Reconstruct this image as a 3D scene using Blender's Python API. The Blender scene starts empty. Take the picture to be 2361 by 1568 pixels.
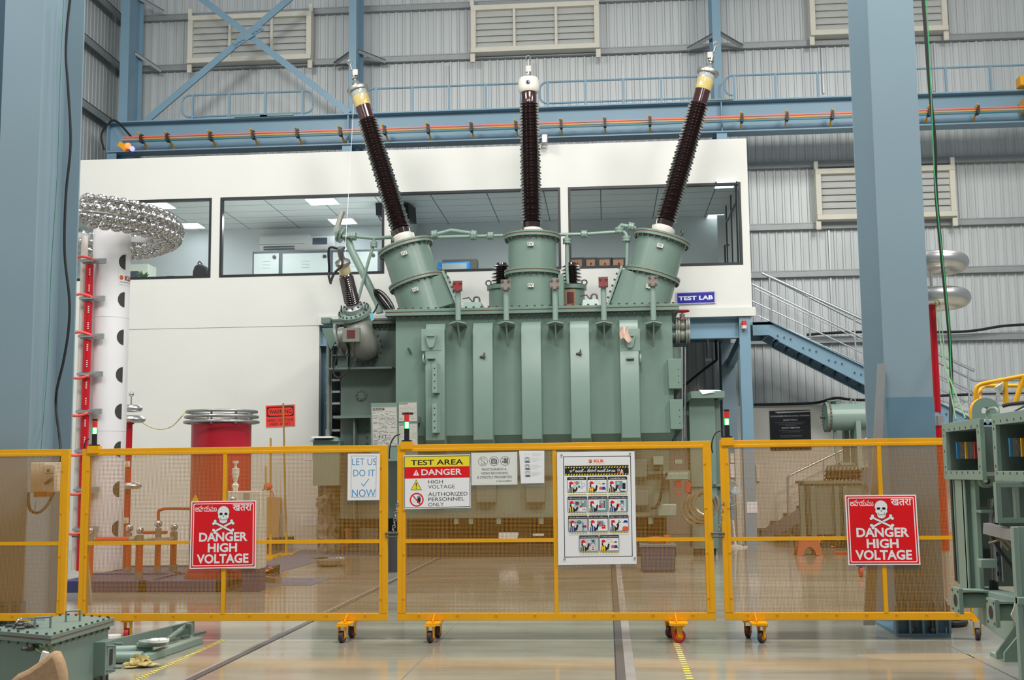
import bpy, bmesh, math, random
from mathutils import Vector as V, Matrix
from math import radians, sin, cos, pi
random.seed(7)
SC = bpy.context.scene
COL = SC.collection
# ---------------------------------------------------------------- camera
W, H = 2361, 1568
FOC, YAW, PIT, ROL = 2700.0, radians(4.5), radians(6.45), radians(-.63)
CAM = V((0, 0, 1.5))
fwd = V((-sin(YAW)*cos(PIT), cos(YAW)*cos(PIT), sin(PIT)))
r0 = V((cos(YAW), sin(YAW), 0)); u0 = r0.cross(fwd)
RT = cos(ROL)*r0 + sin(ROL)*u0
UP = -sin(ROL)*r0 + cos(ROL)*u0
cd = bpy.data.cameras.new('camera'); co = bpy.data.objects.new('camera', cd); COL.objects.link(co)
cd.sensor_width = 36; cd.sensor_fit = 'HORIZONTAL'; cd.lens = FOC*36/W; cd.clip_end = 300
co.matrix_world = Matrix(((RT.x, UP.x, -fwd.x, CAM.x), (RT.y, UP.y, -fwd.y, CAM.y), (RT.z, UP.z, -fwd.z, CAM.z), (0, 0, 0, 1)))
SC.camera = co
# ---------------------------------------------------------------- world, lamps, exposure
wd = bpy.data.worlds.new('hall_daylight'); SC.world = wd; wd.use_nodes = True
bg = wd.node_tree.nodes['Background']; bg.inputs[0].default_value = (.86, .93, 1.0, 1); bg.inputs[1].default_value = .44
def lamp(name, loc, sx, sy, watts, col=(1, .97, .92), tgt=None):
    l = bpy.data.lights.new(name, 'AREA'); l.shape = 'RECTANGLE'; l.size = sx; l.size_y = sy; l.energy = watts; l.color = col
    o = bpy.data.objects.new(name, l); COL.objects.link(o); o.location = loc
    if tgt: o.rotation_euler = (V(tgt) - V(loc)).to_track_quat('-Z', 'Y').to_euler()
    return o
for lx, ly, lw in ((-5.2, 24.7, 66), (-2.6, 24.7, 66), (-7.6, 24.7, 75), (3.2, 24.9, 58), (.2, 24.9, 44)):
    lamp('lab_ceiling_lamp', (lx, ly, 7.05), .6, .6, lw, (1, 1, 1))
for i, (lx, ly, lw) in enumerate(((-8, 7, 800), (0, 6.5, 1400), (9, 6.5, 1700), (-8, 15.5, 960), (0.5, 15, 840), (8, 15.5, 720))):
    lamp('high_bay_lamp', (lx, ly, 13.2), 2.8, 2.8, lw, tgt=(lx*.9, ly + 4, 0))
SC.view_settings.view_transform = 'Standard'; SC.view_settings.look = 'None'
SC.view_settings.gamma = 1; SC.view_settings.use_curve_mapping = False
SC.view_settings.exposure = -0.42
# ---------------------------------------------------------------- pixel rays -> places in the hall
def ray(px, py): return fwd*FOC + RT*(px - W/2) - UP*(py - H/2)
def P(px, py, Y): d = ray(px, py); return CAM + d*(Y/d.y)
def PX(px, py, X): d = ray(px, py); return CAM + d*(X/d.x)
def FL(px, py, z=0): d = ray(px, py); return CAM + d*((z - CAM.z)/d.z)
def S(Y): return (P(1181, 784, Y) - P(1180, 784, Y)).length
def R4(x0, y0, x1, y1, Y):
    xm, ym = (x0+x1)/2, (y0+y1)/2
    return P(x0, ym, Y).x, P(x1, ym, Y).x, P(xm, y1, Y).z, P(xm, y0, Y).z
# ---------------------------------------------------------------- materials
MATS = {}
def lin(c): return tuple(((x/255)/12.92 if x/255 <= .04045 else ((x/255+.055)/1.055)**2.4) for x in c) + (1,)
def M(name, rgb, rough=.5, metal=0., emit=0., noise=0., nscale=6., bump=0., spec=.5, coat=0., stretch=None, rnoise=0.):
    if name in MATS: return MATS[name]
    m = bpy.data.materials.new(name); m.use_nodes = True; nt = m.node_tree; b = nt.nodes['Principled BSDF']
    c = lin(rgb); b.inputs['Base Color'].default_value = c; b.inputs['Roughness'].default_value = rough
    b.inputs['Metallic'].default_value = metal; b.inputs['Specular IOR Level'].default_value = spec
    if coat: b.inputs['Coat Weight'].default_value = coat; b.inputs['Coat Roughness'].default_value = .05
    if emit:
        b.inputs['Emission Color'].default_value = c; b.inputs['Emission Strength'].default_value = emit
    if noise or bump or rnoise:
        tc = nt.nodes.new('ShaderNodeTexCoord'); mp = nt.nodes.new('ShaderNodeMapping'); nz = nt.nodes.new('ShaderNodeTexNoise')
        nt.links.new(tc.outputs['Object'], mp.inputs[0]); nt.links.new(mp.outputs[0], nz.inputs['Vector'])
        if stretch: mp.inputs['Scale'].default_value = stretch
        nz.inputs['Scale'].default_value = nscale; nz.inputs['Detail'].default_value = 5
        if noise:
            mx = nt.nodes.new('ShaderNodeMix'); mx.data_type = 'RGBA'; mx.blend_type = 'MIX'
            mx.inputs[6].default_value = tuple(x*(1-noise) for x in c[:3]) + (1,)
            mx.inputs[7].default_value = tuple(min(1, x*(1+noise)) for x in c[:3]) + (1,)
            nt.links.new(nz.outputs[0], mx.inputs[0]); nt.links.new(mx.outputs[2], b.inputs['Base Color'])
        if bump:
            bp = nt.nodes.new('ShaderNodeBump'); bp.inputs['Strength'].default_value = bump; bp.inputs['Distance'].default_value = .01
            nt.links.new(nz.outputs[0], bp.inputs['Height']); nt.links.new(bp.outputs[0], b.inputs['Normal'])
        if rnoise:
            mr = nt.nodes.new('ShaderNodeMapRange'); mr.inputs[3].default_value = max(.02, rough-rnoise); mr.inputs[4].default_value = rough+rnoise
            nt.links.new(nz.outputs[0], mr.inputs[0]); nt.links.new(mr.outputs[0], b.inputs['Roughness'])
    MATS[name] = m; return m
def glassmat(name, tint, refl=.25):
    m = bpy.data.materials.new(name); m.use_nodes = True; nt = m.node_tree; nt.nodes.remove(nt.nodes['Principled BSDF'])
    o = nt.nodes['Material Output']; t = nt.nodes.new('ShaderNodeBsdfTransparent'); g = nt.nodes.new('ShaderNodeBsdfGlossy')
    t.inputs[0].default_value = tint + (1,); g.inputs['Roughness'].default_value = .02
    f = nt.nodes.new('ShaderNodeFresnel'); f.inputs[0].default_value = 1.0 + refl*2
    mx = nt.nodes.new('ShaderNodeMixShader'); nt.links.new(f.outputs[0], mx.inputs[0]); nt.links.new(t.outputs[0], mx.inputs[1]); nt.links.new(g.outputs[0], mx.inputs[2])
    nt.links.new(mx.outputs[0], o.inputs[0]); MATS[name] = m; return m
green = M('grey_green_paint', (111, 134, 123), .34, noise=.07, nscale=3, bump=.02)
greend = M('grey_green_paint_dark', (98, 114, 106), .45, noise=.12, nscale=5)  # darker, more mottled copy of the grey-green paint
greenl = M('pale_green_paint', (130, 152, 142), .32, noise=.05)
blue = M('blue_steel_paint', (124, 158, 178), .42, noise=.06, nscale=1.5)
bluef = M('blue_grey_column_paint', (130, 152, 164), .42, noise=.08, nscale=.9)
blue2 = M('fresh_blue_paint', (94, 128, 149), .4, noise=.05)
yel = M('safety_yellow_paint', (234, 168, 4), .38, noise=.08, nscale=9)
yeld = M('mesh_yellow_paint', (184, 132, 44), .5)
white = M('white_wall_paint', (220, 221, 216), .7, noise=.02, nscale=2)
whitel = M('white_low_wall_paint', (222, 221, 212), .7, noise=.04, nscale=2)
cream = M('cream_window_paint', (222, 218, 203), .5, noise=.08, nscale=4)
clad = M('galvanised_cladding', (198, 203, 203), .45, metal=.15, noise=.24, nscale=1.6, stretch=(6, 6, .12))
galv = M('galvanised_steel', (172, 176, 178), .4, metal=.7, noise=.1)
alu = M('spun_aluminium', (212, 212, 210), .3, metal=1)
chrome = M('polished_steel', (225, 225, 228), .1, metal=1)
steel = M('stainless_tube', (216, 218, 220), .3, metal=.9)
porc = M('brown_glazed_porcelain', (40, 21, 21), .14, coat=1.0)
porcd = M('brown_porcelain_neck', (58, 22, 21), .14, coat=1.0)
red = M('red_insulator', (196, 8, 30), .3)
redo = M('orange_red_post', (205, 62, 36), .3)
redb = M('red_cylinder_paint', (178, 24, 44), .3)
black = M('black_plastic', (24, 25, 27), .45)
dark = M('dark_void_steel', (44, 46, 48), .6)
rubber = M('black_rubber', (30, 30, 32), .6)
wsheet = M('white_sheet', (236, 237, 240), .55)
wht = M('white_enamel', (238, 238, 234), .3)
greyw = M('offwhite_porcelain', (222, 218, 208), .35)
bolt = M('weathered_bolt', (92, 92, 88), .45, metal=.6)
rust = M('rusty_gasket', (120, 92, 76), .7)
copper = M('copper_scrap', (205, 120, 75), .3, metal=.9)
card = M('brown_cardboard', (178, 140, 100), .8)
# ---------------------------------------------------------------- mesh builder
ORG = {}
class MB:
    def __init__(s): s.v = []; s.f = []; s.m = []; s.cm = 0
    def add(s, vs, fs):
        b = len(s.v); s.v += [V(x) for x in vs]; s.f += [tuple(i+b for i in f) for f in fs]; s.m += [s.cm]*len(fs); return s
    def mat(s, i): s.cm = i; return s
    def box(s, x0, x1, y0, y1, z0, z1):
        return s.add([(x, y, z) for z in (z0, z1) for y in (y0, y1) for x in (x0, x1)],
                     [(0, 2, 3, 1), (4, 5, 7, 6), (0, 1, 5, 4), (2, 6, 7, 3), (0, 4, 6, 2), (1, 3, 7, 5)])
    def pbox(s, x0, y0, x1, y1, Y, d=.05):
        a, b, c, e = R4(x0, y0, x1, y1, Y); return s.box(a, b, Y, Y+d, c, e)
    def beam(s, p, q, w, h, up=(0, 0, 1)):
        p, q = V(p), V(q); d = (q-p).normalized(); a = d.cross(V(up))
        a = a.normalized() if a.length > 1e-5 else V((1, 0, 0)); b = a.cross(d)
        c = [a*i*w/2 + b*j*h/2 for i, j in ((-1, -1), (1, -1), (1, 1), (-1, 1))]
        return s.add([p+x for x in c] + [q+x for x in c], [(3, 2, 1, 0), (4, 5, 6, 7)] + [(i, (i+1) % 4, (i+1) % 4+4, i+4) for i in range(4)])
    def cyl(s, p, q, r, r2=None, n=16):
        p, q = V(p), V(q); r2 = r if r2 is None else r2
        return s.lathe(p, q-p, [(0, 0), (r, 0), (r2, (q-p).length), (0, (q-p).length)], n)
    def lathe(s, o, ax, prof, n=24):
        o = V(o); ax = V(ax).normalized(); a = ax.orthogonal().normalized(); b = ax.cross(a); base = len(s.v); rows = []
        for r, h in prof:
            if r < 1e-6: rows.append([len(s.v)]); s.v.append(o+ax*h)
            else:
                rows.append(list(range(len(s.v), len(s.v)+n)))
                s.v += [o + ax*h + a*r*cos(2*pi*k/n) + b*r*sin(2*pi*k/n) for k in range(n)]
        for A, B in zip(rows, rows[1:]):
            for k in range(n):
                k2 = (k+1) % n
                if len(A) == 1 and len(B) == 1: continue
                f = (A[0], B[k2], B[k]) if len(A) == 1 else (A[k], A[k2], B[0]) if len(B) == 1 else (A[k], A[k2], B[k2], B[k])
                s.f.append(f); s.m.append(s.cm)
        return s
    def tube(s, pts, r, n=8, closed=False):
        pts = [V(p) for p in pts]; N = len(pts); rings = []; a = None
        for i, p in enumerate(pts):
            d = (pts[(i+1) % N]-pts[i-1]) if closed else pts[min(i+1, N-1)]-pts[max(i-1, 0)]
            d = d.normalized() if d.length > 1e-9 else V((0, 0, 1))
            a = d.orthogonal() if a is None else a - d*a.dot(d)
            a = a.normalized() if a.length > 1e-6 else d.orthogonal().normalized(); b = d.cross(a)
            rings.append(len(s.v)); rr = r[i] if isinstance(r, (list, tuple)) else r
            s.v += [p + a*rr*cos(2*pi*k/n) + b*rr*sin(2*pi*k/n) for k in range(n)]
        for i in range(N if closed else N-1):
            A, B = rings[i], rings[(i+1) % N]
            for k in range(n): s.f.append((A+k, A+(k+1) % n, B+(k+1) % n, B+k)); s.m.append(s.cm)
        if not closed:
            s.f += [tuple(rings[0]+k for k in range(n))[::-1], tuple(rings[-1]+k for k in range(n))]; s.m += [s.cm]*2
        return s
    def prism(s, poly, d):
        n = len(poly); d = V(d); p = [V(x) for x in poly]
        return s.add(p + [x+d for x in p], [tuple(range(n))[::-1], tuple(range(n, 2*n))] + [(i, (i+1) % n, (i+1) % n+n, i+n) for i in range(n)])
    def sph(s, c, r, n=14, sq=1.):
        return s.lathe(V(c)-V((0, 0, r*sq)), (0, 0, 1), [(r*sin(pi*i/n), r*sq*(1-cos(pi*i/n))) for i in range(n+1)], n+4)
    def torus(s, c, ax, R, r, n=40, m=12, a0=0, a1=2*pi):
        c = V(c); ax = V(ax).normalized(); a = ax.orthogonal().normalized(); b = ax.cross(a); full = abs(a1-a0-2*pi) < 1e-6
        pts = [c + (a*cos(t)+b*sin(t))*R for t in [a0+(a1-a0)*i/(n if full else n-1) for i in range(n)]]
        return s.tube(pts, r, m, full)
    def ibeam(s, p, q, w, h, tf, tw, up=(0, 0, 1)):
        p, q = V(p), V(q); d = (q-p).normalized(); u = V(up); b = d.cross(u).normalized()
        pl = [(-w/2, -h/2), (w/2, -h/2), (w/2, -h/2+tf), (tw/2, -h/2+tf), (tw/2, h/2-tf), (w/2, h/2-tf), (w/2, h/2), (-w/2, h/2), (-w/2, h/2-tf), (-tw/2, h/2-tf), (-tw/2, -h/2+tf), (-w/2, -h/2+tf)]
        return s.prism([p + b*x + u*y for x, y in pl], q-p)
    def build(s, name, mats, parent=None, bevel=0, smooth=40):
        me = bpy.data.meshes.new(name); o = V((0, 0, 0))
        if parent is not None:
            o = ORG[parent.name]
        me.from_pydata([tuple(v-o) for v in s.v], [], s.f)
        ms = mats if isinstance(mats, (list, tuple)) else [mats]
        for m in ms: me.materials.append(m)
        me.polygons.foreach_set('material_index', s.m)
        bm = bmesh.new(); bm.from_mesh(me); bmesh.ops.recalc_face_normals(bm, faces=bm.faces); bm.to_mesh(me); bm.free()
        if smooth:
            me.polygons.foreach_set('use_smooth', [True]*len(me.polygons)); me.set_sharp_from_angle(angle=radians(smooth))
        ob = bpy.data.objects.new(name, me); COL.objects.link(ob)
        if parent is not None: ob.parent = parent; ORG[ob.name] = o
        else: ORG[ob.name] = V((0, 0, 0))
        if bevel:
            md = ob.modifiers.new('edge', 'BEVEL'); md.width = bevel; md.segments = 2; md.limit_method = 'ANGLE'; md.angle_limit = radians(50)
        return ob
def tag(o, label, cat, group=None, kind=None):
    o['label'] = label; o['category'] = cat
    if group: o['group'] = group
    if kind: o['kind'] = kind
    return o
def T(name, label, cat, loc, group=None):
    o = bpy.data.objects.new(name, None); COL.objects.link(o); o.empty_display_size = .1; o.location = loc; ORG[o.name] = V(loc)
    return tag(o, label, cat, group)
def struct(mb, name, mat, label=None, parent=None, **k):
    o = mb.build(name, mat, parent, **k)
    if parent is None: o['kind'] = 'structure'
    if label: o['label'] = label
    return o
def dup(root, off, label=None, group=None):
    r = root.copy(); COL.objects.link(r); r.location = root.location + V(off); ORG[r.name] = ORG[root.name] + V(off)
    if label: r['label'] = label
    if group: r['group'] = group
    def rec(a, b):
        for ch in a.children:
            c = ch.copy(); COL.objects.link(c); c.parent = b; rec(ch, c)
    rec(root, r); return r
def cr(pts, k=6, closed=False):
    pts = [V(p) for p in pts]; n = len(pts); out = []
    for i in range(n if closed else n-1):
        g = (lambda j: pts[j % n]) if closed else (lambda j: pts[max(0, min(n-1, j))])
        a, b, c, d = g(i-1), g(i), g(i+1), g(i+2)
        for t in range(k):
            t /= k; out.append(.5*((2*b)+(c-a)*t+(2*a-5*b+4*c-d)*t*t+(3*b-a-3*c+d)*t**3))
    if not closed: out.append(pts[-1])
    return out
def bolts_on(mb, pts, ax, r=.016, h=.02, n=6):
    for p in pts: mb.cyl(V(p), V(p)+V(ax).normalized()*h, r, n=n)
# ---------------------------------------------------------------- flat printed art on a plane Y (or X)
TXT = {}
def textmesh(s, bold):
    k = (s, bold)
    if k not in TXT:
        cu = bpy.data.curves.new('t', 'FONT'); cu.body = s; cu.size = 1; cu.offset = bold; cu.resolution_u = 3
        ob = bpy.data.objects.new('t', cu); me = bpy.data.meshes.new_from_object(ob)
        vs = [(v.co.x, v.co.y) for v in me.vertices]; fs = [tuple(p.vertices) for p in me.polygons]
        bpy.data.objects.remove(ob); bpy.data.curves.remove(cu); bpy.data.meshes.remove(me)
        xs = [v[0] for v in vs]; ys = [v[1] for v in vs]; x0, x1, y0, y1 = min(xs), max(xs), min(ys), max(ys)
        TXT[k] = ([((x-x0)/(x1-x0), (y1-y)/(y1-y0)) for x, y in vs], fs)
    return TXT[k]
class Art(MB):
    """quad: TL,TR,BR,BL pixels; w,h: local size; Y: plane of the board's front"""
    def __init__(s, quad, w, h, Y, mats, thick=.004, back=0, eps=.00006):
        super().__init__(); s.q = quad; s.w = w; s.h = h; s.Y = Y; s.ms = mats; s.l = 0; s.eps = eps
        c = [P(*p, Y) for p in quad]; s.c = c; s.mat(back); s.prism(c, (0, thick, 0)); s.l = 1
    def pt(s, x, y, l=None):
        u, v = x/s.w, y/s.h; a, b, c, d = s.c
        p = (a*(1-u)+b*u)*(1-v) + (d*(1-u)+c*u)*v
        return p - V((0, s.eps*(s.l if l is None else l), 0))
    def poly(s, pts, m):
        s.mat(m); s.l += .25; b = [s.pt(*p) for p in pts]; return s.add(b, [tuple(range(len(b)))])
    def rect(s, x0, y0, x1, y1, m): return s.poly([(x0, y0), (x1, y0), (x1, y1), (x0, y1)], m)
    def rrect(s, x0, y0, x1, y1, r, m):
        return s.poly([(cx+r*cos(a), cy+r*sin(a)) for cx, cy, a0 in ((x1-r, y1-r, 0), (x0+r, y1-r, 90), (x0+r, y0+r, 180), (x1-r, y0+r, 270)) for a in [radians(a0+30*i) for i in range(4)]], m)
    def frame(s, x0, y0, x1, y1, t, m):
        s.mat(m); s.l += .25
        o = [(x0, y0), (x1, y0), (x1, y1), (x0, y1)]; i = [(x0+t, y0+t), (x1-t, y0+t), (x1-t, y1-t), (x0+t, y1-t)]
        s.add([s.pt(*p) for p in o+i], [(k, (k+1) % 4, (k+1) % 4+4, k+4) for k in range(4)])
    def ell(s, cx, cy, rx, ry, m, n=20, a0=0, a1=360): return s.poly([(cx+rx*cos(radians(a0+(a1-a0)*k/n)), cy+ry*sin(radians(a0+(a1-a0)*k/n))) for k in range(n if a1-a0 == 360 else n+1)], m)
    def ring(s, cx, cy, r, t, m, n=28):
        s.mat(m); s.l += .25
        s.add([s.pt(cx+q*cos(2*pi*k/n), cy+q*sin(2*pi*k/n)) for q in (r, r-t) for k in range(n)], [(k, (k+1) % n, (k+1) % n+n, k+n) for k in range(n)])
    def line(s, pts, t, m):
        for (x0, y0), (x1, y1) in zip(pts, pts[1:]):
            d = math.hypot(x1-x0, y1-y0) or 1; nx, ny = -(y1-y0)/d*t/2, (x1-x0)/d*t/2
            s.poly([(x0+nx, y0+ny), (x1+nx, y1+ny), (x1-nx, y1-ny), (x0-nx, y0-ny)], m)
    def text(s, t, x0, y0, x1, y1, m, bold=.02):
        vs, fs = textmesh(t, bold); s.mat(m); s.l += .25; s.add([s.pt(x0+(x1-x0)*u, y0+(y1-y0)*v) for u, v in vs], fs)
    def done(s, name, label, cat, group=None, parent=None):
        o = s.build(name, s.ms, parent, smooth=0)
        if parent is None: tag(o, label, cat, group)
        return o
# ================================================================ SETTING
YW = 28.6          # back cladding
YL = 23.7          # face of the raised lab
def floor_mat():
    m = bpy.data.materials.new('polished_concrete'); m.use_nodes = True; nt = m.node_tree; b = nt.nodes['Principled BSDF']; N = nt.nodes.new; L = nt.links.new
    tc = N('ShaderNodeTexCoord'); mp = N('ShaderNodeMapping'); L(tc.outputs['Object'], mp.inputs[0]); mp.inputs['Scale'].default_value = (.35, 1.6, 1)
    n1 = N('ShaderNodeTexNoise'); n1.inputs['Scale'].default_value = 1.6; n1.inputs['Detail'].default_value = 8; n1.inputs['Roughness'].default_value = .6; L(mp.outputs[0], n1.inputs['Vector'])
    n2 = N('ShaderNodeTexNoise'); n2.inputs['Scale'].default_value = .35; n2.inputs['Detail'].default_value = 4; L(tc.outputs['Object'], n2.inputs['Vector'])
    n3 = N('ShaderNodeTexNoise'); n3.inputs['Scale'].default_value = 60; n3.inputs['Detail'].default_value = 2; L(tc.outputs['Object'], n3.inputs['Vector'])
    cr1 = N('ShaderNodeValToRGB'); e = cr1.color_ramp.elements; e[0].position = .3; e[0].color = lin((153, 150, 140)); e[1].position = .68; e[1].color = lin((194, 189, 175)); L(n1.outputs[0], cr1.inputs[0])
    cr2 = N('ShaderNodeValToRGB'); e = cr2.color_ramp.elements; e[0].position = .35; e[0].color = lin((206, 203, 193)); e[1].position = .65; e[1].color = lin((228, 229, 224)); L(n2.outputs[0], cr2.inputs[0])
    mx = N('ShaderNodeMix'); mx.data_type = 'RGBA'; mx.blend_type = 'MULTIPLY'; mx.inputs[0].default_value = 1; L(cr1.outputs[0], mx.inputs[6]); L(cr2.outputs[0], mx.inputs[7])
    L(mx.outputs[2], b.inputs['Base Color'])
    mr = N('ShaderNodeMapRange'); mr.inputs[3].default_value = .05; mr.inputs[4].default_value = .17; L(n1.outputs[0], mr.inputs[0]); L(mr.outputs[0], b.inputs['Roughness'])
    bp = N('ShaderNodeBump'); bp.inputs['Strength'].default_value = .03; bp.inputs['Distance'].default_value = .004; L(n3.outputs[0], bp.inputs['Height']); L(bp.outputs[0], b.inputs['Normal'])
    b.inputs['Specular IOR Level'].default_value = .5
    return m
fmat = floor_mat()
m = MB(); m.box(-26, 26, -4, 30, -.2, 0); struct(m, 'floor', fmat, smooth=0)
# joints sawn in the slab
jm = M('slab_joint', (112, 108, 98), .7)
def strip(name, a, b, w, mat, z=.0015):
    a, b = V(a), V(b); a.z = b.z = 0; d = (b-a).normalized(); n = V((-d.y, d.x, 0))*w/2
    m = MB(); m.prism([a+n+V((0, 0, z)), b+n+V((0, 0, z)), b-n+V((0, 0, z)), a-n+V((0, 0, z))], (0, 0, -z-.01)); return struct(m, name, mat, smooth=0)
strip('trim_1', FL(931, 1562)*1 + V((0, -2.2, 0)), V((FL(1160, 1328).x, 20.5, 0)), .008, jm)
strip('trim_2', FL(2161, 1475), FL(2335, 1568) + V((.05, -1.2, 0)), .012, jm)
# corrugated cladding
def corrug(u0, u1, f, pitch=.2, dep=.03):
    m = MB(); us = []; u = u0
    while u < u1:
        us += [(u, 0), (u+pitch*.62, 0), (u+pitch*.70, -dep), (u+pitch*.92, -dep)]; u += pitch
    vs = []
    for u, d in us: vs += [f(u, d, 0), f(u, d, 1)]
    m.add(vs, [(2*i, 2*i+2, 2*i+3, 2*i+1) for i in range(len(us)-1)]); return m
zlow = P(1800, 936, YW).z
m = corrug(-17.5, 18, lambda u, d, t: (u, YW+d, (zlow-.1) if t == 0 else 14.5)); struct(m, 'wall_back', clad, smooth=0)
XLW = P(272, 150, YW).x
m = corrug(5, YW, lambda u, d, t: (XLW-d*.35, u, 0 if t == 0 else 14.5)); struct(m, 'wall_left', clad, smooth=0)
m = MB(); m.box(P(1330, 900, YW).x, 18, YW-.25, YW, 0, zlow); struct(m, 'wall_low', whitel, bevel=.01)
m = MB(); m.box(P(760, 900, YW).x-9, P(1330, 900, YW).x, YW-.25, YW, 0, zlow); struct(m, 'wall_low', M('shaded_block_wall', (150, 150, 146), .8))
# girts on the cladding
girtm = M('galvanised_girt', (158, 162, 163), .5, metal=.4, noise=.12)
def girt(name, px, py, x0, x1, h=.16, d=.18):
    z = P(px, py, YW-.25).z; m = MB()
    m.box(x0, x1, YW-.15, YW-.03, z-h/2, z+h/2)
    m.box(x0, x1, YW-.16, YW-.15, z-h/2, z-h/2+.025); m.box(x0, x1, YW-.16, YW-.15, z+h/2-.025, z+h/2)
    return struct(m, name, girtm, smooth=0)
k = 0
for px, py, xa in ((1000, 10, XLW), (1300, 117, XLW), (1850, 376, P(1700, 376, YW).x), (1850, 519, P(1700, 519, YW).x), (1850, 629, P(1700, 600, YW).x), (2200, 776, P(1700, 700, YW).x)):
    k += 1; girt('trim_%d' % (k+2), px, py, xa, 18)
for i, (py, yy) in enumerate(((118, 0), (262, 0))):
    z = P(250, py, YW-1.2).z; m = MB(); m.box(XLW+.03, XLW+.22, 8, YW-.3, z-.02, z+.0); m.box(XLW+.2, XLW+.22, 8, YW-.3, z-.2, z); struct(m, 'trim_%d' % (9+i), girtm, smooth=0)
m = MB(); z = P(250, 2, YW-1.2).z; m.box(XLW+.03, XLW+.22, 8, YW-.3, z-.02, z+.0); m.box(XLW+.2, XLW+.22, 8, YW-.3, z-.2, z); struct(m, 'trim_11', girtm, smooth=0)
# sheet laps: thin vertical battens
for i, (px, y0, y1) in enumerate(((1437, 135, 245), (1234, 145, 250), (1897, 110, 215), (1913, 530, 630), (1918, 640, 780), (2151, 100, 210), (2170, 530, 630), (1033, 150, 255))):
    a, b, c, e = R4(px-2, y0, px+2, y1, YW-.06); m = MB(); m.box(a, b, YW-.07, YW-.03, c, e); struct(m, 'trim_%d' % (12+i), galv, smooth=0)
# louvred windows
def louvre(n, x0, y0, x1, y1, bars, slats, Y=YW-.45):
    a, b, c, e = R4(x0, y0, x1, y1, Y); fw = .13; z0, z1 = c, e
    o = MB(); o.box(a, b, Y, Y+.3, e-fw, e); o.box(a, b, Y-.03, Y+.3, c, c+fw); o.box(a, a+fw, Y, Y+.3, c+fw, e-fw); o.box(b-fw, b, Y, Y+.3, c+fw, e-fw)
    for q in bars: X = a+(b-a)*q; o.box(X-.035, X+.035, Y+.01, Y+.24, c+fw, e-fw)
    o.box(a-.02, a+.1, Y+.05, Y+.12, c-.22, c); o.box(b-.1, b+.02, Y+.05, Y+.12, c-.22, c); o.box(a-.02, a+.08, Y+.05, Y+.12, e, e+.2); o.box(b-.08, b+.02, Y+.05, Y+.12, e, e+.2)
    w = struct(o, 'window_%d' % n, cream, 'cream framed louvre window on the grey cladding', bevel=.01)
    sm = MB(); hh = (e-c-2*fw)/slats
    for i in range(slats):
        z = c+fw+hh*i
        sm.prism([V((a+fw, Y+.06, z)), V((a+fw, Y+.06, z+.02)), V((a+fw, Y+.085, z+.035)), V((a+fw, Y+.14, z+hh*1.25)), V((a+fw, Y+.16, z+hh*1.25)), V((a+fw, Y+.10, z))], (b-a-2*fw, 0, 0))
    bk = MB(); bk.box(a+.02, b-.02, Y+.26, Y+.29, c+.02, e-.02)
    sm.build('louvre', M('louvre_slats', (196, 198, 194), .5, noise=.05), w); bk.build('backing', M('louvre_backing', (150, 152, 150), .7), w)
louvre(1, 432, 30, 717, 141, (.34, .68), 6)
louvre(2, 1085, 6, 1382, 116, (.34, .665), 6)
louvre(3, 1866, -90, 2183, 76, (.34, .665), 9)
louvre(4, 1882, 384, 2205, 503, (.34, .665), 6)
# ---------------------------------------------------------------- raised lab
zt = P(960, 344, YL).z; zwt = P(700, 450, YL).z; zwb = P(700, 635, YL).z; zb = P(1735, 729, YL).z; zsk = P(1735, 703, YL).z
XR = P(1727, 500, YL).x; XL0 = XLW+.05
wins = [(P(200, 540, YL).x-3, P(487, 540, YL).x), (P(507, 540, YL).x, P(886, 540, YL).x), (P(902, 540, YL).x, P(1293, 540, YL).x), (P(1311, 540, YL).x, P(1711, 540, YL).x)]
m = MB(); t = .15
m.box(XL0, XR, YL, YL+t, zwt, zt); m.box(XL0, XR, YL, YL+t, zb, zwb)
edges = [XL0] + [q for w in wins for q in w] + [XR]
for i in range(0, len(edges), 2): m.box(edges[i], edges[i+1], YL, YL+t, zwb, zwt)
m.box(XR-t, XR, YL+t, 27.2, zb, zt)
m.box(P(735, 740, YL).x, XR+.06, YL-.06, YL, zb, zsk-.05)
struct(m, 'wall_lab_front', white, smooth=0)
m = MB(); m.box(XL0, P(734, 1000, YL).x, YL+.012, YL+.2, 0, zb); struct(m, 'wall_lower_left', white, smooth=0)
zc = zwt+.03; YB = 27.1
# suspended tile ceiling with light openings: one slab, grid drawn in the material
tm = bpy.data.materials.new('ceiling_tiles'); tm.use_nodes = True; nt = tm.node_tree; b = nt.nodes['Principled BSDF']; b.inputs['Roughness'].default_value = .8
tc = nt.nodes.new('ShaderNodeTexCoord'); br = nt.nodes.new('ShaderNodeTexBrick'); br.offset = 0; br.inputs['Scale'].default_value = 1
br.inputs['Color1'].default_value = br.inputs['Color2'].default_value = lin((214, 219, 218)); br.inputs['Mortar'].default_value = lin((96, 108, 112))
br.inputs['Brick Width'].default_value = 1.2; br.inputs['Row Height'].default_value = .6; br.inputs['Mortar Size'].default_value = .011
nt.links.new(tc.outputs['Object'], br.inputs['Vector']); nt.links.new(br.outputs[0], b.inputs['Base Color'])
m = MB(); m.box(XL0, XR-t, YL+t, YB+.1, zc, zc+.05); struct(m, 'ceiling', tm, smooth=0)
labw = M('lab_wall_paint', (224, 229, 229), .7)
m = MB(); m.box(XL0, XR-t, YB, YB+.1, zb, zc); struct(m, 'wall_lab_back', labw, smooth=0)
m = MB(); m.box(XL0, XR, YL+.2, YB+.1, zb-.02, zb+.16); struct(m, 'floor_lab', M('lab_slab', (205, 206, 202), .6), smooth=0)
Xp = P(896, 540, YL).x
m = MB(); m.box(Xp-.06, Xp+.06, YL+t, YB, zb, zc); struct(m, 'wall_lab_partition', labw, smooth=0)
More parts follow.
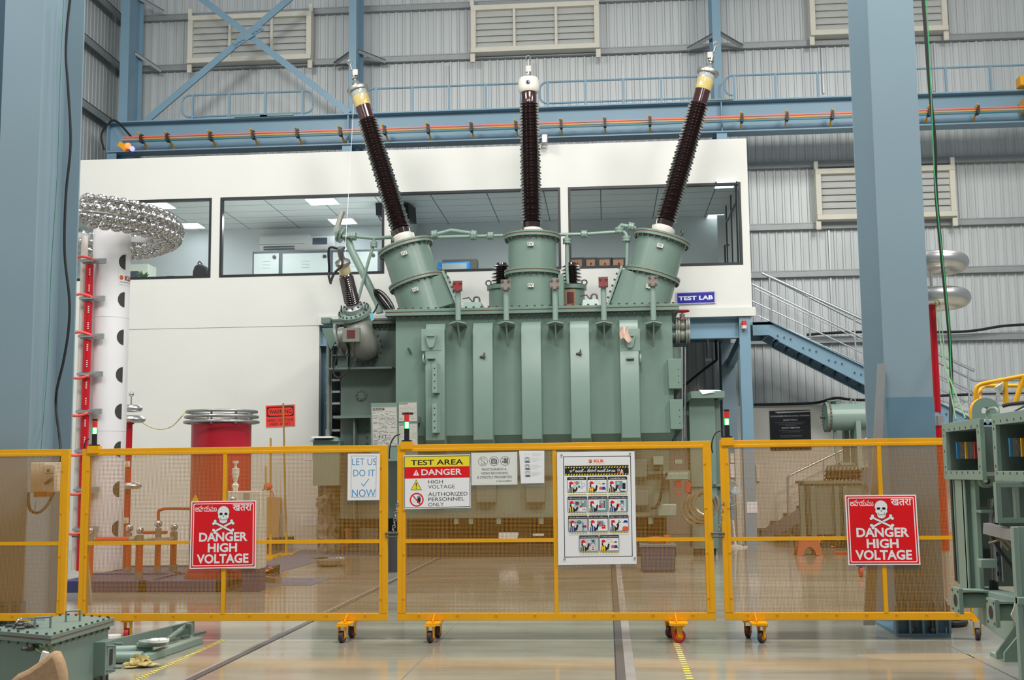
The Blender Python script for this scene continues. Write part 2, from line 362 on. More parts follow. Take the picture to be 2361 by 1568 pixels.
m = MB(); m.box(XL0, XR, YL+.3, YB+.1, zt-.1, zt-.02); struct(m, 'roof_slab', M('lab_roof', (120, 122, 122), .7), smooth=0)
glass = glassmat('clear_glass', (.965, .985, .985), .16); gdim = glassmat('tinted_glass', (.80, .84, .84), .22)
fr = M('black_window_frame', (28, 30, 34), .4)
for i, (a, b) in enumerate(wins):
    m = MB(); f = .05
    m.box(a, b, YL-.01, YL+.1, zwt-f, zwt); m.box(a, b, YL-.01, YL+.1, zwb, zwb+f); m.box(a, a+f, YL-.01, YL+.1, zwb+f, zwt-f); m.box(b-f, b, YL-.01, YL+.1, zwb+f, zwt-f)
    w = struct(m, 'window_%d' % (5+i), fr, 'black framed lab observation window')
    g = MB(); g.box(a+.02, b-.02, YL+.04, YL+.05, zwb+.02, zwt-.02); g.build('pane', gdim if i > 1 else glass, w, smooth=0)
# ceiling panels in the lab (lit lamps)
lp = M('lit_diffuser', (238, 248, 255), .4, emit=12)
lp2 = M('dim_lit_diffuser', (238, 246, 250), .4, emit=3.2)
def panel(x0, x1, py, label, mat, depth=.6):
    Ya = (zc-1.5)/((P((x0+x1)/2, py, 10).z-1.5)/10)
    xa, xb = P(x0, py, Ya).x, P(x1, py, Ya).x
    t = T('ceiling_light', label, 'light', ((xa+xb)/2, Ya, zc), 'square panel lights in the lab ceiling')
    m = MB(); m.box(xa, xb, Ya-depth/2, Ya+depth/2, zc-.03, zc-.003); m.build('frame', wht, t)
    m = MB(); m.box(xa+.03, xb-.03, Ya-depth/2+.03, Ya+depth/2-.03, zc-.035, zc-.029); m.build('diffuser', mat, t)
panel(331, 397, 472, 'lit panel light behind the window nearest the white column', lp)
panel(416, 466, 518, 'second lit panel light behind the window nearest the white column', lp)
panel(708, 778, 462, 'brightest ceiling panel light above the grey lockers', lp)
panel(760, 820, 508, 'ceiling panel light behind the bent vent pipe', lp)
panel(1647, 1697, 423, 'panel light at the top corner of the window over TEST LAB', lp2)
panel(1628, 1670, 498, 'panel light by the glass door over TEST LAB', lp2)
# white partition + glass door at the lab's end
xd, Yd = P(1655, 500, YB).x, YB-.02
m = MB(); m.box(P(1653, 500, YB-.3).x, XR-t, YB-.35, YB-.3, zb, zc-.0); struct(m, 'wall_lab_end', M('lab_white_panel', (226, 230, 228), .6), smooth=0)
m = MB(); yy = YL+.25
for ya, yb in ((yy, yy+.05), (yy+1.0, yy+1.03), (yy+2.0, yy+2.03)): m.box(XR-t-.08, XR-t-.05, ya, yb, zb+.16, zc)
m.box(XR-t-.08, XR-t-.05, yy, yy+2.06, zc-.4, zc-.36); m.box(XR-t-.08, XR-t-.05, yy, yy+2.06, zb+.16, zb+.25)
d = struct(m, 'door_1', fr, 'black framed glass door in the lab')
m = MB(); m.tube([(XR-t-.15, yy+.85, zwb+.02), (XR-t-.24, yy+.85, zwb+.02), (XR-t-.24, yy+.85, zwb+.62), (XR-t-.15, yy+.85, zwb+.62)], .02); m.build('handle', black, d)
# ================================================================ STEELWORK
# rear hall columns and crane girder
YG = 27.1
def rear_column(x0, x1, label, top=14.3):
    a, b = P(x0, 150, YG+.15).x, P(x1, 150, YG+.15).x
    t = T('steel_column', label, 'column', ((a+b)/2, YG+.6, 0)); xc = (a+b)/2; w = b-a
    m = MB(); m.box(a, b, YG+.15, YG+.18, 0, top); m.build('front_flange', blue, t)
    m = MB(); m.box(xc-.015, xc+.015, YG+.18, YG+1.0, 0, top); m.build('web', blue, t)
    m = MB(); m.box(a, b, YG+1.0, YG+1.03, 0, top); m.build('rear_flange', blue, t)
    return xc, w, t
cx1, cw1, c1 = rear_column(276, 296, 'blue steel column in the corner of the cladding')
cx2, cw2, c2 = rear_column(804, 821, 'blue steel column left of the tall middle bushing, braced with grey struts')
cx3, cw3, c3 = rear_column(1645, 1664, 'blue steel column behind the bushing that leans right')
zg1 = P(1300, 245, YG).z; zg0 = P(1300, 318, YG).z
xg0 = P(247, 320, YG).x
YC0 = YG; YG = YG-.5; zg1 = P(1300, 245, YG).z; zg0 = P(1300, 318, YG).z; xg0 = P(247, 320, YG).x
t = T('crane_girder', 'long blue crane girder crossing the hall above the lab', 'girder', (xg0, YG, zg0))
fl = .42
m = MB(); m.box(xg0, 18, YG-.05, YG+fl-.05, zg1-.03, zg1); m.build('top_flange', blue, t)
m = MB(); m.box(xg0, 18, YG-.05, YG+fl-.05, zg0, zg0+.03); m.build('bottom_flange', blue, t)
m = MB(); m.box(xg0, 18, YG+fl/2-.06, YG+fl/2-.04, zg0+.03, zg1-.03); m.build('web', blue, t)
for px in (803, 1664, 249):
    x = P(px, 280, YG).x; m = MB(); m.box(x-.012, x+.012, YG-.03, YG+.15, zg0+.03, zg1-.03); m.build('stiffener_plate', blue, t)
for px in (640, 1650, 580):
    x = P(px, 270, YG).x; m = MB(); m.box(x-.4, x+.4, YG-.09, YG-.02, zg1-.01, zg1+.02); m.build('splice_plate', greenl, t)
# short posts under the girder
zroof = zt-.02
for px, w, lab in ((258, 22, 'at the corner end of the crane girder'), (800, 22, 'under the crane girder beside the left bushing'), (1665, 24, 'under the crane girder beside the right bushing')):
    a, b = P(px-w/2, 330, YG).x, P(px+w/2, 330, YG).x; m = MB(); m.box(a, b, YG, YG+.02, zroof, zg0); m.box((a+b)/2-.01, (a+b)/2+.01, YG+.02, YG+.3, zroof, zg0); m.box(a, b, YG+.3, YG+.32, zroof, zg0)
    tag(m.build('bracket_post', blue), 'short blue steel post ' + lab, 'post')
# cross bracing
tb = T('cross_brace', 'blue steel cross bracing in front of the corner louvre window', 'brace', P(572, 84, YG+.6))
YX = YC0+.03
for a, b in (((340, 278), (690, -20)), ((455, -10), (806, 262))):
    p, q = P(*a, YX), P(*b, YX); m = MB(); m.beam(p, q, .1, .1, (0, 1, 0)); m.beam(p+V((0, -.05, 0)), q+V((0, -.05, 0)), .16, .02, (0, 1, 0)); m.build('brace_bar', blue, tb); YX += .02
m = MB(); c = P(572, 84, YC0)
m.beam(P(540, 104, YC0-.06), P(605, 62, YC0-.06), .16, .03, (0, 1, 0))
bolts_on(m, [P(x, y, YC0-.09) for x, y in ((545, 101), (553, 96), (561, 91), (584, 76), (592, 71), (600, 66))], (0, -1, 0), .03, .04); m.build('gusset_plate', blue, tb)
# knee struts from columns to girts
def knee(pts, lab):
    m = MB(); p, q = V(pts[0]), V(pts[1]); m.beam(p, q, .1, .01); m.beam(p+V((0, 0, -.04)), q+V((0, 0, -.04)), .012, .09)
    tag(m.build('knee_strut', girtm), lab, 'strut')
zk = lambda px, py: P(px, py, YW-.3).z
knee((P(299, 110, YC0+.7), P(372, 160, YW-.3)), 'galvanised knee strut beside the corner column, below the louvre window')
knee((P(299, -20, YC0+.7), P(378, 25, YW-.3)), 'galvanised knee strut at the top beside the corner column')
knee((P(813, 116, YC0+.7), P(771, 145, YW-.3)), 'short galvanised knee strut left of the braced column')
knee((P(813, 109, YC0+.7), P(889, 139, YW-.3)), 'galvanised knee strut right of the braced column')
knee((P(1654, 72, YC0+.7), P(1585, 111, YW-.3)), 'galvanised knee strut left of the column behind the leaning bushing')
knee((P(1654, 71, YC0+.7), P(1712, 105, YW-.3)), 'galvanised knee strut right of the column behind the leaning bushing')
# guard rails on the girder walkway
def guard(x0, x1, yt, yb, posts, lab, round_l=True, round_r=True):
    Y = YG+.35; xm = (x0+x1)/2; zt_, zb_ = P(xm, yt, Y).z, P(xm, yb, Y).z; xa, xb = P(x0, yt, Y).x, P(x1, yt, Y).x; r = .18
    t = T('guard_rail', lab, 'railing', ((xa+xb)/2, Y, zg1)); m = MB(); pts = []
    arc = lambda cx, cz, a0: [(cx+r*cos(radians(a0+18*i)), Y, cz+r*sin(radians(a0+18*i))) for i in range(6)]
    pts = (arc(xb-r, zt_-r, 0) if round_r else [(xb, Y, zt_)]) ; pts = (arc(xb-r, zb_+r, -90) if round_r else [(xb, Y, zb_)]) + pts
    pts += (arc(xa+r, zt_-r, 90)+arc(xa+r, zb_+r, 180)) if round_l else [(xa, Y, zt_), (xa, Y, zb_)]
    m.tube(pts, .024, 8, closed=round_l and round_r); m.build('rail_loop', blue, t)
    for px in posts:
        x = P(px, yt, Y).x; m = MB(); m.box(x-.024, x+.024, Y-.024, Y+.024, zg1, zt_); m.build('post', blue, t)
guard(421, 722, 215, 265, (445, 529, 612, 697), 'blue guard rail on the girder in front of the cross bracing')
guard(842, 1200, 199, 246, (867, 951, 1035, 1120), 'blue guard rail on the girder between the left and middle bushings', True, False)
guard(1244, 1635, 183, 232, (1263, 1350, 1437, 1524, 1611), 'blue guard rail on the girder between the middle and right bushings')
guard(1670, 2390, 162, 208, (1692, 1787, 1884, 1975, 2075, 2180, 2283), 'blue guard rail on the girder behind the nearest column', True, False)
# conductor bars with hangers
ta = T('conductor_rail', 'coloured crane conductor bars strung along the blue girder', 'conductor', P(280, 320, YG-.3))
for j, (c, dy) in enumerate((((232, 112, 104), 0), ((214, 160, 58), 4), ((30, 120, 138), 8))):
    z = P(1300, 283+dy, YG-.3).z; x = P(284-j*2, 320, YG-.3).x; m = MB(); m.box(x, 18, YG-.34+j*.04, YG-.30+j*.04, z-.015, z+.015); m.build('conductor_bar', M('bar%d' % j, c, .4), ta)
zbar = P(1300, 287, YG-.3).z; hg = [327, 387, 486, 584, 686, 785, 887, 987, 1087, 1190, 1294, 1395, 1499, 1711, 1815, 1920, 2144, 2256]
for px in hg:
    x = P(px, 290, YG-.3).x; m = MB(); m.beam((x-.03, YG-.42, zbar+.12), (x+.02, YG+.12, zbar-.18), .05, .03, (1, 0, 0)); m.build('hanger_arm', yel, ta)
    m = MB(); m.box(x-.03, x+.03, YG-.37, YG-.2, zbar-.09, zbar+.1); m.build('clip', black, ta)
m = MB(); x = P(292, 338, YG-.3)
# alarm beacon
tw = T('alarm_beacon', 'yellow bodied beacon with lit red and blue lenses at the girder end', 'beacon', P(290, 338, YG-.5))
Yb = YG-.5
m = MB(); m.beam(P(276, 332, Yb), P(294, 345, Yb), .12, .14, (0, 1, 0)); m.build('body', yel, tw)
m = MB(); q = P(286, 338, Yb); m.box(q.x-.03, q.x+.03, Yb, YG+.16, q.z-.02, q.z+.02); m.build('bracket', galv, tw)
m = MB(); m.sph(P(295, 336, Yb-.1), .07); m.build('red_lens', M('lit_red', (255, 90, 40), .3, emit=6), tw)
m = MB(); m.sph(P(305, 343, Yb-.1), .06); m.build('blue_lens', M('lit_blue', (90, 90, 255), .3, emit=8), tw)
m = MB(); m.tube(cr([P(240, 345, YG-.1), P(234, 310, YG-.1), P(255, 280, YG-.1), P(272, 282, YG-.1), P(303, 316, YG-.3)]), .025, 6); tag(m.build('cable', rubber), 'dark cable drooping off the end of the crane girder', 'cable')
# floodlight on the girder
tf = T('flood_light', 'grey floodlight tilted under the girder beside the middle bushing', 'light', P(1258, 325, YG-.2))
m = MB(); m.beam(P(1249, 322, YL-.2), P(1263, 322, YL-.2), .2, .2); m.build('housing', galv, tf, bevel=.02)
m = MB(); m.tube([P(1250, 333, YL-.2), P(1248, 342, YL-.1), P(1258, 342, YL-.1)], .015, 6); m.build('bracket', galv, tf)
# ---------------------------------------------------------------- big near columns (I-section)
def near_column(xa, Y0, Y1, w, lab, zp):
    t = T('hall_column', lab, 'column', (xa+w/2, (Y0+Y1)/2, 0)); xc = xa+w/2
    m = MB(); m.box(xa, xa+w, Y0, Y0+.025, zp, 12); m.build('front_flange', bluef, t)
    m = MB(); m.box(xc-.012, xc+.012, Y0+.025, Y1-.025, zp, 12); m.build('web', bluef, t)
    m = MB(); m.box(xa, xa+w, Y1-.025, Y1, zp, 12); m.build('rear_flange', bluef, t)
    m = MB(); m.box(xa-.01, xa+w+.02, Y0-.1, Y1+.1, 0, .03); m.build('base_plate', blue2, t)
    for i in range(5):
        x = xa-.02+(w+.04)*i/4; m = MB(); m.prism([V((x-.01, Y0-.09, .03)), V((x-.01, Y0, .03)), V((x-.01, Y0, .33)), V((x-.01, Y0-.09, .28))], (.02, 0, 0)); m.build('base_stiffener', blue2, t)
    for x in (xa+.12, xa+w-.12):
        m = MB(); m.cyl((x, Y0-.05, .03), (x, Y0-.05, .16), .018); m.cyl((x, Y0-.05, .05), (x, Y0-.05, .08), .035, n=6); m.build('anchor_bolt', bolt, t)
    return t
xr0, xr1 = P(2001, 20, 11.02).x, P(2106, 20, 11.02).x
nc = near_column(xr0, 11.02, 11.9, xr1-xr0, 'big blue steel column with skull sign in front, cables hanging beside it', .03)
zw = P(2130, 915, 11).z
m = MB(); m.box(xr0-.004, xr1+.004, 11.013, 11.02, .03, zw); m.build('repainted_patch', blue2, nc)
xl0, xl1 = P(12, 20, 11.02).x, P(101, 20, 11.02).x
near_column(xl0, 11.02, 11.95, xl1-xl0, 'big blue steel column beside the white coil ringed tower', .03)
m = MB(); m.box(xl0-1.3, xl0-.35, 12.1, 12.4, 0, 12); tag(m.build('box_column', M('dark_blue_paint', (62, 94, 112), .5)), 'dark blue steel column at the edge behind the big left column', 'column')
# galvanised plank leaning on the right column
m = MB(); Yp = 10.95
p = [P(2024, 838, Yp), P(2041, 838, Yp), P(2031, 1080, 10.9), P(2020, 1445, 10.9), P(1992, 1445, 10.9), P(2010, 1080, 10.9)]
m.prism([P(2025, 838, Yp), P(2042, 838, Yp), P(2018, 1442, Yp), P(1992, 1442, Yp)], (0, .04, 0)); tag(m.build('steel_plank', galv), 'long galvanised steel plank leaning on the big right column', 'plank')
# cables on the columns
Yc = 11.5
m = MB(); Yk = 11.0; m.tube(cr([P(163, -10, 11.6), P(155, 60, 11.6), P(152, 130, 11.6), P(157, 200, 11.6), P(163, 330, 11.6), P(152, 450, 11.6), P(149, 580, 11.6), P(160, 690, 11.6), P(158, 760, 11.6), P(147, 830, 11.6), P(131, 900, 11.6), P(130, 950, 11.6), P(140, 1040, 11.2), P(132, 1110, 11.2), P(112, 1160, 11.2), P(88, 1182, 11.0), P(68, 1172, 11.0), P(66, 1135, 11.0)]), .014, 8)
tag(m.build('power_cable', rubber), 'brown black cable wandering down the left column into the socket box', 'cable')
m = MB(); m.tube(cr([P(147, -10, 11.4), P(138, 200, 11.4), P(132, 400, 11.4), P(118, 620, 11.4), P(110, 830, 11.4), P(95, 1030, 11.2), P(80, 1180, 11.0)]), .003, 5)
tag(m.build('thin_wire', M('green_wire', (30, 120, 84), .5)), 'thin green wire hanging down the left column', 'wire')
m = MB(); m.tube(cr([P(2128, -10, 10.4), P(2133, 60, 10.4), P(2145, 220, 10.4), P(2156, 330, 10.4), P(2158, 440, 10.4), P(2172, 600, 10.4), P(2186, 740, 10.4), P(2193, 850, 10.4), P(2192, 980, 10.2)]), .016, 8)
tag(m.build('power_cable', rubber), 'black cable hanging from above past the aluminium rings', 'cable')
m = MB(); m.tube(cr([P(2136, -10, 10.35), P(2147, 220, 10.35), P(2156, 420, 10.35), P(2176, 620, 10.35), P(2190, 770, 10.35), P(2192, 840, 10.35), P(2203, 975, 10.2)]), .005, 5)
tag(m.build('thin_wire', M('bright_green_wire', (60, 170, 100), .5)), 'thin green wire beside the hanging black cable', 'wire')
# socket box on the left column
ts = T('socket_box', 'cream electric socket box on the big left column, behind the mesh', 'socket box', P(95, 1135, 10.98)); Ys = 10.85
m = MB(); m.pbox(70, 1066, 126, 1135, Ys, .15); m.build('body', M('cream_plastic', (222, 218, 204), .5), ts, bevel=.01)
m = MB(); m.pbox(100, 1070, 125, 1091, Ys-.02, .02); m.pbox(98, 1094, 125, 1133, Ys-.02, .02); m.build('cover_plate', wht, ts, bevel=.004)
m = MB(); m.cyl(P(111, 1085, Ys-.02), P(111, 1085, Ys-.05), .012); m.cyl(P(105, 1115, Ys-.02), P(119, 1105, Ys-.07), .014); m.build('switch', black, ts)
m = MB(); m.pbox(77, 1135, 108, 1146, Ys, .1); m.build('gland_strip', M('orange_plastic', (200, 96, 50), .5), ts)
# ================================================================ MESH FENCE
YF = 10.72
tyre = M('worn_black_tyre', (58, 50, 50), .6); tyrer = M('red_tyre', (190, 40, 48), .5); oran = M('orange_wheel', (236, 130, 20), .4)
zft = P(1280, 1021, YF).z; zfb = P(1280, 1431, YF).z
def caster(t, x, y, zbase, turn, tm, hub, big=False):
    r = .052 if not big else .058; zc_ = r
    d = V((cos(turn), sin(turn), 0)); n = V((-d.y, d.x, 0)); c = V((x, y, zc_))
    m = MB(); m.box(x-.05, x+.05, y-.05, y+.05, zbase-.012, zbase)
    for s in (-1, 1): m.prism([c+n*s*.026-d*.03+V((0, 0, zbase-zc_-.012)), c+n*s*.026+d*.03+V((0, 0, zbase-zc_-.012)), c+n*s*.026+d*.018-V((0, 0, .012)), c+n*s*.026-d*.018-V((0, 0, .012))], n*s*.005)
    m.cyl(c-n*.036, c+n*.036, .009, n=8)
    k = m.build('caster', yel, t)
    m = MB(); m.lathe(c-n*.02, n, [(0, 0), (r*.62, 0), (r*.62, .004), (r*.62, .036), (r*.62, .04), (0, .04)], 24).mat(1)
    m.lathe(c-n*.02, n, [(r*.6, .0), (r*.9, 0), (r, .006), (r, .034), (r*.9, .04), (r*.6, .04)], 24); m.build('wheel', [hub, tm], k)
def fence(x0, x1, label, mid, casters, rpost=True, front=True, zt_=None, zb_=None, Y=YF):
    zt_ = zt_ or zft; zb_ = zb_ or zfb; hw = .075; d = .045
    t = T('mesh_barrier', label, 'fence', ((x0+x1)/2, Y, 0), 'yellow mesh barrier panels')
    m = MB(); m.box(x0, x1, Y, Y+d, zt_-.065, zt_)
    m.box(x0+.07, x1-.07, Y-.004, Y, zt_-.062, zt_-.036)
    m.build('top_rail', yel, t, bevel=.004)
    m = MB(); m.box(x0, x1, Y, Y+d, zb_, zb_+.068); m.build('bottom_rail', yel, t, bevel=.004)
    for a in ([x0] + ([x1-hw] if rpost else [])):
        m = MB(); m.box(a, a+hw, Y-.002, Y+d, zb_+.068, zt_-.065); s = a+hw*.62 if a == x0 else a+hw*.38
        m.box(s-.0025, s+.0025, Y-.0045, Y-.002, zb_+.09, zt_-.09); m.build('post', yel, t, bevel=.004)
    m = MB(); f_ = -.002 if front else .0008; m.box(mid-.0175, mid+.0175, Y+f_, Y+.045, zb_+.06, zt_-.06); m.build('mid_post', yel, t)
    mz = zb_+.068+(zt_-zb_)*.405; m = MB(); m.box(x0+hw, x1-.07, Y+.001, Y+.045, mz-.016, mz+.016); m.build('mid_rail', yel, t)
    # bolt heads
    m = MB(); n = 8
    for i in range(n):
        x = x0+.2+(x1-x0-.4)*i/(n-1); bolts_on(m, [(x, Y, zt_-.052), (x, Y, zb_+.055)], (0, -1, 0), .009, .008)
    for i in range(4):
        z = zb_+.2+(zt_-zb_-.4)*i/3; bolts_on(m, [(x0+hw*.8, Y, z), (x1-hw*.8, Y, z)], (0, -1, 0), .009, .008)
    m.build('rivet', yel, t)
    # woven wire
    m = MB(); p = .0122; w = .00128; xa, xb = x0+hw*.5, x1-.04; za, zb2 = zb_+.04, zt_-.04
    n = int((xb-xa)/p)
    for i in range(n): x = xa+p*i; m.box(x-w, x+w, Y+.004-w, Y+.004+w, za, zb2)
    n = int((zb2-za)/p)
    for i in range(n): z = za+p*i; m.box(xa, xb, Y+.0065-w, Y+.0065+w, z-w, z+w)
    m.build('wire_mesh', yeld, t, smooth=0)
    for cx, kind in casters:
        if kind == 'pair':
            m = MB(); m.prism([V((cx-.06, Y-.18, zb_-.02)), V((cx+.06, Y-.18, zb_-.02)), V((cx+.06, Y+.22, zb_-.02)), V((cx-.06, Y+.22, zb_-.02))], (0, 0, .018))
            m.beam((cx, Y-.15, zb_), (cx, Y-.005, zb_+.05), .008, .03); k = m.build('foot_plate', yel, t)
            caster(t, cx-.02, Y-.14, zb_-.02, radians(80), tyre, tyrer); caster(t, cx+.0, Y+.18, zb_-.02, radians(80), tyre, tyrer)
        elif kind == 'big':
            m = MB(); m.box(cx-.08, cx+.08, Y-.2, Y+.22, zb_-.02, zb_-.002); m.beam((cx-.02, Y-.15, zb_), (cx-.02, Y-.005, zb_+.05), .008, .03); m.build('foot_plate', yel, t)
            caster(t, cx, Y-.14, zb_-.02, radians(12), tyrer, oran, True); caster(t, cx-.06, Y+.18, zb_-.02, radians(50), tyre, tyrer)
        elif kind == 'turned':
            m = MB(); m.box(cx-.07, cx+.07, Y-.2, Y+.22, zb_-.02, zb_-.002); m.beam((cx-.02, Y-.15, zb_), (cx-.02, Y-.005, zb_+.05), .008, .03); m.build('foot_plate', yel, t)
            caster(t, cx+.02, Y-.14, zb_-.02, radians(55), tyre, oran); caster(t, cx-.06, Y+.18, zb_-.02, radians(70), tyre, tyrer)
        elif kind == 'blk': caster(t, cx, Y+.03, zb_, radians(80), tyre, galv)
        else: caster(t, cx, Y+.06, zb_, radians(85), tyrer, tyre)
    return t
X = lambda px, py: P(px, py, YF).x
fa = fence(X(-420, 1240), X(153, 1240), 'yellow mesh fence panel in front of the socket box column', X(-150, 1240), [])
fb = fence(X(184, 1240), X(893, 1240), 'yellow mesh fence panel carrying the LET US DO IT NOW sheet', X(516, 1240), [(X(289, 1455), 'one'), (X(802, 1450), 'pair')])
fc = fence(X(916, 1240), X(1645, 1240), 'yellow mesh fence panel carrying the TEST AREA board and poster', X(1281, 1240), [(X(1003, 1450), 'pair'), (X(1563, 1450), 'big')], front=False)
fd = fence(X(1666, 1240), X(2262, 1430), 'yellow mesh fence panel in front of the big right column', X(2036, 1240), [(X(1746, 1450), 'turned'), (X(2256, 1450), 'blk')])
# chain and latch between panels
def latch(px, lab):
    t = T('fence_latch', lab, 'latch', P(px, 1228, YF)); x = X(px, 1228); z = P(px, 1230, YF).z
    m = MB(); m.cyl((x-.06, YF-.005, z), (x+.06, YF-.005, z), .009); m.cyl((x-.05, YF-.005, z-.03), (x+.05, YF-.005, z-.03), .007); m.build('slide_bolt', bolt, t)
    m = MB(); c = [V((x+.06, YF, z+.28)), V((x+.045, YF, z+.16)), V((x+.015, YF, z+.03))]
    for i in range(9):
        p = c[0]+(c[2]-c[0])*i/8.; m.torus(p, (0, 1, .4) if i % 2 else (1, 0, .4), .014, .004, 12, 6)
    m.build('chain', galv, t)
latch(903, 'slide bolt and chain between the two left mesh panels and the board panel')
latch(1655, 'slide bolt and chain left of the skull sign panel on the right')
m = MB(); m.cyl((X(166, 1237), YF, P(166, 1237, YF).z), (X(181, 1237), YF, P(166, 1237, YF).z), .008); tag(m.build('hinge_pin', bolt), 'steel pin joining the fence panels beside the white tower', 'pin')
# signal towers
green_lens = bpy.data.materials.new('lit_green_lens'); green_lens.use_nodes = True; nt = green_lens.node_tree; nt.nodes.remove(nt.nodes['Principled BSDF'])
g1 = nt.nodes.new('ShaderNodeBsdfTransparent'); g1.inputs[0].default_value = (.25, 1, .45, 1); g2 = nt.nodes.new('ShaderNodeEmission'); g2.inputs[0].default_value = (.004, .8, .06, 1); g2.inputs[1].default_value = 1.1
g3 = nt.nodes.new('ShaderNodeMixShader'); g3.inputs[0].default_value = .5
nt.links.new(g1.outputs[0], g3.inputs[1]); nt.links.new(g2.outputs[0], g3.inputs[2]); nt.links.new(g3.outputs[0], nt.nodes['Material Output'].inputs[0])
def tower(px, ytop, ybase, lab, cable):
    x = X(px, 1000); zt_ = P(px, ytop, YF).z; zb_ = P(px, ybase, YF).z; y = YF+.02; h = zt_-zb_
    t = T('signal_tower_light', lab, 'signal light', (x, y, zb_), 'stack lights on the mesh fence')
    m = MB(); m.box(x-.055, x+.055, YF-.012, YF+.06, zb_-.07, zb_); m.build('mount_block', yel, t)
    m = MB(); m.box(x-.042, x+.042, y-.03, y+.03, zb_, zb_+.012); m.cyl((x, y, zb_+.012), (x, y, zb_+h*.44), .024, n=20); m.build('base', black, t)
    m = MB(); m.cyl((x, y, zb_+h*.44), (x, y, zb_+h*.68), .026, n=24); gl = m.build('green_lens', green_lens, t)
    m = MB(); m.cyl((x, y, zb_+h*.455), (x, y, zb_+h*.665), .017, n=20); m.build('lit_core', M('lit_white_core', (235, 255, 240), .3, emit=14), gl)
    m = MB(); m.cyl((x, y, zb_+h*.69), (x, y, zb_+h*.94), .0235, n=24); m.build('red_lens', M('red_lens', (214, 52, 42), .25), t)
    m = MB(); m.cyl((x, y, zb_+h*.94), (x, y, zt_), .025, n=20); m.build('cap', black, t)
    m = MB(); m.tube(cr([P(a, b, YF+.01) for a, b in cable]), .006, 6); m.build('cable', rubber, t)
tower(216, 966, 1028, 'stack light with lit green lens beside the red resistor post', [(205, 1012), (197, 1018), (194, 1035), (197, 1048)])
tower(937, 951, 1018, 'stack light with lit green lens in front of the nameplates', [(923, 1002), (912, 1005), (902, 1020), (898, 1040), (898, 1058)])
tower(1677, 944, 1009, 'stack light with lit green lens in front of the green control cabinet', [(1665, 992), (1651, 998), (1643, 1014), (1641, 1030), (1643, 1045)])
# ================================================================ SIGNS ON THE FENCE
YS = YF-.012
WHT, RED, BLK, YEL, BLU, GRY, LBL, ORG_, GRN, SKIN, LGR = range(11)
ART = [M('sign_white', (236, 237, 240), .5), M('sign_red', (226, 8, 24), .4), M('sign_black', (28, 28, 30), .5), M('sign_yellow', (240, 222, 44), .45), M('print_blue', (58, 148, 212), .5), M('print_grey', (104, 106, 110), .6),
       M('print_steel_blue', (124, 162, 168), .5), M('print_orange', (240, 92, 40), .5), M('print_green', (30, 120, 70), .5), M('print_navy', (24, 62, 160), .5), M('print_pale_grey', (200, 204, 208), .6)]
NAV = SKIN
def skull_sign(q, lab):
    a = Art(q, 100, 104, YS, ART, .004)
    a.rect(1.8, 1.8, 98.2, 102.2, RED); a.rrect(3.6, 3.6, 96.4, 100.2, 2, WHT); a.rrect(5, 5, 95, 98.8, 1.6, RED)
    a.text('అపాయము', 6.5, 7, 39.5, 16.5, WHT, .015); a.text('खतरा', 64, 6, 93, 16, WHT, .018)
    # skull with shaded outline
    sk = [(50+8.9*cos(radians(t)), 17.5+9.3*sin(radians(t))) for t in range(150, 391, 12)]
    sk += [(58.6, 24.5), (57.6, 26.6), (56.2, 27.4), (55.6, 32), (54, 34), (50, 35.2), (46, 34), (44.4, 32), (43.8, 27.4), (42.4, 26.6), (41.4, 24.5)]
    a.poly([(50+(x-50)*1.05, 21+(y-21)*1.04) for x, y in sk], BLK); a.poly(sk, WHT)
    a.ell(46.3, 20.3, 2.5, 2.1, BLK); a.ell(53.7, 20.3, 2.5, 2.1, BLK); a.poly([(50, 22.3), (51.3, 25), (50, 24.4), (48.7, 25)], BLK)
    a.line([(45.2, 26), (45.8, 29.6), (54.2, 29.6), (54.8, 26)], .6, BLK)
    for i in range(6): a.line([(46.6+i*1.36, 28.4), (46.6+i*1.36, 30.8)], .25, GRY)
    for s in (1, -1):
        for m_, e in ((BLK, .55), (WHT, 0)):
            X2 = lambda x: 50+s*(x-50)
            a.line([(X2(37.5), 47), (X2(63), 33.5)], 3+e*2, m_)
            for bx, by in ((35.3, 45.2), (37.2, 49), (62.6, 31.2), (64.8, 35.0)): a.ell(X2(bx), by, 2.3+e, 2.3+e, m_, 14)
    a.text('DANGER', 13.5, 48.6, 87, 62.8, WHT, .032); a.text('HIGH', 27, 65.2, 71.5, 79.2, WHT, .032); a.text('VOLTAGE', 10.5, 81.8, 89, 96.4, WHT, .032)
    return a.done('danger_sign', lab, 'sign', 'skull danger signs on the fence')
skull_sign([(441, 1156), (591, 1153.5), (589.6, 1309), (437, 1312)], 'red skull danger sign in front of the red cylinder')
skull_sign([(1948, 1142), (2112, 1140.5), (2122.5, 1302.5), (1956, 1303)], 'red skull danger sign in front of the big right column')
# LET US DO IT NOW
a = Art([(802, 1046), (876, 1046), (875, 1153), (801, 1154)], 74, 108, YS, ART, .002)
a.frame(8, 5, 66, 101, .7, GRY)
a.text('LET US', 10, 11, 66, 27, BLU, .0); a.text('DO IT', 13, 37, 63, 53, BLU, .0); a.line([(32, 69), (37, 75.5), (49, 58.5)], 1.8, BLU); a.text('NOW', 10.5, 83, 65, 100, BLU, .0)
a.done('notice_sheet', 'white paper notice reading LET US DO IT NOW in blue', 'notice')
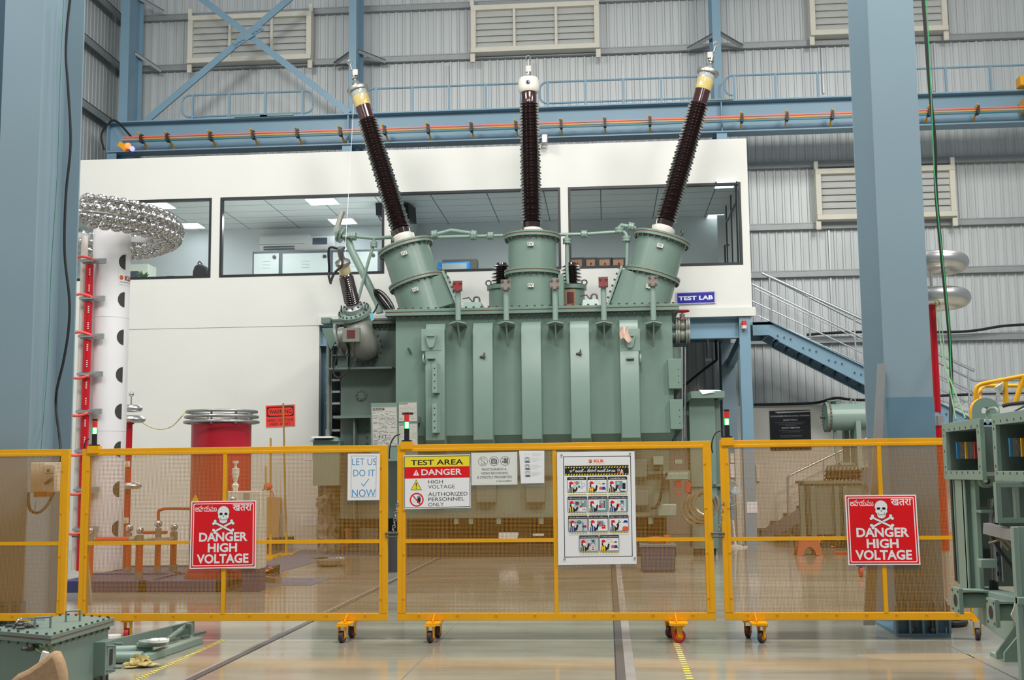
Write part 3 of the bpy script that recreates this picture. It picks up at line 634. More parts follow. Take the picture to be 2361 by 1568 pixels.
# TEST AREA board : local = crop pixels /6.745
a = Art([(931, 1050), (1084, 1047.5), (1085.5, 1171), (931.3, 1174)], 153, 124, YS, ART, .004)
a.rect(1, 2.5, 152, 122, BLK); a.rect(2.2, 4, 150.8, 120.6, WHT); a.rect(2.2, 4, 150.8, 27.5, YEL); a.rect(2.2, 27.5, 150.8, 54, RED)
a.text('TEST AREA', 16, 11, 137, 23.6, BLK, .02); a.text('DANGER', 40.5, 33, 133, 47, WHT, .02)
a.poly([(28.5, 33.5), (35.6, 47.3), (21.4, 47.3)], WHT); a.rect(27.8, 37.5, 29.3, 43, RED); a.ell(28.5, 45.2, .8, .8, RED, 8)
a.poly([(28.5, 56.3), (41.2, 81), (15.8, 81)], BLK); a.poly([(28.5, 58.2), (39.6, 80), (17.4, 80)], YEL); a.poly([(27, 64), (30, 64), (29.3, 73), (27.7, 73)], BLK); a.ell(28.5, 76.3, 1.3, 1.3, BLK, 10)
a.text('HIGH', 56, 58.5, 90, 66.6, BLK, .0); a.text('VOLTAGE', 56, 70, 117, 78, BLK, .0)
a.text('AUTHORIZED', 56, 86.5, 146, 95.4, BLK, .0); a.text('PERSONNEL', 56, 98.5, 139, 107, BLK, .0); a.text('ONLY', 56, 110.5, 91.5, 119, BLK, .0)
cx, cy = 29.5, 103
for r in (4.5, 7): a.line([(cx-9+r*.3+i, cy-1-6*sin(i*.6)+r) for i in range(6)], .5, LGR)
a.poly([(cx-1, cy+1), (cx+1.5, cy-1), (cx+2, cy-9), (cx+3.2, cy-9), (cx+3.7, cy-2), (cx+4.3, cy-10), (cx+5.5, cy-10), (cx+5.7, cy-2), (cx+6.8, cy-9.2), (cx+8, cy-9), (cx+7.6, cy-1.5), (cx+9, cy-6), (cx+10, cy-5.6), (cx+8.5, cy+5), (cx+5, cy+8.5), (cx+1.5, cy+7)], BLK)
a.line([(cx-10, cy-11), (cx+9.5, cy+11.5)], 2.6, RED); a.ring(cx, cy, 16, 3.1, RED)
a.done('warning_board', 'yellow, red and white TEST AREA DANGER board on the fence', 'sign')
# PHOTOGRAPHY notice
a = Art([(1086.5, 1044), (1192.5, 1042), (1193, 1117), (1087, 1119)], 106, 76, YS, [M('laminated_sheet', (224, 226, 220), .35)]+ART[1:], .002)
a.frame(3.5, 3, 102.5, 73, .35, LGR)
for i, cx in enumerate((27, 52.5, 78)):
    cy = 20.5; a.ring(cx, cy, 11, 1.1, GRY)
    if i == 0: a.rrect(cx-4, cy-6.8, cx+4.2, cy+7.2, 1, GRY); a.rect(cx-3.3, cy-5.4, cx+3.5, cy+5.6, WHT)
    if i == 1: a.rrect(cx-7, cy-4, cx+7, cy+6.2, 1.2, GRY); a.rect(cx-3, cy-6.4, cx+3, cy-3.6, GRY); a.ring(cx, cy+.8, 4, .8, WHT); a.ell(cx, cy+.8, 1.8, 1.8, WHT, 10)
    if i == 2: a.rect(cx-2.5, cy-1.5, cx+6.8, cy+5.8, GRY); a.ell(cx+.3, cy-4.4, 2.9, 2.9, GRY, 12); a.ell(cx+5.2, cy-4, 2.3, 2.3, GRY, 12); a.poly([(cx-7, cy-.5), (cx-2.5, cy+1.5), (cx-2.5, cy+3), (cx-7, cy+5)], GRY)
    a.line([(cx-7.4, cy-7.4), (cx+7.4, cy+7.4)], 1.1, GRY)
a.text('PHOTOGRAPHY &', 24.5, 37, 81, 42.6, GRY, .015); a.text('VIDEO RECORDING', 22, 46.2, 84.5, 51.6, GRY, .015); a.text('IS STRICTLY PROHIBITED', 13.5, 55.3, 93.5, 61, GRY, .015); a.text('BY MANAGEMENT', 58, 65.8, 93.5, 69.4, GRY, .01)
a.done('notice_sheet', 'white PHOTOGRAPHY & VIDEO RECORDING IS STRICTLY PROHIBITED notice', 'notice')
# paper with three portraits
a = Art([(1197, 1039), (1255, 1039), (1255, 1114), (1201, 1115)], 58, 76, YS-.002, ART, .001)
a.text('KLR', 11, 7.5, 24.5, 10.5, LGR, .02)
for y in (7, 9.4, 11.6): a.rect(27+(y-7)*.6, y, 53-(y-7), y+1, LGR)
for i, y in enumerate((15, 31.5, 47.5)):
    a.rect(11, y, 25, y+13.5, LGR); a.ell(18, y+4.8, 3.0, 3.8, GRY if i < 2 else LGR, 14); a.poly([(11.5, y+13.5), (13.5, y+9.4), (18, y+8), (22.5, y+9.4), (24.5, y+13.5)], GRY); a.ell(18, y+5.6, 2.2, 2.8, WHT, 12); a.rect(15.2, y+1.2, 20.8, y+3.2, GRY)
    for k in range(5): a.rect(27, y+2.2+k*2.1, 27+(18, 23, 25, 14, 15)[k], y+2.7+k*2.1, LGR)
a.done('paper_sheet', 'small white paper with three grey portrait photos pinned to the mesh', 'paper')
# ---------------------------------------------------------------- lock-out poster (local = 5.6x zoom pixels of the sheet)
q = [(1284, 1042.5), (1463, 1040.5), (1468, 1300), (1287, 1303)]
a = Art(q, 1004, 1456, YS, ART, .003)
# local x0 = 20 at left edge, y0 = 62 at the top edge of the zoom
ox, oy = 20, 64
R_ = lambda x0, y0, x1, y1, m: a.rect(x0-ox, y0-oy, x1-ox, y1-oy, m)
def Rr(x0, y0, x1, y1, r, m): a.rrect(x0-ox, y0-oy, x1-ox, y1-oy, r, m)
def El(cx, cy, rx, ry, m, n=18, a0=0, a1=360): a.ell(cx-ox, cy-oy, rx, ry, m, n, a0, a1)
def Po(pts, m): a.poly([(x-ox, y-oy) for x, y in pts], m)
def Li(pts, t, m): a.line([(x-ox, y-oy) for x, y in pts], t, m)
def Tx(s, x0, y0, x1, y1, m, b=.02): a.text(s, x0-ox, y0-oy, x1-ox, y1-oy, m, b)
a.frame(100-ox, 122-oy, 975-ox, 1426-oy, 9, BLK)
R_(418, 155, 640, 230, LGR); R_(420, 157, 638, 228, WHT); El(454, 186, 26, 22, ORG_, 18, 180, 360); El(452, 188, 24, 21, BLK, 18, 0, 180); Li([(430, 195), (452, 186), (476, 190)], 5, WHT); Tx('KLR', 497, 166, 630, 205, ORG_, .05); Tx('TRANSFORMERS', 432, 212, 630, 222, LGR, .0)
R_(118, 243, 944, 372, BLK)
for i in range(24):
    x = 122+i*35
    for y in (258, 350): Po([(x+10, y), (x+26, y), (x+16, y+18), (x, y+18)], YEL)
Tx('లాక్ అవుట్ -- ట్యాగ్ అవుట్ విధానం', 182, 288, 772, 336, WHT, .03)
Rr(796, 312, 832, 348, 4, RED); a.ring(814-ox, 304-oy, 15, 5, WHT); Po([(834, 350), (848, 296), (866, 304), (876, 340), (852, 350)], WHT); Li([(842, 344), (868, 316)], 6, RED); Li([(852, 348), (872, 328)], 5, RED)
titles = ['1 పరికరాలు సిద్ధం', '2 ఉద్యోగులకు సమాచారం ఇవ్వడం', '3 యంత్రాన్ని ఆపడం', '4 శక్తి వనరులను వేరు చేయడం', '5 లాక్ పరికరాలు పెట్టడం', '6 ట్యాగ్ పరికరాలు పెట్టడం', '7 నిల్వ ఉన్న శక్తిని విడుదల చేయడం', '8 వేరు చేసినది పరీక్షించడం', '9 నిర్వహణ / మరమ్మతు చేయడం', '10 లాక్ మరియు ట్యాగ్ తొలగించడం', '11 యంత్రాన్ని పునఃప్రారంభించడం']
cells = []
for r, (y, xs) in enumerate(((392, (148, 411, 672)), (644, (152, 415, 675)), (893, (156, 418, 680)), (1146, (294, 553)))):
    for x in xs: cells.append((x, y))
def worker(x, y, vest, hat=RED, arm=(100, 150)):
    El(x+47, y+116, 26, 26, BLK); El(x+58, y+112, 18, 22, WHT); El(x+46, y+86, 27, 28, hat, 14, 180, 360); R_(x+17, y+86, x+78, y+93, hat)
    Po([(x+10, y+200), (x+14, y+148), (x+30, y+130), (x+66, y+132), (x+84, y+158), (x+84, y+200)], BLK)
    Po([(x+12, y+200), (x+18, y+145), (x+34, y+134), (x+60, y+134), (x+72, y+152), (x+72, y+200)], vest)
    for s in (26, 54): Po([(x+s-3, y+136), (x+s+7, y+136), (x+s+9, y+200), (x+s+0, y+200)], YEL)
    if vest == ORG_: R_(x+14, y+160, x+72, y+172, YEL)
    ax, ay = arm; Li([(x+74, y+158), (x+96, y+186), (x+ax+10, y+ay)], 24, BLK); El(x+ax+10, y+ay-6, 12, 14, BLK)
for i, (x, y) in enumerate(cells):
    w = 250; Rr(x, y, x+w, y+202, 10, BLK); R_(x+5, y+40, x+w-5, y+198, WHT); Tx(titles[i], x+(26 if i < 3 else 8), y+12, x+w-(26 if i < 3 else 8), y+29, WHT, .01)
    if i in (3, 6, 9): R_(x+6, y+42, x+w-6, y+197, LGR)
    if i in (4, 5): R_(x+120, y+42, x+122, y+170, GRY); R_(x+222, y+42, x+w-6, y+197, LBL)
    if i == 0:
        Po([(x+92, y+54), (x+84, y+78), (x+91, y+76), (x+86, y+94), (x+102, y+70), (x+94, y+72), (x+100, y+54)], RED)
        for k in range(8): El(x+128+19*cos(k*.785), y+77+19*sin(k*.785), 5, 5, BLK, 8)
        a.ring(x+128-ox, y+77-oy, 18, 8, BLK); a.ring(x+174-ox, y+70-oy, 18, 3, BLK); a.ring(x+211-ox, y+103-oy, 22, 3, BLK); El(x+154, y+125, 14, 17, GRN); a.ring(x+190-ox, y+138-oy, 12, 4, NAV); R_(x+80, y+105, x+118, y+150, BLK); R_(x+83, y+109, x+115, y+148, WHT)
        for k in range(3): R_(x+88, y+116+k*9, x+110, y+119+k*9, (RED, GRY, GRY)[k])
    if i in (1, 10):
        El(x+125, y+72, 33, 21, BLK); El(x+125, y+72, 30, 18, WHT); Po([(x+98, y+82), (x+92, y+100), (x+112, y+88)], WHT)
        for dx, vest, hat in ((170, ORG_, YEL), (208, NAV, NAV)):
            Po([(x+dx-22, y+168), (x+dx-16, y+128), (x+dx+16, y+128), (x+dx+30, y+168)], vest); El(x+dx, y+108, 14, 18, WHT); El(x+dx, y+96, 17, 18, hat, 12, 180, 360); R_(x+dx-20, y+95, x+dx+17, y+99, hat)
    if i == 2: R_(x+98, y+56, x+190, y+158, GRY); R_(x+100, y+58, x+188, y+156, LBL); R_(x+118, y+70, x+150, y+100, LGR); Rr(x+190, y+82, x+228, y+165, 8, BLK); Li([(x+150, y+158), (x+158, y+190), (x+226, y+190)], 16, GRY); El(x+132, y+122, 12, 16, RED)
    if i == 3: R_(x+92, y+60, x+152, y+122, LBL); El(x+122, y+88, 22, 18, BLK); R_(x+90, y+82, x+154, y+94, RED); R_(x+168, y+52, x+238, y+138, LBL); El(x+198, y+70, 12, 11, WHT); Li([(x+168, y+128), (x+205, y+92)], 6, BLK); El(x+168, y+132, 15, 15, RED); R_(x+150, y+142, x+244, y+196, WHT); R_(x+182, y+172, x+244, y+176, BLK); Po([(x+190, y+170), (x+198, y+155), (x+206, y+168), (x+216, y+154), (x+232, y+170)], RED)
    if i == 4: R_(x+146, y+56, x+216, y+154, BLK); R_(x+148, y+58, x+206, y+150, LBL); El(x+178, y+80, 12, 12, WHT); R_(x+174, y+84, x+184, y+112, RED); Rr(x+136, y+112, x+168, y+150, 4, RED); R_(x+90, y+174, x+244, y+197, LBL)
    if i in (5, 9): R_(x+146, y+52, x+206, y+150, LBL); a.ring(x+142-ox, y+84-oy, 15, 5, WHT); Rr(x+108, y+98, x+142, y+138, 4, RED); El(x+178, y+74, 12, 12, BLK); Po([(x+150, y+196), (x+150, y+126), (x+176, y+102), (x+202, y+126), (x+202, y+196)], WHT); a.ring(x+176-ox, y+118-oy, 5, 2, BLK); R_(x+156, y+130, x+198, y+146, RED); R_(x+160, y+133, x+194, y+136, WHT); R_(x+160, y+140, x+194, y+143, WHT); R_(x+160, y+156, x+192, y+164, BLK); R_(x+158, y+174, x+196, y+186, BLK)
    if i == 6: R_(x+6, y+72, x+170, y+98, LBL); a.ring(x+142-ox, y+80-oy, 24, 8, BLK); El(x+142, y+80, 7, 7, BLK); Li([(x+168, y+84), (x+188, y+92), (x+192, y+197)], 26, LBL); R_(x+184, y+124, x+212, y+152, NAV); El(x+222, y+138, 16, 16, RED)
    if i == 7: R_(x+108, y+66, x+192, y+142, LBL); a.ring(x+144-ox, y+100-oy, 24, 7, RED); El(x+144, y+98, 8, 12, BLK); a.ring(x+190-ox, y+106-oy, 15, 5, GRY); Rr(x+168, y+122, x+216, y+170, 5, RED); R_(x+178, y+134, x+200, y+143, WHT); Li([(x+214, y+86), (x+224, y+76)], 3, RED); Li([(x+218, y+102), (x+232, y+98)], 3, RED)
    if i == 8: Li([(x+96, y+130), (x+130, y+86)], 14, BLK); a.ring(x+138-ox, y+78-oy, 17, 8, BLK); R_(x+138, y+58, x+156, y+78, WHT); Po([(x+168, y+197), (x+174, y+150), (x+202, y+138), (x+244, y+152), (x+244, y+197)], ORG_); El(x+206, y+112, 26, 32, WHT); El(x+212, y+92, 28, 30, NAV, 14, 180, 360); R_(x+176, y+90, x+240, y+97, NAV)
    worker(x+6, y, ORG_ if i in (1, 10) else NAV, arm=((108, 150) if i in (0, 3) else (102, 128)))
    R_(x+6, y+222, x+w+2, y+230, YEL)
    for k in range(6): R_(x+42+k*36, y+223, x+58+k*36, y+229, BLK)
for bx, by in ((80, 106), (964, 96), (103, 1443), (1000, 1450)): El(bx, by, 14, 14, GRY); El(bx, by, 7, 7, LGR)
a.done('safety_poster', 'large white lock-out procedure poster of worker drawings, topped by KLR', 'poster')
# ================================================================ MAIN TRANSFORMER
YT = 20.8; YU = 21.9
sT = S(YT); sU = S(YU)
tx0, tx1 = P(912, 880, YT).x, P(1553, 880, YT).x
zct = P(1230, 709, YT).z; zcb = P(1230, 721, YT).z; zch = P(1230, 1003, YT).z; ztb = P(1230, 1196, YT).z
YB_ = 23.35
t = T('power_transformer', 'large grey-green power transformer with three tall brown bushings', 'transformer', ((tx0+tx1)/2, 22, 0))
m = MB()
m.box(tx0, tx1, YT, YB_, zch, zcb-.02)
z2 = zch-.28
m.add([(tx0, YT, zch), (tx1, YT, zch), (tx1-.1, YT+.32, z2), (tx0+.1, YT+.32, z2), (tx0, YB_, zch), (tx1, YB_, zch), (tx1-.1, YB_, z2), (tx0+.1, YB_, z2)], [(0, 1, 2, 3), (1, 5, 6, 2), (0, 3, 7, 4), (4, 7, 6, 5)])
m.box(tx0+.1, tx1-.1, YT+.32, YB_, ztb, z2)
tank = m.build('tank', green, t, bevel=.01)
# welded seams on the tank face
m = MB()
for px in (1253,): x = P(px, 880, YT).x; m.box(x-.006, x+.006, YT-.006, YT, zch, zcb-.05)
m.build('weld_seam', green, tank)
# box stiffeners on the tank wall
for a, b in ((980, 1026), (1090, 1137), (1202, 1249), (1315, 1361), (1430, 1475)):
    xa, xb = P(a, 880, YT-.2).x, P(b, 880, YT-.2).x; z0, z1 = P(1230, 740, YT-.2).z, P(1230, 760, YT-.2).z; zl = P(1230, 1012, YT-.2).z; m = MB()
    poly = [V((xa, YT, z0)), V((xa, YT-.08, z0)), V((xa, YT-.2, z1)), V((xa, YT-.2, zl)), V((xa, YT-.0, zl-.17)), V((xa, YT+.2, zl-.17)), V((xa, YT+.01, zl+.1))]
    m.prism(poly, (xb-xa, 0, 0)); m.build('stiffener', green, t, bevel=.012)
# cover and bolted rim
xr_a, xr_b = P(888, 715, YT-.1).x, P(1566, 715, YT-.1).x
m = MB(); m.box(xr_a, xr_b, YT-.14, YB_+.1, zcb+.045, zct); m.build('cover', green, t, bevel=.006)
m = MB(); m.box(xr_a+.02, xr_b-.02, YT-.13, YB_+.1, zcb+.03, zcb+.045); m.build('gasket', rust, t)
m = MB(); m.box(xr_a, xr_b, YT-.14, YB_+.1, zcb-.02, zcb+.03)
m.build('rim_flange', green, t)
m = MB()
for i in range(38): x = xr_a+.1+(xr_b-xr_a-.2)*i/37; bolts_on(m, [(x, YT-.09, zcb-.02)], (0, 0, -1), .022, .05); bolts_on(m, [(x, YT-.09, zct)], (0, 0, 1), .022, .03)
m.build('rim_bolt', bolt, t)
# lower body details: stiffening bars, pads, feet
m = MB()
for z in (ztb+.02, ztb+.75): m.box(tx0+.05, tx1-.05, YT+.2, YT+.32, z, z+.06)
m.build('lower_band', greend, t)
for px, w, y0, y1 in ((1122, 46, 1112, 1158), (1235, 44, 1118, 1158), (1010, 44, 1110, 1156), (1352, 46, 1110, 1156), (1470, 44, 1060, 1100), (1475, 40, 1130, 1165)):
    a, b, c, e = R4(px-w/2, y0, px+w/2, y1, YT+.25); m = MB(); m.box(a, b, YT+.14, YT+.33, c, e); m.build('jacking_pad', greend, t, bevel=.01)
for px in (1052, 1086, 1150, 1248, 1400, 1500):
    a, b, c, e = R4(px-5, 1196, px+5, 1208, YT+.25); m = MB(); m.box(a, b, YT+.22, YT+.34, c, e+.03); m.build('skid_lug', green, t)
for x in (tx0+.7, tx0+2.2, tx1-2.0, tx1-.7):
    m = MB(); m.box(x-.18, x+.18, YT+.55, YB_-.2, 0, ztb); m.build('skid_beam', M('skid_shade_black', (34, 32, 30), .7), t)  # near-black colour stands in for the shade under the tank
m = MB(); m.box(tx0+.15, tx1-.15, YT+.75, YT+.85, 0.0, ztb); m.build('skid_shade_plate', MATS['skid_shade_black'], t)  # added full-width plate, near-black so the tank underside reads as shade
# radiator header posts standing before the rim
for px, pt, pl in ((1055, 648, red), (1166, 645, None), (1279, 643, None), (1391, 639, red), (1505, 636, None)):
    Yp = YT-.32; a, b, c, e = R4(px-11, pt, px+11, pt+24, Yp)
    pm = M('faded_red_flange', (126, 48, 50), .5, noise=.15) if px == 1391 else M('red_flange', (140, 38, 40), .45, noise=.1) if pl else M('grey_flange', (128, 118, 110), .5, noise=.15)
    m = MB(); m.box(a, b, Yp-.03, Yp, c, e).mat(1); bolts_on(m, [(x, Yp-.03, z) for x in (a+.03, b-.03) for z in (c+.03, e-.03)], (0, -1, 0), .024, .03)
    h = m.build('header_flange', [pm, bolt], t)
    xm = (a+b)/2; zl = P(px, 738, Yp).z
    m = MB(); m.cyl((xm, Yp+.06, zl), (xm, Yp+.06, c+.1), .05, n=16); m.cyl((xm, Yp, e-.1), (xm, Yp+.12, e-.1), .07); m.build('header_pipe', greenl, t)
    m = MB(); zw = P(px, 741, Yp).z
    m.prism([V((xm-.15, YT-.35, zw-.03)), V((xm, YT-.42, zw)), V((xm+.15, YT-.35, zw-.03)), V((xm+.13, YT, zw-.04)), V((xm-.13, YT, zw-.04))], (0, 0, -.02))
    m.prism([V((xm-.012, YT-.36, zw-.02)), V((xm-.012, YT, zw-.42)), V((xm-.012, YT, zw-.02))], (.024, 0, 0)); m.build('wing_bracket', greenl, t)
# ---------------------------------------------------------------- turrets and bushings
def turret(ct, cb, mid, tagt, rb=.455, rf=.535, Y=YU, box=0):
    top, bot = P(*ct, Y), P(*cb, Y); ax = (top-bot); L = ax.length; ax = ax.normalized(); zm = L*mid
    m = MB(); m.lathe(bot-ax*.25, ax, [(0, 0), (rb*1.02, 0), (rb*1.02, zm+.25-.04)], 48); m.lathe(bot, ax, [(rb, zm+.04), (rb, L-.04), (0, L-.04)], 48); tr = m.build('turret', green, t)
    for h in (zm, L-.02):
        m = MB(); m.lathe(bot, ax, [(rb*.98, h-.05), (rf, h-.05), (rf, h-.012), (rf*.985, h-.012)], 48); m.lathe(bot, ax, [(rf*.985, h+.012), (rf, h+.012), (rf, h+.045), (rb*.9, h+.045)], 48)
        m.mat(1); m.lathe(bot, ax, [(rf*.985, h-.012), (rf*.985, h+.012)], 48)
        m.mat(2); a_ = ax.orthogonal().normalized(); b_ = ax.cross(a_)
        for k in range(24): c = bot+ax*(h-.05)+(a_*cos(k*pi/12)+b_*sin(k*pi/12))*(rf-.03); m.cyl(c, c-ax*.035, .018, n=6)
        m.build('flange', [green, rust, bolt], tr)
    for f in (.33, .84):
        side = ax.cross(V((0, 1, 0))).normalized()
        c = bot+ax*L*f+V((0, -rb*1.03, 0)); m = MB(); w, h = side*.055, ax*.035
        m.prism([c-w-h, c+w-h, c+w+h, c-w+h], (0, -.04, 0)); pl = m.build('phase_tag', M('tag_metal', (206, 206, 196), .4), tr)
        d = MB(); vs, fs = textmesh(tagt, .02); d.add([c+V((0, -.0415, 0))+w*(2*u-1)*.7*(1 if w.x > 0 else -1)+h*(1-2*v)*.7 for u, v in vs], fs); d.build('tag_mark', black, tr, smooth=0)
    for k in (-1.9, -.7):
        c = bot+ax*(L+.03)+(a_*0+V((cos(k), sin(k), 0)))*rb*.98; m = MB(); m.torus(c, (1, .3, 0), .05, .012, 16, 6); m.build('lifting_eye', bolt, tr)
    if box:
        side = ax.cross(V((0, 1, 0))).normalized(); side = side*box*(1 if side.x > 0 else -1); m = MB()
        c0 = bot+ax*.02; c1 = bot+ax*(zm-.08)
        m.prism([c0+side*(rb*.6)-V((0, .36, 0)), c0+side*(rb+.16)-V((0, .36, 0)), c1+side*(rb+.1)-V((0, .36, 0)), c1+side*(rb*.6)-V((0, .36, 0))], (0, .7, 0))
        k = m.build('inspection_box', green, tr, bevel=.01)
        m = MB(); m.prism([c0+side*(rb+.17)-V((0, .42, 0))-ax*.04, c0+side*(rb+.21)-V((0, .42, 0))-ax*.04, c1+side*(rb+.15)-V((0, .42, 0))+ax*.05, c1+side*(rb+.11)-V((0, .42, 0))+ax*.05], (0, .82, 0)); m.mat(1)
        for i in range(7): bolts_on(m, [c0+(c1-c0)*i/6+side*(rb+.2-.06*i/6)-V((0, .38, 0))], side, .018, .05)
        m.build('inspection_plate', [greenl, bolt], tr)
    return top, ax, tr
def sheds(o, ax, L, r0, r1, n, rcore, alt=1.):
    pr = []; p = L/n
    for i in range(n):
        h = i*p; rr = r0+(r1-r0)*i/n; rr *= (1 if i % 2 == 0 else alt)
        pr += [(rcore, h), (rcore, h+p*.25), (rr*.96, h+p*.34), (rr, h+p*.40), (rr*.985, h+p*.47), (rcore*1.05, h+p*.80)]
    pr += [(rcore, L)]; return pr
def bushing(base, tip, ring, glassy, lab):
    """base/tip: pixels of sheds' lower and upper end"""
    b, e = P(*base, YU), P(*tip, YU); ax = (e-b).normalized(); L = (e-b).length
    m = MB(); m.lathe(b-ax*.12, ax, [(.16, 0), (.17, .12)], 32); m.lathe(b, ax, sheds(b, ax, L, .212, .196, 40, .142, .93), 40); k = m.build('bushing', porc, t)
    k['label'] = lab
    m = MB(); m.lathe(b-ax*.31, ax, [(.0, 0), (.2, 0), (.22, .03), (.22, .17), (.17, .2), (.15, .22)], 40); m.build('mounting_ring', greyw, k)
    m = MB(); m.lathe(b-ax*.42, ax, [(.0, 0), (.26, 0), (.26, .03), (.2, .05), (.2, .12), (0, .12)], 32)
    for q in range(12): a_ = ax.orthogonal().normalized(); b_ = ax.cross(a_); c = b-ax*.38+(a_*cos(q*pi/6)+b_*sin(q*pi/6))*.23; m.cyl(c, c+ax*.09, .018, n=6)
    m.build('mounting_flange', galv, k)
    m = MB(); m.lathe(e, ax, [(.142, 0), (.145, .22 if not glassy else .26), (.12, .28)], 32); m.build('neck', porcd, k)
    if glassy:
        h = .26; m = MB(); m.lathe(e+ax*h, ax, [(.15, 0), (.16, .03), (.165, .21), (.155, .22)], 32); m.build('oil_sight', M('amber_oil_glass', (206, 186, 120), .08, coat=1, noise=.15, nscale=12), k)
        h += .22; m = MB(); m.lathe(e+ax*h, ax, [(.155, 0), (.165, .06), (.165, .1)], 32); m.build('air_sight', M('empty_glass', (170, 176, 172), .06, coat=1), k)
        h += .1; m = MB(); m.lathe(e+ax*h, ax, [(.15, 0), (.205, .01), (.215, .05), (.205, .08), (.15, .1), (.09, .12), (.07, .2), (.045, .22), (.0, .22)], 36); m.build('head', M('cast_aluminium', (176, 176, 170), .35, metal=.8), k); h += .22
    else:
        h = .2; m = MB(); m.lathe(e+ax*h, ax, [(.11, 0), (.17, .005), (.2, .04), (.205, .1), (.205, .22), (.18, .29), (.12, .315), (.05, .32), (0, .32)], 40); m.build('corona_cap', M('ivory_enamel', (222, 220, 208), .3), k)
        m = MB(); c = e+ax*(h+.15)-V((0, .205, 0)); m.lathe(c+V((0, .02, 0)), (0, -1, 0), [(.035, 0), (.04, .03), (.03, .035), (0, .03)], 16); m.build('oil_gauge', M('gauge_glass', (70, 66, 66), .15), k); h += .3
    m = MB(); c = e+ax*h; m.cyl(c, c+ax*.16, .03); m.cyl(c+ax*.05, c+ax*.08, .06, n=6); m.box(c.x-.05, c.x+.05, c.y-.03, c.y+.03, (c+ax*.12).z, (c+ax*.24).z); m.cyl(c+ax*.24, c+ax*.36, .02)
    m.torus(c+ax*.4, (0, 1, .2), .045, .012, 16, 6); m.build('terminal', M('dull_aluminium', (150, 148, 144), .4, metal=.7), k)
    return b
t1, ax1, _ = turret((934, 569), (984, 730), .49, '1U', box=1)
t2, ax2, _ = turret((1227, 545), (1228, 728), .53, '1V', box=0)
t3, ax3, _ = turret((1527, 549), (1478, 730), .52, '1W', box=-1)
bushing((924, 529), (846, 274), 0, True, 'brown ribbed bushing leaning left')
bushing((1226, 514), (1220, 238), 0, False, 'upright brown ribbed bushing with ivory cap')
bushing((1535, 510), (1612, 238), 0, True, 'brown ribbed bushing leaning right')
# 1V inspection box (right side)
a, b, c, e = R4(1288, 636, 1300, 708, YU-.3); m = MB(); m.box(a, b, YU-.45, YU+.2, c, e); m.box(a-.12, a, YU-.38, YU+.15, c+.05, e-.05); m.build('inspection_box', green, t, bevel=.008)
# small low-voltage bushings behind the middle turret
for px, pv in ((1318, 640), (1158, 655)):
    Yv = 22.8; m = MB(); c = P(px, 706, Yv); m.lathe(c-V((0, 0, .3)), (0, 0, 1), [(0, 0), (.26, 0), (.26, .62), (.3, .62), (.3, .7), (0, .7)], 32); k = m.build('low_voltage_turret', green, t)
    m = MB(); zt_ = c.z+.4; m.lathe((c.x, c.y, zt_), (0, 0, 1), sheds(0, 0, .42, .23, .18, 6, .12), 28); m.lathe((c.x, c.y, zt_), (0, 0, 1), [(.12, .4), (.1, .46), (0, .46)], 20); m.build('bushing', porc, k)
    m = MB(); m.torus((c.x+.26, c.y-.1, zt_+.05), (0, 1, 0), .05, .014, 14, 6); m.torus((c.x-.26, c.y-.1, zt_+.05), (0, 1, 0), .05, .014, 14, 6); m.build('lifting_eye', bolt, k)
    if px == 1318:
        a, b, cc, e = R4(1303, 668, 1328, 706, Yv-.28); m = MB(); m.box(a, b, Yv-.31, Yv-.2, cc, e); m.build('window_frame', M('copper_brown_flange', (150, 116, 92), .5), k); m = MB(); m.box(a+.04, b-.04, Yv-.315, Yv-.25, cc+.05, e-.05); m.build('opening', M('dark_red_inside', (88, 30, 28), .6), k)
# blocks and hooks on the cover
for (x0, x1, y0) in ((1068, 1118, 700), (1340, 1386, 694)):
    a, b, c, e = R4(x0, y0, x1, 714, YT+.9); m = MB(); m.prism([V((a, YT+.6, c-.1)), V((b, YT+.6, c-.1)), V((b-.06, YT+.7, e)), V((a+.04, YT+.7, e))], (0, .6, 0)); m.build('cover_hatch', greenl, t)
    x = (a+b)/2; m = MB(); m.tube(cr([(x, YT+.8, e), (x+.02, YT+.8, e+.1), (x+.1, YT+.8, e+.1), (x+.12, YT+.8, e)]), .018, 8); m.tube([(x-.2, YT+.8, e+.08), (x-.08, YT+.8, e+.1), (x-.02, YT+.8, e+.02)], .012, 6); m.build('lifting_hook', bolt, t)
# oil pipework along the turret tops
def pipe(pts, r, Y=YU, name='oil_pipe', mat=greenl, flanges=()):
    m = MB(); m.tube([P(x, y, Y) for x, y in pts], r, 12)
    for (x, y, dx, dy) in flanges:
        c = P(x, y, Y); d = (P(x+dx, y+dy, Y)-c).normalized(); m.cyl(c-d*.045, c-d*.008, r*2.3, n=20); m.cyl(c+d*.008, c+d*.045, r*2.3, n=20); m.cyl(c-d*.008, c+d*.008, r*2.1, n=16)
        a_ = d.orthogonal().normalized(); b_ = d.cross(a_)
        for q in range(6): cc = c+(a_*cos(q*pi/3)+b_*sin(q*pi/3))*r*1.8; m.cyl(cc-d*.06, cc+d*.06, .012, n=6)
    return m.build(name, mat, t)
pipe([(790, 545), (815, 545), (862, 549), (905, 547)], .036, YU+.3, flanges=((815, 545, 5, 0),))
pipe([(995, 547), (1003, 541), (1040, 531), (1082, 537), (1093, 542)], .036, flanges=((1002, 541, 6, -1), (1092, 541, 5, 1)))
pipe([(997, 549), (1010, 547), (1092, 545), (1131, 544), (1160, 543)], .032, flanges=((1131, 544, 5, 0), (1092, 545, 5, 0)))
pipe([(1290, 541), (1347, 540), (1420, 535)], .032, flanges=((1347, 540, 5, 0),))
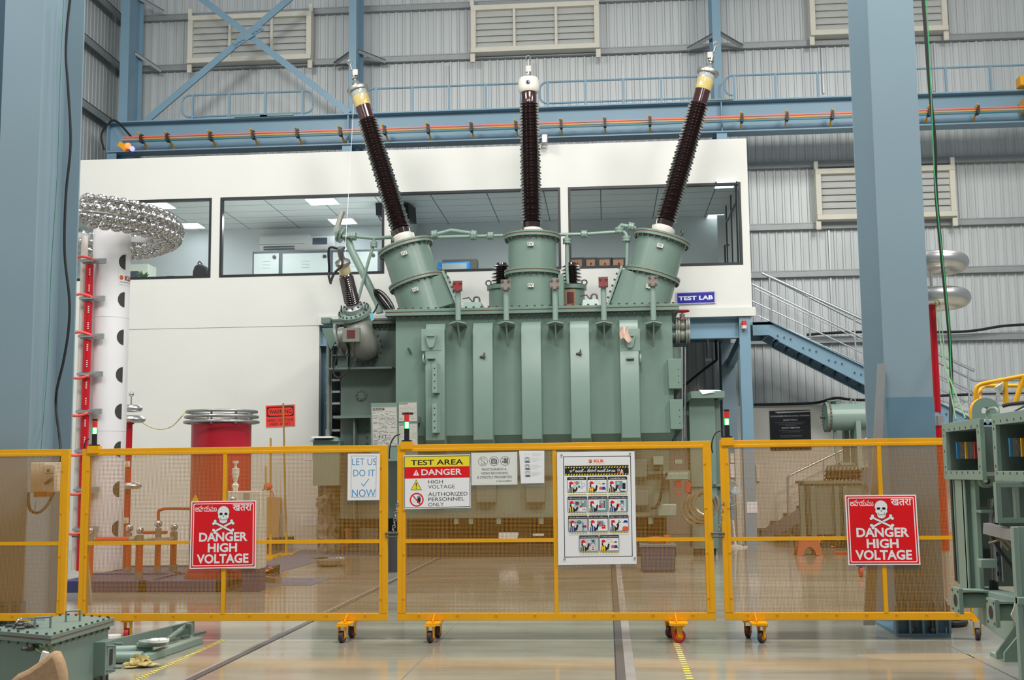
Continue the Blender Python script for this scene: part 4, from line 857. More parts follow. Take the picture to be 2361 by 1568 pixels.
pipe([(1428, 531), (1428, 524), (1432, 519), (1455, 523), (1466, 527)], .036, flanges=((1455, 523, 5, 1), (1428, 531, 0, 5)))
pipe([(1434, 533), (1442, 538), (1446, 548), (1446, 600), (1444, 640)], .036, flanges=((1445, 551, 0, 5),))
pipe([(1307, 541), (1307, 556), (1307, 620), (1309, 655)], .034, flanges=((1307, 556, 0, 5),))
pipe([(862, 549), (862, 563), (850, 600), (826, 690)], .03, YU+.3, flanges=((862, 564, 0, 5),))
# conservator vent pipe (large, slanting) with bent end
Yv = YU+.4
m = MB(); m.tube([P(785, 540, Yv), P(800, 548, Yv), P(812, 580, Yv), P(872, 700, Yv), P(876, 722, Yv)], .075, 16); m.build('vent_pipe', greenl, t)
m = MB(); m.cyl(P(784, 539, Yv), P(780, 538, Yv), .17, n=24); m.cyl(P(788, 541, Yv), P(792, 543, Yv), .17, n=24); m.build('vent_flange', green, t)
m = MB(); m.tube([P(783, 539, Yv-.05), P(776, 535, Yv-.05), P(776, 528, Yv-.05), P(790, 487, Yv-.05)], .055, 16); m.build('vent_elbow', M('bare_aluminium_pipe', (190, 186, 176), .35, metal=.7, noise=.15), t)
# ---------------------------------------------------------------- left compartment with elbow bushing
YE = YT+.75
a, b, c, e = R4(785, 745, 914, 1196, YE); m = MB(); m.box(a, b+.1, YE, YB_-.2, c, e); m.build('side_compartment', greend, t, bevel=.01)
a, b, c, e = R4(766, 735, 914, 745, YE-.1); m = MB(); m.box(a, b, YE-.12, YB_-.2, c+.05, e); m.mat(1); m.box(a+.01, b, YE-.11, YB_-.2, c+.035, c+.05); m.mat(0); m.box(a, b, YE-.12, YB_-.2, c-.02, c+.035); m.mat(2)
for i in range(14): bolts_on(m, [(a+.06+(b-a-.12)*i/13, YE-.08, c-.02)], (0, 0, -1), .02, .05)
m.build('side_cover', [greend, rust, bolt], t)
a, b, c, e = R4(766, 764, 912, 852, YE-.06); m = MB(); m.box(a+.1, b, YE-.05, YE+.05, c, e)
m.box(a, b, YE-.45, YE, c-.025, c+.01)
for px in (768, 804): x = P(px, 800, YE).x; m.box(x-.012, x+.012, YE-.12, YE+.02, c, e)
for py in (792, 820): z = P(800, py, YE).z; m.box(a, a+.33, YE-.12, YE+.02, z-.012, z+.012)
m.build('shelf_frame', greend, t)
a, b, c, e = R4(785, 958, 914, 964, YE-.3); m = MB(); m.box(a-.12, b, YE-.4, YE, c, e); x = P(819, 1000, YE-.2).x; m.box(x-.015, x+.015, YE-.3, YE, P(819, 1196, YE).z, c); m.build('ledge', greend, t)
m = MB(); cp = P(834, 911, YE); m.lathe(cp+V((0, .01, 0)), (0, -1, 0), [(0, 0), (.105, 0), (.105, .04), (0, .04)], 28); m.mat(1)
for q in range(8): bolts_on(m, [cp+V((.08*cos(q*pi/4), -.03, .08*sin(q*pi/4)))], (0, -1, 0), .015, .025)
m.build('blank_flange', [greend, bolt], t)
m = MB(); z0, z1 = P(850, 1020, YE).z, P(850, 975, YE).z; xa = P(844, 1000, YE).x; m.box(xa, xa+.16, YE-.015, YE, z0-.3, z1).mat(1)
for q in range(6): bolts_on(m, [(xa+.03, YE-.015, z1-.05-q*.11)], (0, -1, 0), .016, .025)
m.build('bolted_strip', [greend, bolt], t)
Ye = YT+.15
m = MB(); pts = [P(843, 800, YE), P(842, 800, Ye+.25), P(836, 790, Ye+.05), P(829, 768, Ye)]
ctop = P(818, 722, Ye); axe = (V((-.17, -.62, .8))).normalized(); pts += [ctop-axe*.26, ctop-axe*.1, ctop-axe*.015]
m.tube(cr(pts, 5), .25, 28); elb = m.build('elbow_turret', M('dusty_green_casting', (118, 122, 114), .4, noise=.1), t)
cf = P(843, 800, YE); m = MB(); m.lathe(cf+V((0, 0, 0)), (0, -1, 0), [(.24, 0), (.36, 0), (.36, .06), (.24, .06)], 36).mat(1)
for q in range(18): bolts_on(m, [cf+V((.32*cos(q*pi/9), -.06, .32*sin(q*pi/9)))], (0, -1, 0), .018, .03)
m.build('elbow_flange', [greend, bolt], elb)
m = MB(); m.lathe(ctop, axe, [(.2, -.02), (.31, -.02), (.31, .01), (.3, .01), (.3, .018), (.31, .02), (.31, .05), (0, .05)], 44).mat(1); a_ = axe.orthogonal().normalized(); b_ = axe.cross(a_)
for q in range(20): bolts_on(m, [ctop+axe*.05+(a_*cos(q*pi/10)+b_*sin(q*pi/10))*.275], axe, .016, .03)
for q in (.3, 3.4): m.torus(ctop+axe*.1+(V((1, 0, 0))*(1 if q < 1 else -1))*.22, (1, .2, 0), .055, .014, 14, 6)
m.build('top_flange', [greenl, bolt], elb)
bo = ctop+axe*.05; tipd = (P(789, 600, Ye-.62)-bo); axb = tipd.normalized(); LB = (P(796, 628, Ye-.5)-bo).length
m = MB(); m.lathe(bo, axb, [(0, 0), (.17, 0), (.18, .08), (.12, .12), (.12, .16)], 28).mat(1)
for q in range(8): aa = axb.orthogonal().normalized(); bb = axb.cross(aa); bolts_on(m, [bo+axb*.02+(aa*cos(q*pi/4)+bb*sin(q*pi/4))*.15], axb, .02, .1)
m.build('bushing_clamp', [galv, bolt], elb)
m = MB(); m.lathe(bo+axb*.15, axb, [(.11, 0)] + [(r, h+.03) for r, h in sheds(0, 0, LB-.27, .142, .132, 13, .112, 1.)] + [(.12, LB-.2), (.09, LB-.17)], 32); m.build('neutral_bushing', porc, elb)
h = LB-.03; m = MB(); m.lathe(bo+axb*h, axb, [(.095, 0), (.105, .02), (.105, .16), (.09, .17)], 28); m.build('amber_collar', M('amber_collar', (214, 200, 150), .2, coat=1, noise=.2, nscale=9), elb)
m = MB(); m.lathe(bo+axb*(h+.17), axb, [(.1, 0), (.135, .01), (.135, .07), (.09, .1), (.06, .12), (0, .12)], 28); c = bo+axb*(h+.27); m.cyl(c, c+axb*.22, .055); m.cyl(c+axb*.2, c+axb*.24, .065); m.build('terminal_cap', M('dull_aluminium', (170, 166, 160), .4, metal=.7), elb)
cT = c+axb*.2
m = MB(); m.tube(cr([cT, cT+V((-.18, -.05, .02)), P(759, 620, Ye), P(758, 636, Ye), P(763, 655, Ye)]), .022, 8); m.tube(cr([cT+V((.1, -.08, .03)), cT+V((.06, -.14, -.1)), cT+V((.08, -.16, -.3)), cT+V((-.06, -.16, -.45)), cT+V((-.12, -.16, -.6))]), .022, 8); m.build('earth_lead', rubber, elb)
# side spout with glazed inspection window
sp = P(806, 772, Ye-.1)
m = MB(); a, b, c, e = R4(790, 756, 829, 788, Ye-.33); m.box(a, b, Ye-.34, Ye-.1, c, e).mat(1); m.box(a+.08, b-.08, Ye-.345, Ye-.3, c+.06, e-.04); m.build('inspection_window', [M('dusty_green_casting', (118, 122, 114)), M('dark_red_inside', (88, 30, 28), .6)], elb)
m = MB(); c = P(800, 780, Ye); m.cyl(c, c+V((-.12, 0, -.02)), .22, n=28); m.cyl(c+V((-.12, 0, -.02)), c+V((-.16, 0, -.03)), .3, n=32); m.build('side_spout', M('dusty_green_casting', (118, 122, 114)), elb)
m = MB(); m.tube(cr([P(784, 788, Ye-.3), P(776, 820, Ye-.3), P(769, 850, Ye-.3), P(772, 866, Ye-.3), P(785, 870, Ye-.3), P(803, 852, Ye-.3), P(815, 826, Ye-.3), P(818, 790, Ye-.3)]), .014, 6); m.build('control_cable', rubber, elb)
# gear box, drive shaft, ladder of brackets on the far left
a, b, c, e = R4(746, 735, 767, 749, YE); m = MB(); m.box(a, b, YE-.2, YE+.05, c, e); m.prism([V((a, YE-.15, c-.08)), V((b+.25, YE-.15, c-.08)), V((b, YE-.15, c-.5))], (0, .03, 0)); m.build('gear_box', green, t, bevel=.008)
m = MB(); m.tube([P(757, 780, YE-.05), P(757, 990, YE-.05)], .035, 10); m.tube([P(763, 840, YE), P(763, 1000, YE)], .02, 8); m.cyl(P(757, 990, YE-.05), P(757, 1006, YE-.05), .05); m.build('drive_shaft', M('shaft_grey', (124, 132, 124), .4, metal=.3), t)
for py in (843, 874, 901, 928, 990): a, b, c, e = R4(752, py, 784, py+5, YE+.02); m = MB(); m.box(a, b, YE, YE+.05, c, e); m.build('conduit_bracket', galv, t)
# drive cabinet hanging on the left side
a, b, c, e = R4(721, 1018, 783, 1120, YE-.3); m = MB(); m.box(a, b, YE-.3, YE+.35, c, e); m.prism([V((a-.06, YE-.38, e)), V((b, YE-.38, e)), V((b-.05, YE-.2, e+.07)), V((a+.02, YE-.2, e+.07))], (0, .55, 0)); m.build('drive_cabinet', green, t, bevel=.008)
a, b, c, e = R4(719, 1010, 766, 1017, YE-.4); m = MB(); m.box(a, b, YE-.42, YE+.2, e+.0, e+.03); m.build('cabinet_sheet', wsheet, t)
# name plates
PLM = [M('plate_metal', (196, 196, 186), .35, metal=.3)]+ART[1:]
def plate(q, logo, lab, rows, boxes=()):
    a = Art(q, 100, 150, YT-.36, PLM, .006); random.seed(len(rows)); a.frame(1, 1, 99, 149, .8, GRY)
    if logo: a.rect(4, 4, 50, 13, BLK); a.text(logo, 7, 5.5, 47, 11.5, WHT, .03)
    for y in rows:
        x = 5
        while x < 92:
            w = random.choice((6, 9, 14, 18)); a.rect(x, y, min(x+w, 95), y+1.7, GRY if random.random() < .75 else LGR); x += w+random.choice((3, 6, 16))
    for bx in boxes: a.rect(*bx, BLK)
    o = a.done('name_plate', lab, '', parent=t)
    return o
m = MB(); a, b, c, e = R4(855, 929, 918, 1024, YT-.35); m.box(a, b, YT-.35, YT-.32, c-.3, e); a, b, c, e = R4(917, 925, 963, 1024, YT-.35); m.box(a, b, YT-.35, YT-.32, c-.3, e); a, b, c, e = R4(855, 960, 963, 975, YT-.3); m.box(a, b, YT-.32, YT+.0, c, e); m.build('plate_bracket', green, t)
plate([(857, 939), (915, 938), (917, 1028), (859, 1028)], 'PROLEC', '', range(18, 145, 5), ((28, 108, 30, 122), (40, 108, 42, 122), (52, 108, 54, 122)))
plate([(919, 929), (961, 928), (962, 972), (919, 972)], 'PROLEC', '', range(24, 145, 11), ((20, 78, 80, 96),))
plate([(919, 977), (962, 977), (963, 1028), (920, 1028)], 'PROLEC', '', range(22, 145, 9))
# fittings on the tank face
for px, f in ((994, 1), (1452, 0)):
    c = P(px, 780, YT-.23); m = MB(); pl = [(c.x+.1*cos(radians(q)), YT-.2, c.z+.04+.1*sin(radians(q))) for q in range(0, 181, 15)]+[(c.x-.06, YT-.2, c.z-.12), (c.x-.03, YT-.2, c.z-.17), (c.x+.03, YT-.2, c.z-.17), (c.x+.06, YT-.2, c.z-.12)]
    m.prism(pl, (0, -.07, 0)); m.box(c.x-.07, c.x+.07, YT-.3, YT-.27, c.z+.03, c.z+.06)
    m.box(c.x-.18, c.x+.18, YT-.205, YT-.2, c.z-.22, c.z+.17)
    zz = P(px, 828, YT-.2).z; m.box(c.x-.07, c.x+.07, YT-.26, YT-.2, zz, zz+.03); m.build('lifting_lug', greenl, t, bevel=.006)
    s = -1 if f else 1; m = MB(); xx = P(975 if f else 1477, 826, YT-.25).x; m.torus((xx, YT-.15, zz), (1, 0, 0), .085, .018, 20, 8); m.build('tie_loop', greenl, t)
for (px, y0, y1) in ((1004, 838, 906), (1004, 930, 998)):
    a, b, c, e = R4(px-7, y0, px+9, y1, YT-.3); m = MB(); m.prism([V((a, YT-.2, c)), V((a, YT-.32, c)), V((a+.08, YT-.32, c)), V((b, YT-.2, c))], (0, 0, e-c)).mat(1)
    for q in range(4): m.cyl((a+.04, YT-.322, c+(e-c)*(.17+.22*q)), (a+.04, YT-.3, c+(e-c)*(.17+.22*q)), .014, n=10)
    m.build('hinge_channel', [greenl, dark], t)
for px, py in ((1114, 822), (1336, 815)):
    c = P(px, py, YT-.22); m = MB(); m.cyl(c+V((-.06, 0, 0)), c+V((.04, 0, 0)), .016); m.cyl(c+V((.02, 0, -.04)), c+V((.02, 0, .07)), .012); m.cyl(c, c+V((0, .05, 0)), .03); m.build('test_valve', bolt, t)
c = P(946, 808, YT-.02); m = MB(); m.beam(c+V((-.03, -.05, .04)), c+V((.02, .0, -.06)), .05, .02); m.build('earth_stud', greend, t)
# right hand side: boxes and valves
for (x0, y0, x1, y1) in ((1541, 827, 1572, 896), (1545, 921, 1575, 990)):
    a, b, c, e = R4(x0, y0, x1, y1, YT-.15); m = MB(); m.box(a, b, YT-.15, YT+.5, c, e).mat(1)
    for q in range(3): m.cyl((b-.06, YT-.152, c+(e-c)*(.2+.22*q)), (b-.06, YT-.13, c+(e-c)*(.2+.22*q)), .014, n=10)
    m.build('side_box', [green, dark], t, bevel=.008)
a, b, c, e = R4(1549, 804, 1570, 1020, YT+.3); m = MB(); m.box(a, b, YT+.35, YT+.9, c, e); m.box(a, b+.04, YT+.2, YT+.6, e-.3, e+.02); m.build('side_duct', greend, t)
def valve(px, py):
    c = P(px, py, YT+.2); m = MB(); x = c.x
    m.cyl((x-.35, c.y, c.z), (x+.1, c.y, c.z), .075, n=20).mat(1)
    for dx in (-.12, -.08, .06, .1): m.cyl((x+dx-.015, c.y, c.z), (x+dx+.015, c.y, c.z), .15, n=24)
    m.sph((x-.01, c.y, c.z), .1); m.cyl((x-.01, c.y, c.z), (x-.01, c.y, c.z+.22), .045); k = m.build('gate_valve', [green, M('valve_body', (128, 132, 122), .45, metal=.2, noise=.15)], t)
    m = MB(); m.torus((x-.01, c.y, c.z+.27), (0, 0, 1), .12, .015, 24, 8); m.cyl((x-.01, c.y, c.z+.1), (x-.01, c.y, c.z+.29), .015)
    for q in range(2): m.cyl((x-.01-.12*cos(q*pi/2), c.y-.12*sin(q*pi/2), c.z+.27), (x-.01+.12*cos(q*pi/2), c.y+.12*sin(q*pi/2), c.z+.27), .01)
    m.build('hand_wheel', M('red_handwheel', (150, 34, 40), .4), k)
valve(1575, 752); valve(1575, 773)
m = MB(); m.tube([P(1572, 800, YT+.15), P(1573, 1020, YT+.15)], .018, 8); m.tube([P(1580, 800, YT+.2), P(1580, 870, YT+.2), P(1578, 1010, YT+.2)], .012, 6); m.build('conduit', galv, t)
# lower right clutter of valves and small boxes on the tank
a, b, c, e = R4(1528, 1085, 1590, 1107, YT+.2); m = MB(); m.box(a, b, YT+.1, YT+.5, c, e); m.build('lower_duct', green, t)
for (x0, y0, x1, y1) in ((1506, 1052, 1530, 1072), (1556, 1060, 1574, 1070), (1530, 1090, 1586, 1106)):
    a, b, c, e = R4(x0, y0, x1, y1, YT+.05); m = MB(); m.box(a, b, YT+.05, YT+.3, c, e); m.build('relay_box', greenl, t, bevel=.01)
a, b, c, e = R4(1516, 1162, 1560, 1190, YT+.1); m = MB(); m.box(a, b, YT+.05, YT+.35, c, e); m.build('pump_box', greenl, t, bevel=.02)
m = MB(); m.tube(cr([P(1540, 1092, YT+.1), P(1530, 1100, YT+.0), P(1526, 1130, YT+.0), P(1522, 1150, YT+.0), P(1514, 1168, YT), P(1500, 1172, YT)]), .03, 8); m.build('cable_bundle', rubber, t)
# things lying on / hanging from the transformer
m = MB(); random.seed(5)
for q in range(11):
    c_ = P(886+random.uniform(-2, 2), 697+random.uniform(-2, 2), YT+.45); u_ = (P(886+20, 697+27, YT+.45)-P(886, 697, YT+.45)); w_ = (P(886+8, 697-6, YT+.45)-P(886, 697, YT+.45))*random.uniform(.15, 1.25)
    m.tube(cr([c_+u_*cos(k*pi/6)*random.uniform(.93, 1.05)+w_*sin(k*pi/6)+V((0, random.uniform(-.05, .05)+.02*q-.1, 0)) for k in range(12)], 4, True), .011, 6, True)
for q in range(0):
    b0 = random.uniform(-7, 7); b1 = random.uniform(-4, 4); pts = [P(872+b0*sin(pi*i/7)+32*(i/7), 671+b1+46*(i/7)**1.3, YT+.5+random.uniform(-.1, .1)) for i in range(8)]
    m.tube(cr(pts+[P(905+random.uniform(-8, 12), 719, YT+.4)]+[P(880+random.uniform(-8, 8), 690+random.uniform(-8, 8), YT+.3)]), .011, 6)
m.tube(cr([P(872, 700, YT+.4), P(862, 720, YT+.4), P(852, 722, YT+.4)]), .016, 6); m.tube(cr([P(900, 712, YT+.35), P(912, 718, YT+.3), P(918, 718, YT+.3)]), .016, 6)
tag(m.build('cable_coil', rubber), 'coil of black cables hung over the slanting pipe on the transformer', 'cable')
def rag(name, c, w, h, mat, lab, cat, seed, thick=.06):
    random.seed(seed); m = MB(); n = 9; vs = []
    ph = [random.uniform(0, 6) for _ in range(4)]
    for k in (0, 1):
        for i in range(n):
            for j in range(n):
                u, v = i/(n-1), j/(n-1); x = (u-.5)*w*(.62+.35*v)+.1*w*sin(v*4+ph[1]); y = -k*.01-thick*(.5+.5*sin(u*9+ph[2]+v*2))
                vs.append(V(c)+V((x, y, -(v)*h*(.85+.15*sin(u*6+ph[3])))))
    fs = []
    for k in (0, 1):
        for i in range(n-1):
            for j in range(n-1): b_ = k*n*n+i*n+j; fs.append((b_, b_+1, b_+n+1, b_+n) if k else (b_, b_+n, b_+n+1, b_+1))
    rim = [i*n for i in range(n)]+[(n-1)*n+j for j in range(1, n)]+[i*n+n-1 for i in range(n-2, -1, -1)]+[j for j in range(n-2, 0, -1)]
    for a_, b_ in zip(rim, rim[1:]+rim[:1]): fs.append((a_, b_, b_+n*n, a_+n*n))
    m.add(vs, fs); return tag(m.build(name, mat, smooth=70), lab, cat)
rag('cleaning_rag', P(1441, 755, YT-.32), .2, .27, M('pink_rag', (214, 184, 168), .8), 'pale pink rag hung on the lug of the transformer', 'rag', 3)
m = MB(); c = P(852, 724, Ye-.2); m.prism([c, c+V((.06, -.02, .03)), c+V((.09, -.02, -.11)), c+V((.03, 0, -.13))], (0, .006, 0)); tag(m.build('paper_tag', M('blue_tag', (120, 196, 214), .6)), 'light blue paper tag tied below the elbow bushing', 'tag')
# marshalling cabinet at the right end
YC = 21.2
tcb = T('control_cabinet', 'grey-green control cabinet with sloped roof at the end of the transformer', 'cabinet', FL(1630, 1270)); a, b, c, e = R4(1592, 917, 1652, 1215, YC)
m = MB(); m.box(a, b, YC, YC+.7, 0.12, e); m.build('body', green, tcb, bevel=.008)
m = MB(); m.box(b, b+.1, YC+.05, YC+.65, .5, e-.05); m.build('door', greend, tcb)
m = MB(); a2, b2, c2, e2 = R4(1580, 902, 1671, 918, YC-.2); m.prism([V((a2, YC-.05, c2-.1)), V((a2+.1, YC-.2, c2)), V((a2+.1, YC-.2, e2)), V((a2, YC-.05, e2-.04))], (0, .9, 0)); m.box(a2+.1, b2, YC-.2, YC+.75, c2, e2); m.build('roof', green, tcb, bevel=.005)
m = MB(); z = P(1630, 1119, YC).z; m.box(a-.05, b+.12, YC-.04, YC+.7, z-.02, z+.02); a3, b3, c3, e3 = R4(1643, 1108, 1651, 1117, YC-.06); m.box(a3, b3, YC-.07, YC-.0, c3, e3); m.build('ledge', green, tcb)
m = MB(); m.box(a+.05, b-.05, YC+.05, YC+.6, 0, .12); m.build('plinth', dark, tcb)
m = MB(); a4, b4, c4, e4 = R4(1573, 943, 1594, 958, YC+.1); m.box(a4, b4, YC+.1, YC+.3, c4, e4); m.build('cable_duct', green, tcb)
m = MB(); zr = e2+.004; m.prism([V((a2+.3, YC-.22, zr-.06)), V((a2+.25, YC-.2, zr+.01)), V((b2-.1, YC-.1, zr+.01)), V((b2-.05, YC-.12, zr+.0)), V((a2+.5, YC-.22, zr-.03))], (0, .01, .012)); tag(m.build('paper_sheet', wsheet), 'white paper lying on the roof of the grey-green control cabinet', 'paper')
# ================================================================ TALL WHITE TOWER WITH COIL RING (left)
fl = FL(238, 1335); YV = fl.y; xv = P(252, 800, YV).x; rv = S(YV)*43; ztop = P(255, 505, YV).z
t = T('divider_tower', 'tall white tower crowned by a ring of polished steel bowls', 'tower', (xv, YV, 0))
pfz = .15
m = MB(); m.lathe((xv, YV, pfz), (0, 0, 1), [(0, 0), (rv, 0), (rv, ztop-pfz), (0, ztop-pfz)], 48); m.build('tube', M('white_tower_paint', (236, 236, 238), .35), t)
for z in (P(250, 735, YV).z, P(250, 995, YV).z):
    m = MB(); m.lathe((xv, YV, z), (0, 0, 1), [(rv, -.004), (rv+.003, 0), (rv, .004)], 48); m.build('seam', M('seam_line', (200, 202, 204), .5), t)
holem = M('dark_port', (58, 60, 60), .6)
for px, py in ((293, 608), (290, 694), (287, 780), (281, 866), (275, 950), (278, 1036), (268, 1128), (265, 1218)):
    z = P(270, py, YV).z; m = MB(); a0 = -.36
    vs = []
    for k in range(21):
        q = pi/2*k/20; ang = a0-.115*cos(q)/rv; hh = .115*sin(q)+.001
        for rr in (rv+.004, rv-.01): vs += [V((xv+rr*cos(ang), YV+rr*sin(ang), z-hh)), V((xv+rr*cos(ang), YV+rr*sin(ang), z+hh))]
    m.add(vs, [f for k in range(20) for f in ((4*k, 4*k+4, 4*k+5, 4*k+1), (4*k, 4*k+2, 4*k+6, 4*k+4), (4*k+1, 4*k+5, 4*k+7, 4*k+3))]); m.build('port', holem, t, smooth=0)
R0, r_ = 1.4, .205; zr = P(168, 528, YV).z; xg = P(168, 528, YV).x
# frame rings, arms, bowls
m = MB()
for ang in (30, 100, 170, 240, 310): m.torus((xg, YV, zr+r_*.55*sin(radians(ang))), (0, 0, 1), R0+r_*.55*cos(radians(ang)), .016, 48, 6)
m.build('ring_frame', alu, t)
m = MB()
for q in range(4): m.beam((xg, YV, zr-.1), (xg+R0*cos(q*pi/2+.5), YV+R0*sin(q*pi/2+.5), zr-.1), .06, .08)
m.build('ring_arm', galv, t)
def bowl(m, c, n, r=.081):
    m.lathe(c, n, [(0, -.03), (r*.8, -.03), (r, -.01), (r, .012), (r*.9, .032), (r*.6, .045), (r*.42, .036), (r*.3, .026), (r*.22, .036), (0, .04)], 16)
cand = []
rows = 7
for j in range(rows):
    th = 2*pi*j/rows+.2; nb = 54 if cos(th) > .3 else 50 if cos(th) > -.5 else 42
    for i in range(nb):
        ph = 2*pi*(i+.5*(j % 2))/nb; d = V((cos(ph), sin(ph), 0)); n = d*cos(th)+V((0, 0, sin(th))); c = V((xg, YV, zr))+d*R0+n*r_
        cand.append((c, n))
def face(c, n): return n.dot((CAM-c).normalized())
vis = [(c, n) for c, n in cand if P(205, 520, c.y).x-.12 < c.x]
vis.sort(key=lambda q: -face(*q)/(q[0]-CAM).length)
base = None
for c, n in vis[:98]:
    if base is None:
        m = MB(); bowl(m, V(ORG[t.name]), V((0, 0, 1))); base = m.build('steel_bowl', M('polished_bowl', (206, 204, 202), .2, metal=1), t); o = base
    else: o = base.copy(); COL.objects.link(o); o.parent = t
    o.location = c-ORG[t.name]; o.rotation_mode = 'QUATERNION'; o.rotation_quaternion = V((0, 0, 1)).rotation_difference(n)
m = MB()
for c, n in vis[98:]: bowl(m, c, n)
o = m.build('bowl_cluster', MATS['polished_bowl'], t); o['kind'] = 'stuff'
tagp = Art([(268, 635), (294, 634), (293, 662), (268, 657)], 40, 36, YV-rv-.0, ART, .001, eps=.002) if 0 else None
# sticker on the tower (wrapped on the tube)
def wrap(z, a): return V((xv+(rv+.004)*cos(a), YV+(rv+.004)*sin(a), z))
zs0, zs1 = P(270, 660, YV).z, P(270, 635, YV).z; m = MB(); ag = [radians(-44+6*i) for i in range(10)]
vs = [wrap(z, a) for a in ag for z in (zs0, zs1)]; m.add(vs, [(2*i, 2*i+2, 2*i+3, 2*i+1) for i in range(9)]).mat(1)
tv, tf_ = textmesh('KLR', .05); m.add([V((0, 0, 0))+wrap(zs0+(zs1-zs0)*(.85-.45*v), radians(-22+40*u))+V((.002, -.003, 0)) for u, v in tv], tf_).mat(2)
m.add([wrap(zs0+(zs1-zs0)*(.62+.22*sin(radians(q))), radians(-34+7*cos(radians(q))))+V((.0, -.003, 0)) for q in range(0, 360, 30)], [tuple(range(12))]); m.mat(3)
tv, tf_ = textmesh('TRANSFORMERS', .0); m.add([wrap(zs0+(zs1-zs0)*(.28-.12*v), radians(-40+50*u))+V((.001, -.003, 0)) for u, v in tv], tf_)
m.build('sticker', [wsheet, M('brick_red_print', (150, 60, 44), .5), M('orange_mark', (214, 96, 50), .5), M('print_grey', (104, 106, 110))], t, smooth=0)
# red resistor post beside it
YR = YV-.35; Xr = lambda px, py: P(px, py, YR).x
tr = T('resistor_post', 'red sectioned resistor post with clamps beside the white tower', 'post', (P(195, 1000, YR).x, YR, pfz))
cl = [604, 690, 777, 864, 950, 1041, 1130, 1221]
ax0 = P(205, 604, YR); ax1 = P(185, 1320, YR); xr_ = P(196, 960, YR).x
for i, py in enumerate(cl[:-1]+[1221]):
    z1 = P(200, py+6, YR).z; z0 = P(200, (cl+[1325])[i+1]-6, YR).z if i < 7 else pfz; m = MB(); m.cyl((xr_, YR, z0), (xr_, YR, z1), S(YR)*9.5, n=20); sec = m.build('resistor', red, tr)
    m = MB(); w = V((xr_+S(YR)*5, YR-S(YR)*8.6, 0))
    for fz in (.25, .75):
        z = z0+(z1-z0)*fz
        for q in range(4): m.box(xr_+S(YR)*3.4, xr_+S(YR)*6, YR-S(YR)*9.9, YR-S(YR)*7.5, z-.05+q*.028, z-.036+q*.028)
    m.build('print_mark', wht, sec)
    z = P(200, py, YR).z; m = MB(); m.box(xr_-S(YR)*16, xr_+S(YR)*40, YR-.02, YR+.02, z-.03, z+.045); m.box(xr_-S(YR)*16, xr_+S(YR)*16, YR-.1, YR+.1, z-.015, z+.02)
    m.cyl((xr_+S(YR)*22, YR-.03, z+.01), (xr_+S(YR)*22, YR-.02, z+.01), .012); m.build('clamp', galv, tr)
    m = MB(); s = 1 if i < 3 else -1
    m.tube(cr([(xr_-.18, YR-.1, z+.05*s), (xr_-.05, YR-.12, z+.06*s), (xr_+.06, YR-.1, z+.03*s), (xr_+.09, YR-.05, z)]), .02, 8); m.build('strap', M('orange_strap', (238, 88, 76), .5), tr)
m = MB(); m.cyl((xr_-.14, YR+.12, pfz), (xr_-.14, YR+.12, P(200, 540, YR).z), .05, n=16); tag(m.build('support_rod', M('white_fibre_rod', (214, 208, 200), .4)), 'slim white rod standing behind the red resistor post', 'rod')
m = MB(); Yk = FL(203, 1395).y; m.prism([P(186, 1230, Yk), P(195, 1230, Yk), P(209, 1380, Yk), P(209, 1395, Yk), P(196, 1395, Yk)], (0, .05, 0)); tag(m.build('steel_strut', M('grey_strut', (150, 152, 140), .5)), 'grey steel strut leaning behind the fence beside the white tower', 'strut')
# blue equipment platform
pf = FL(360, 1366).y; pxl, pxr = P(120, 1345, pf).x, P(518, 1345, pf).x
m = MB(); m.box(pxl, pxr, pf, pf+.12, 0, pfz); m.box(pxl, pxr, pf+.12, pf+2.6, pfz-.1, pfz-.02); m.box(pxr-.12, pxr, pf, pf+2.6, 0, pfz); m.box(pxl, pxr, pf+1.2, pf+1.35, 0, pfz); m.box((pxl+pxr)/2, (pxl+pxr)/2+.12, pf, pf+2.6, 0, pfz); m.box(pxl, pxr, pf+2.5, pf+2.6, 0, pfz)
tag(m.build('equipment_platform', M('violet_blue_paint', (54, 58, 104), .5, noise=.12), bevel=.006), 'low blue steel platform under the red posts and red cylinder', 'platform')
# red cylinder with rings
yc = pf+.75; xc = P(508, 1150, yc).x; rc = S(yc)*68; zt_ = P(508, 975, yc).z
t = T('filter_capacitor', 'large red cylinder with a stack of grey corona rings on top', 'capacitor', (xc, yc, pfz))
m = MB(); m.lathe((xc, yc, pfz-.02), (0, 0, 1), [(0, 0), (rc*1.12, 0), (rc*1.12, .06), (rc*1.05, .12), (rc, .16), (rc, zt_-pfz), (0, zt_-pfz)], 56); m.build('body', redb, t)
for i, (py, k) in enumerate(((949, 83), (961, 85), (973, 87))):
    m = MB(); z = P(508, py+1, yc).z; m.torus((xc, yc, z), (0, 0, 1), S(yc)*k-.02, .02, 56, 10); m.build('corona_ring', M('grey_ring', (158, 160, 158), .3, metal=.7), t)
z0, z1 = P(508, 976, yc).z, P(508, 949, yc).z
for q in range(8): m = MB(); m.box(xc+.42*cos(q*pi/4)-.012, xc+.42*cos(q*pi/4)+.012, yc+.42*sin(q*pi/4)-.012, yc+.42*sin(q*pi/4)+.012, z0-.02, z1); m.build('ring_spacer', galv, t)
m = MB(); m.lathe((xc, yc, zt_), (0, 0, 1), [(0, .0), (rc*.9, .0), (rc*.9, .03), (0, .03)], 40); m.build('top_plate', galv, t)
m = MB(); c = V((xc-.22, yc-rc+.03, P(475, 1150, yc-rc).z)); m.prism([c+V((-.06, -.01, -.06)), c+V((.06, -.01, -.06)), c+V((0, -.01, .05))], (0, .03, 0)); m.build('warning_triangle', M('yellow_sticker', (222, 200, 40), .5), t)
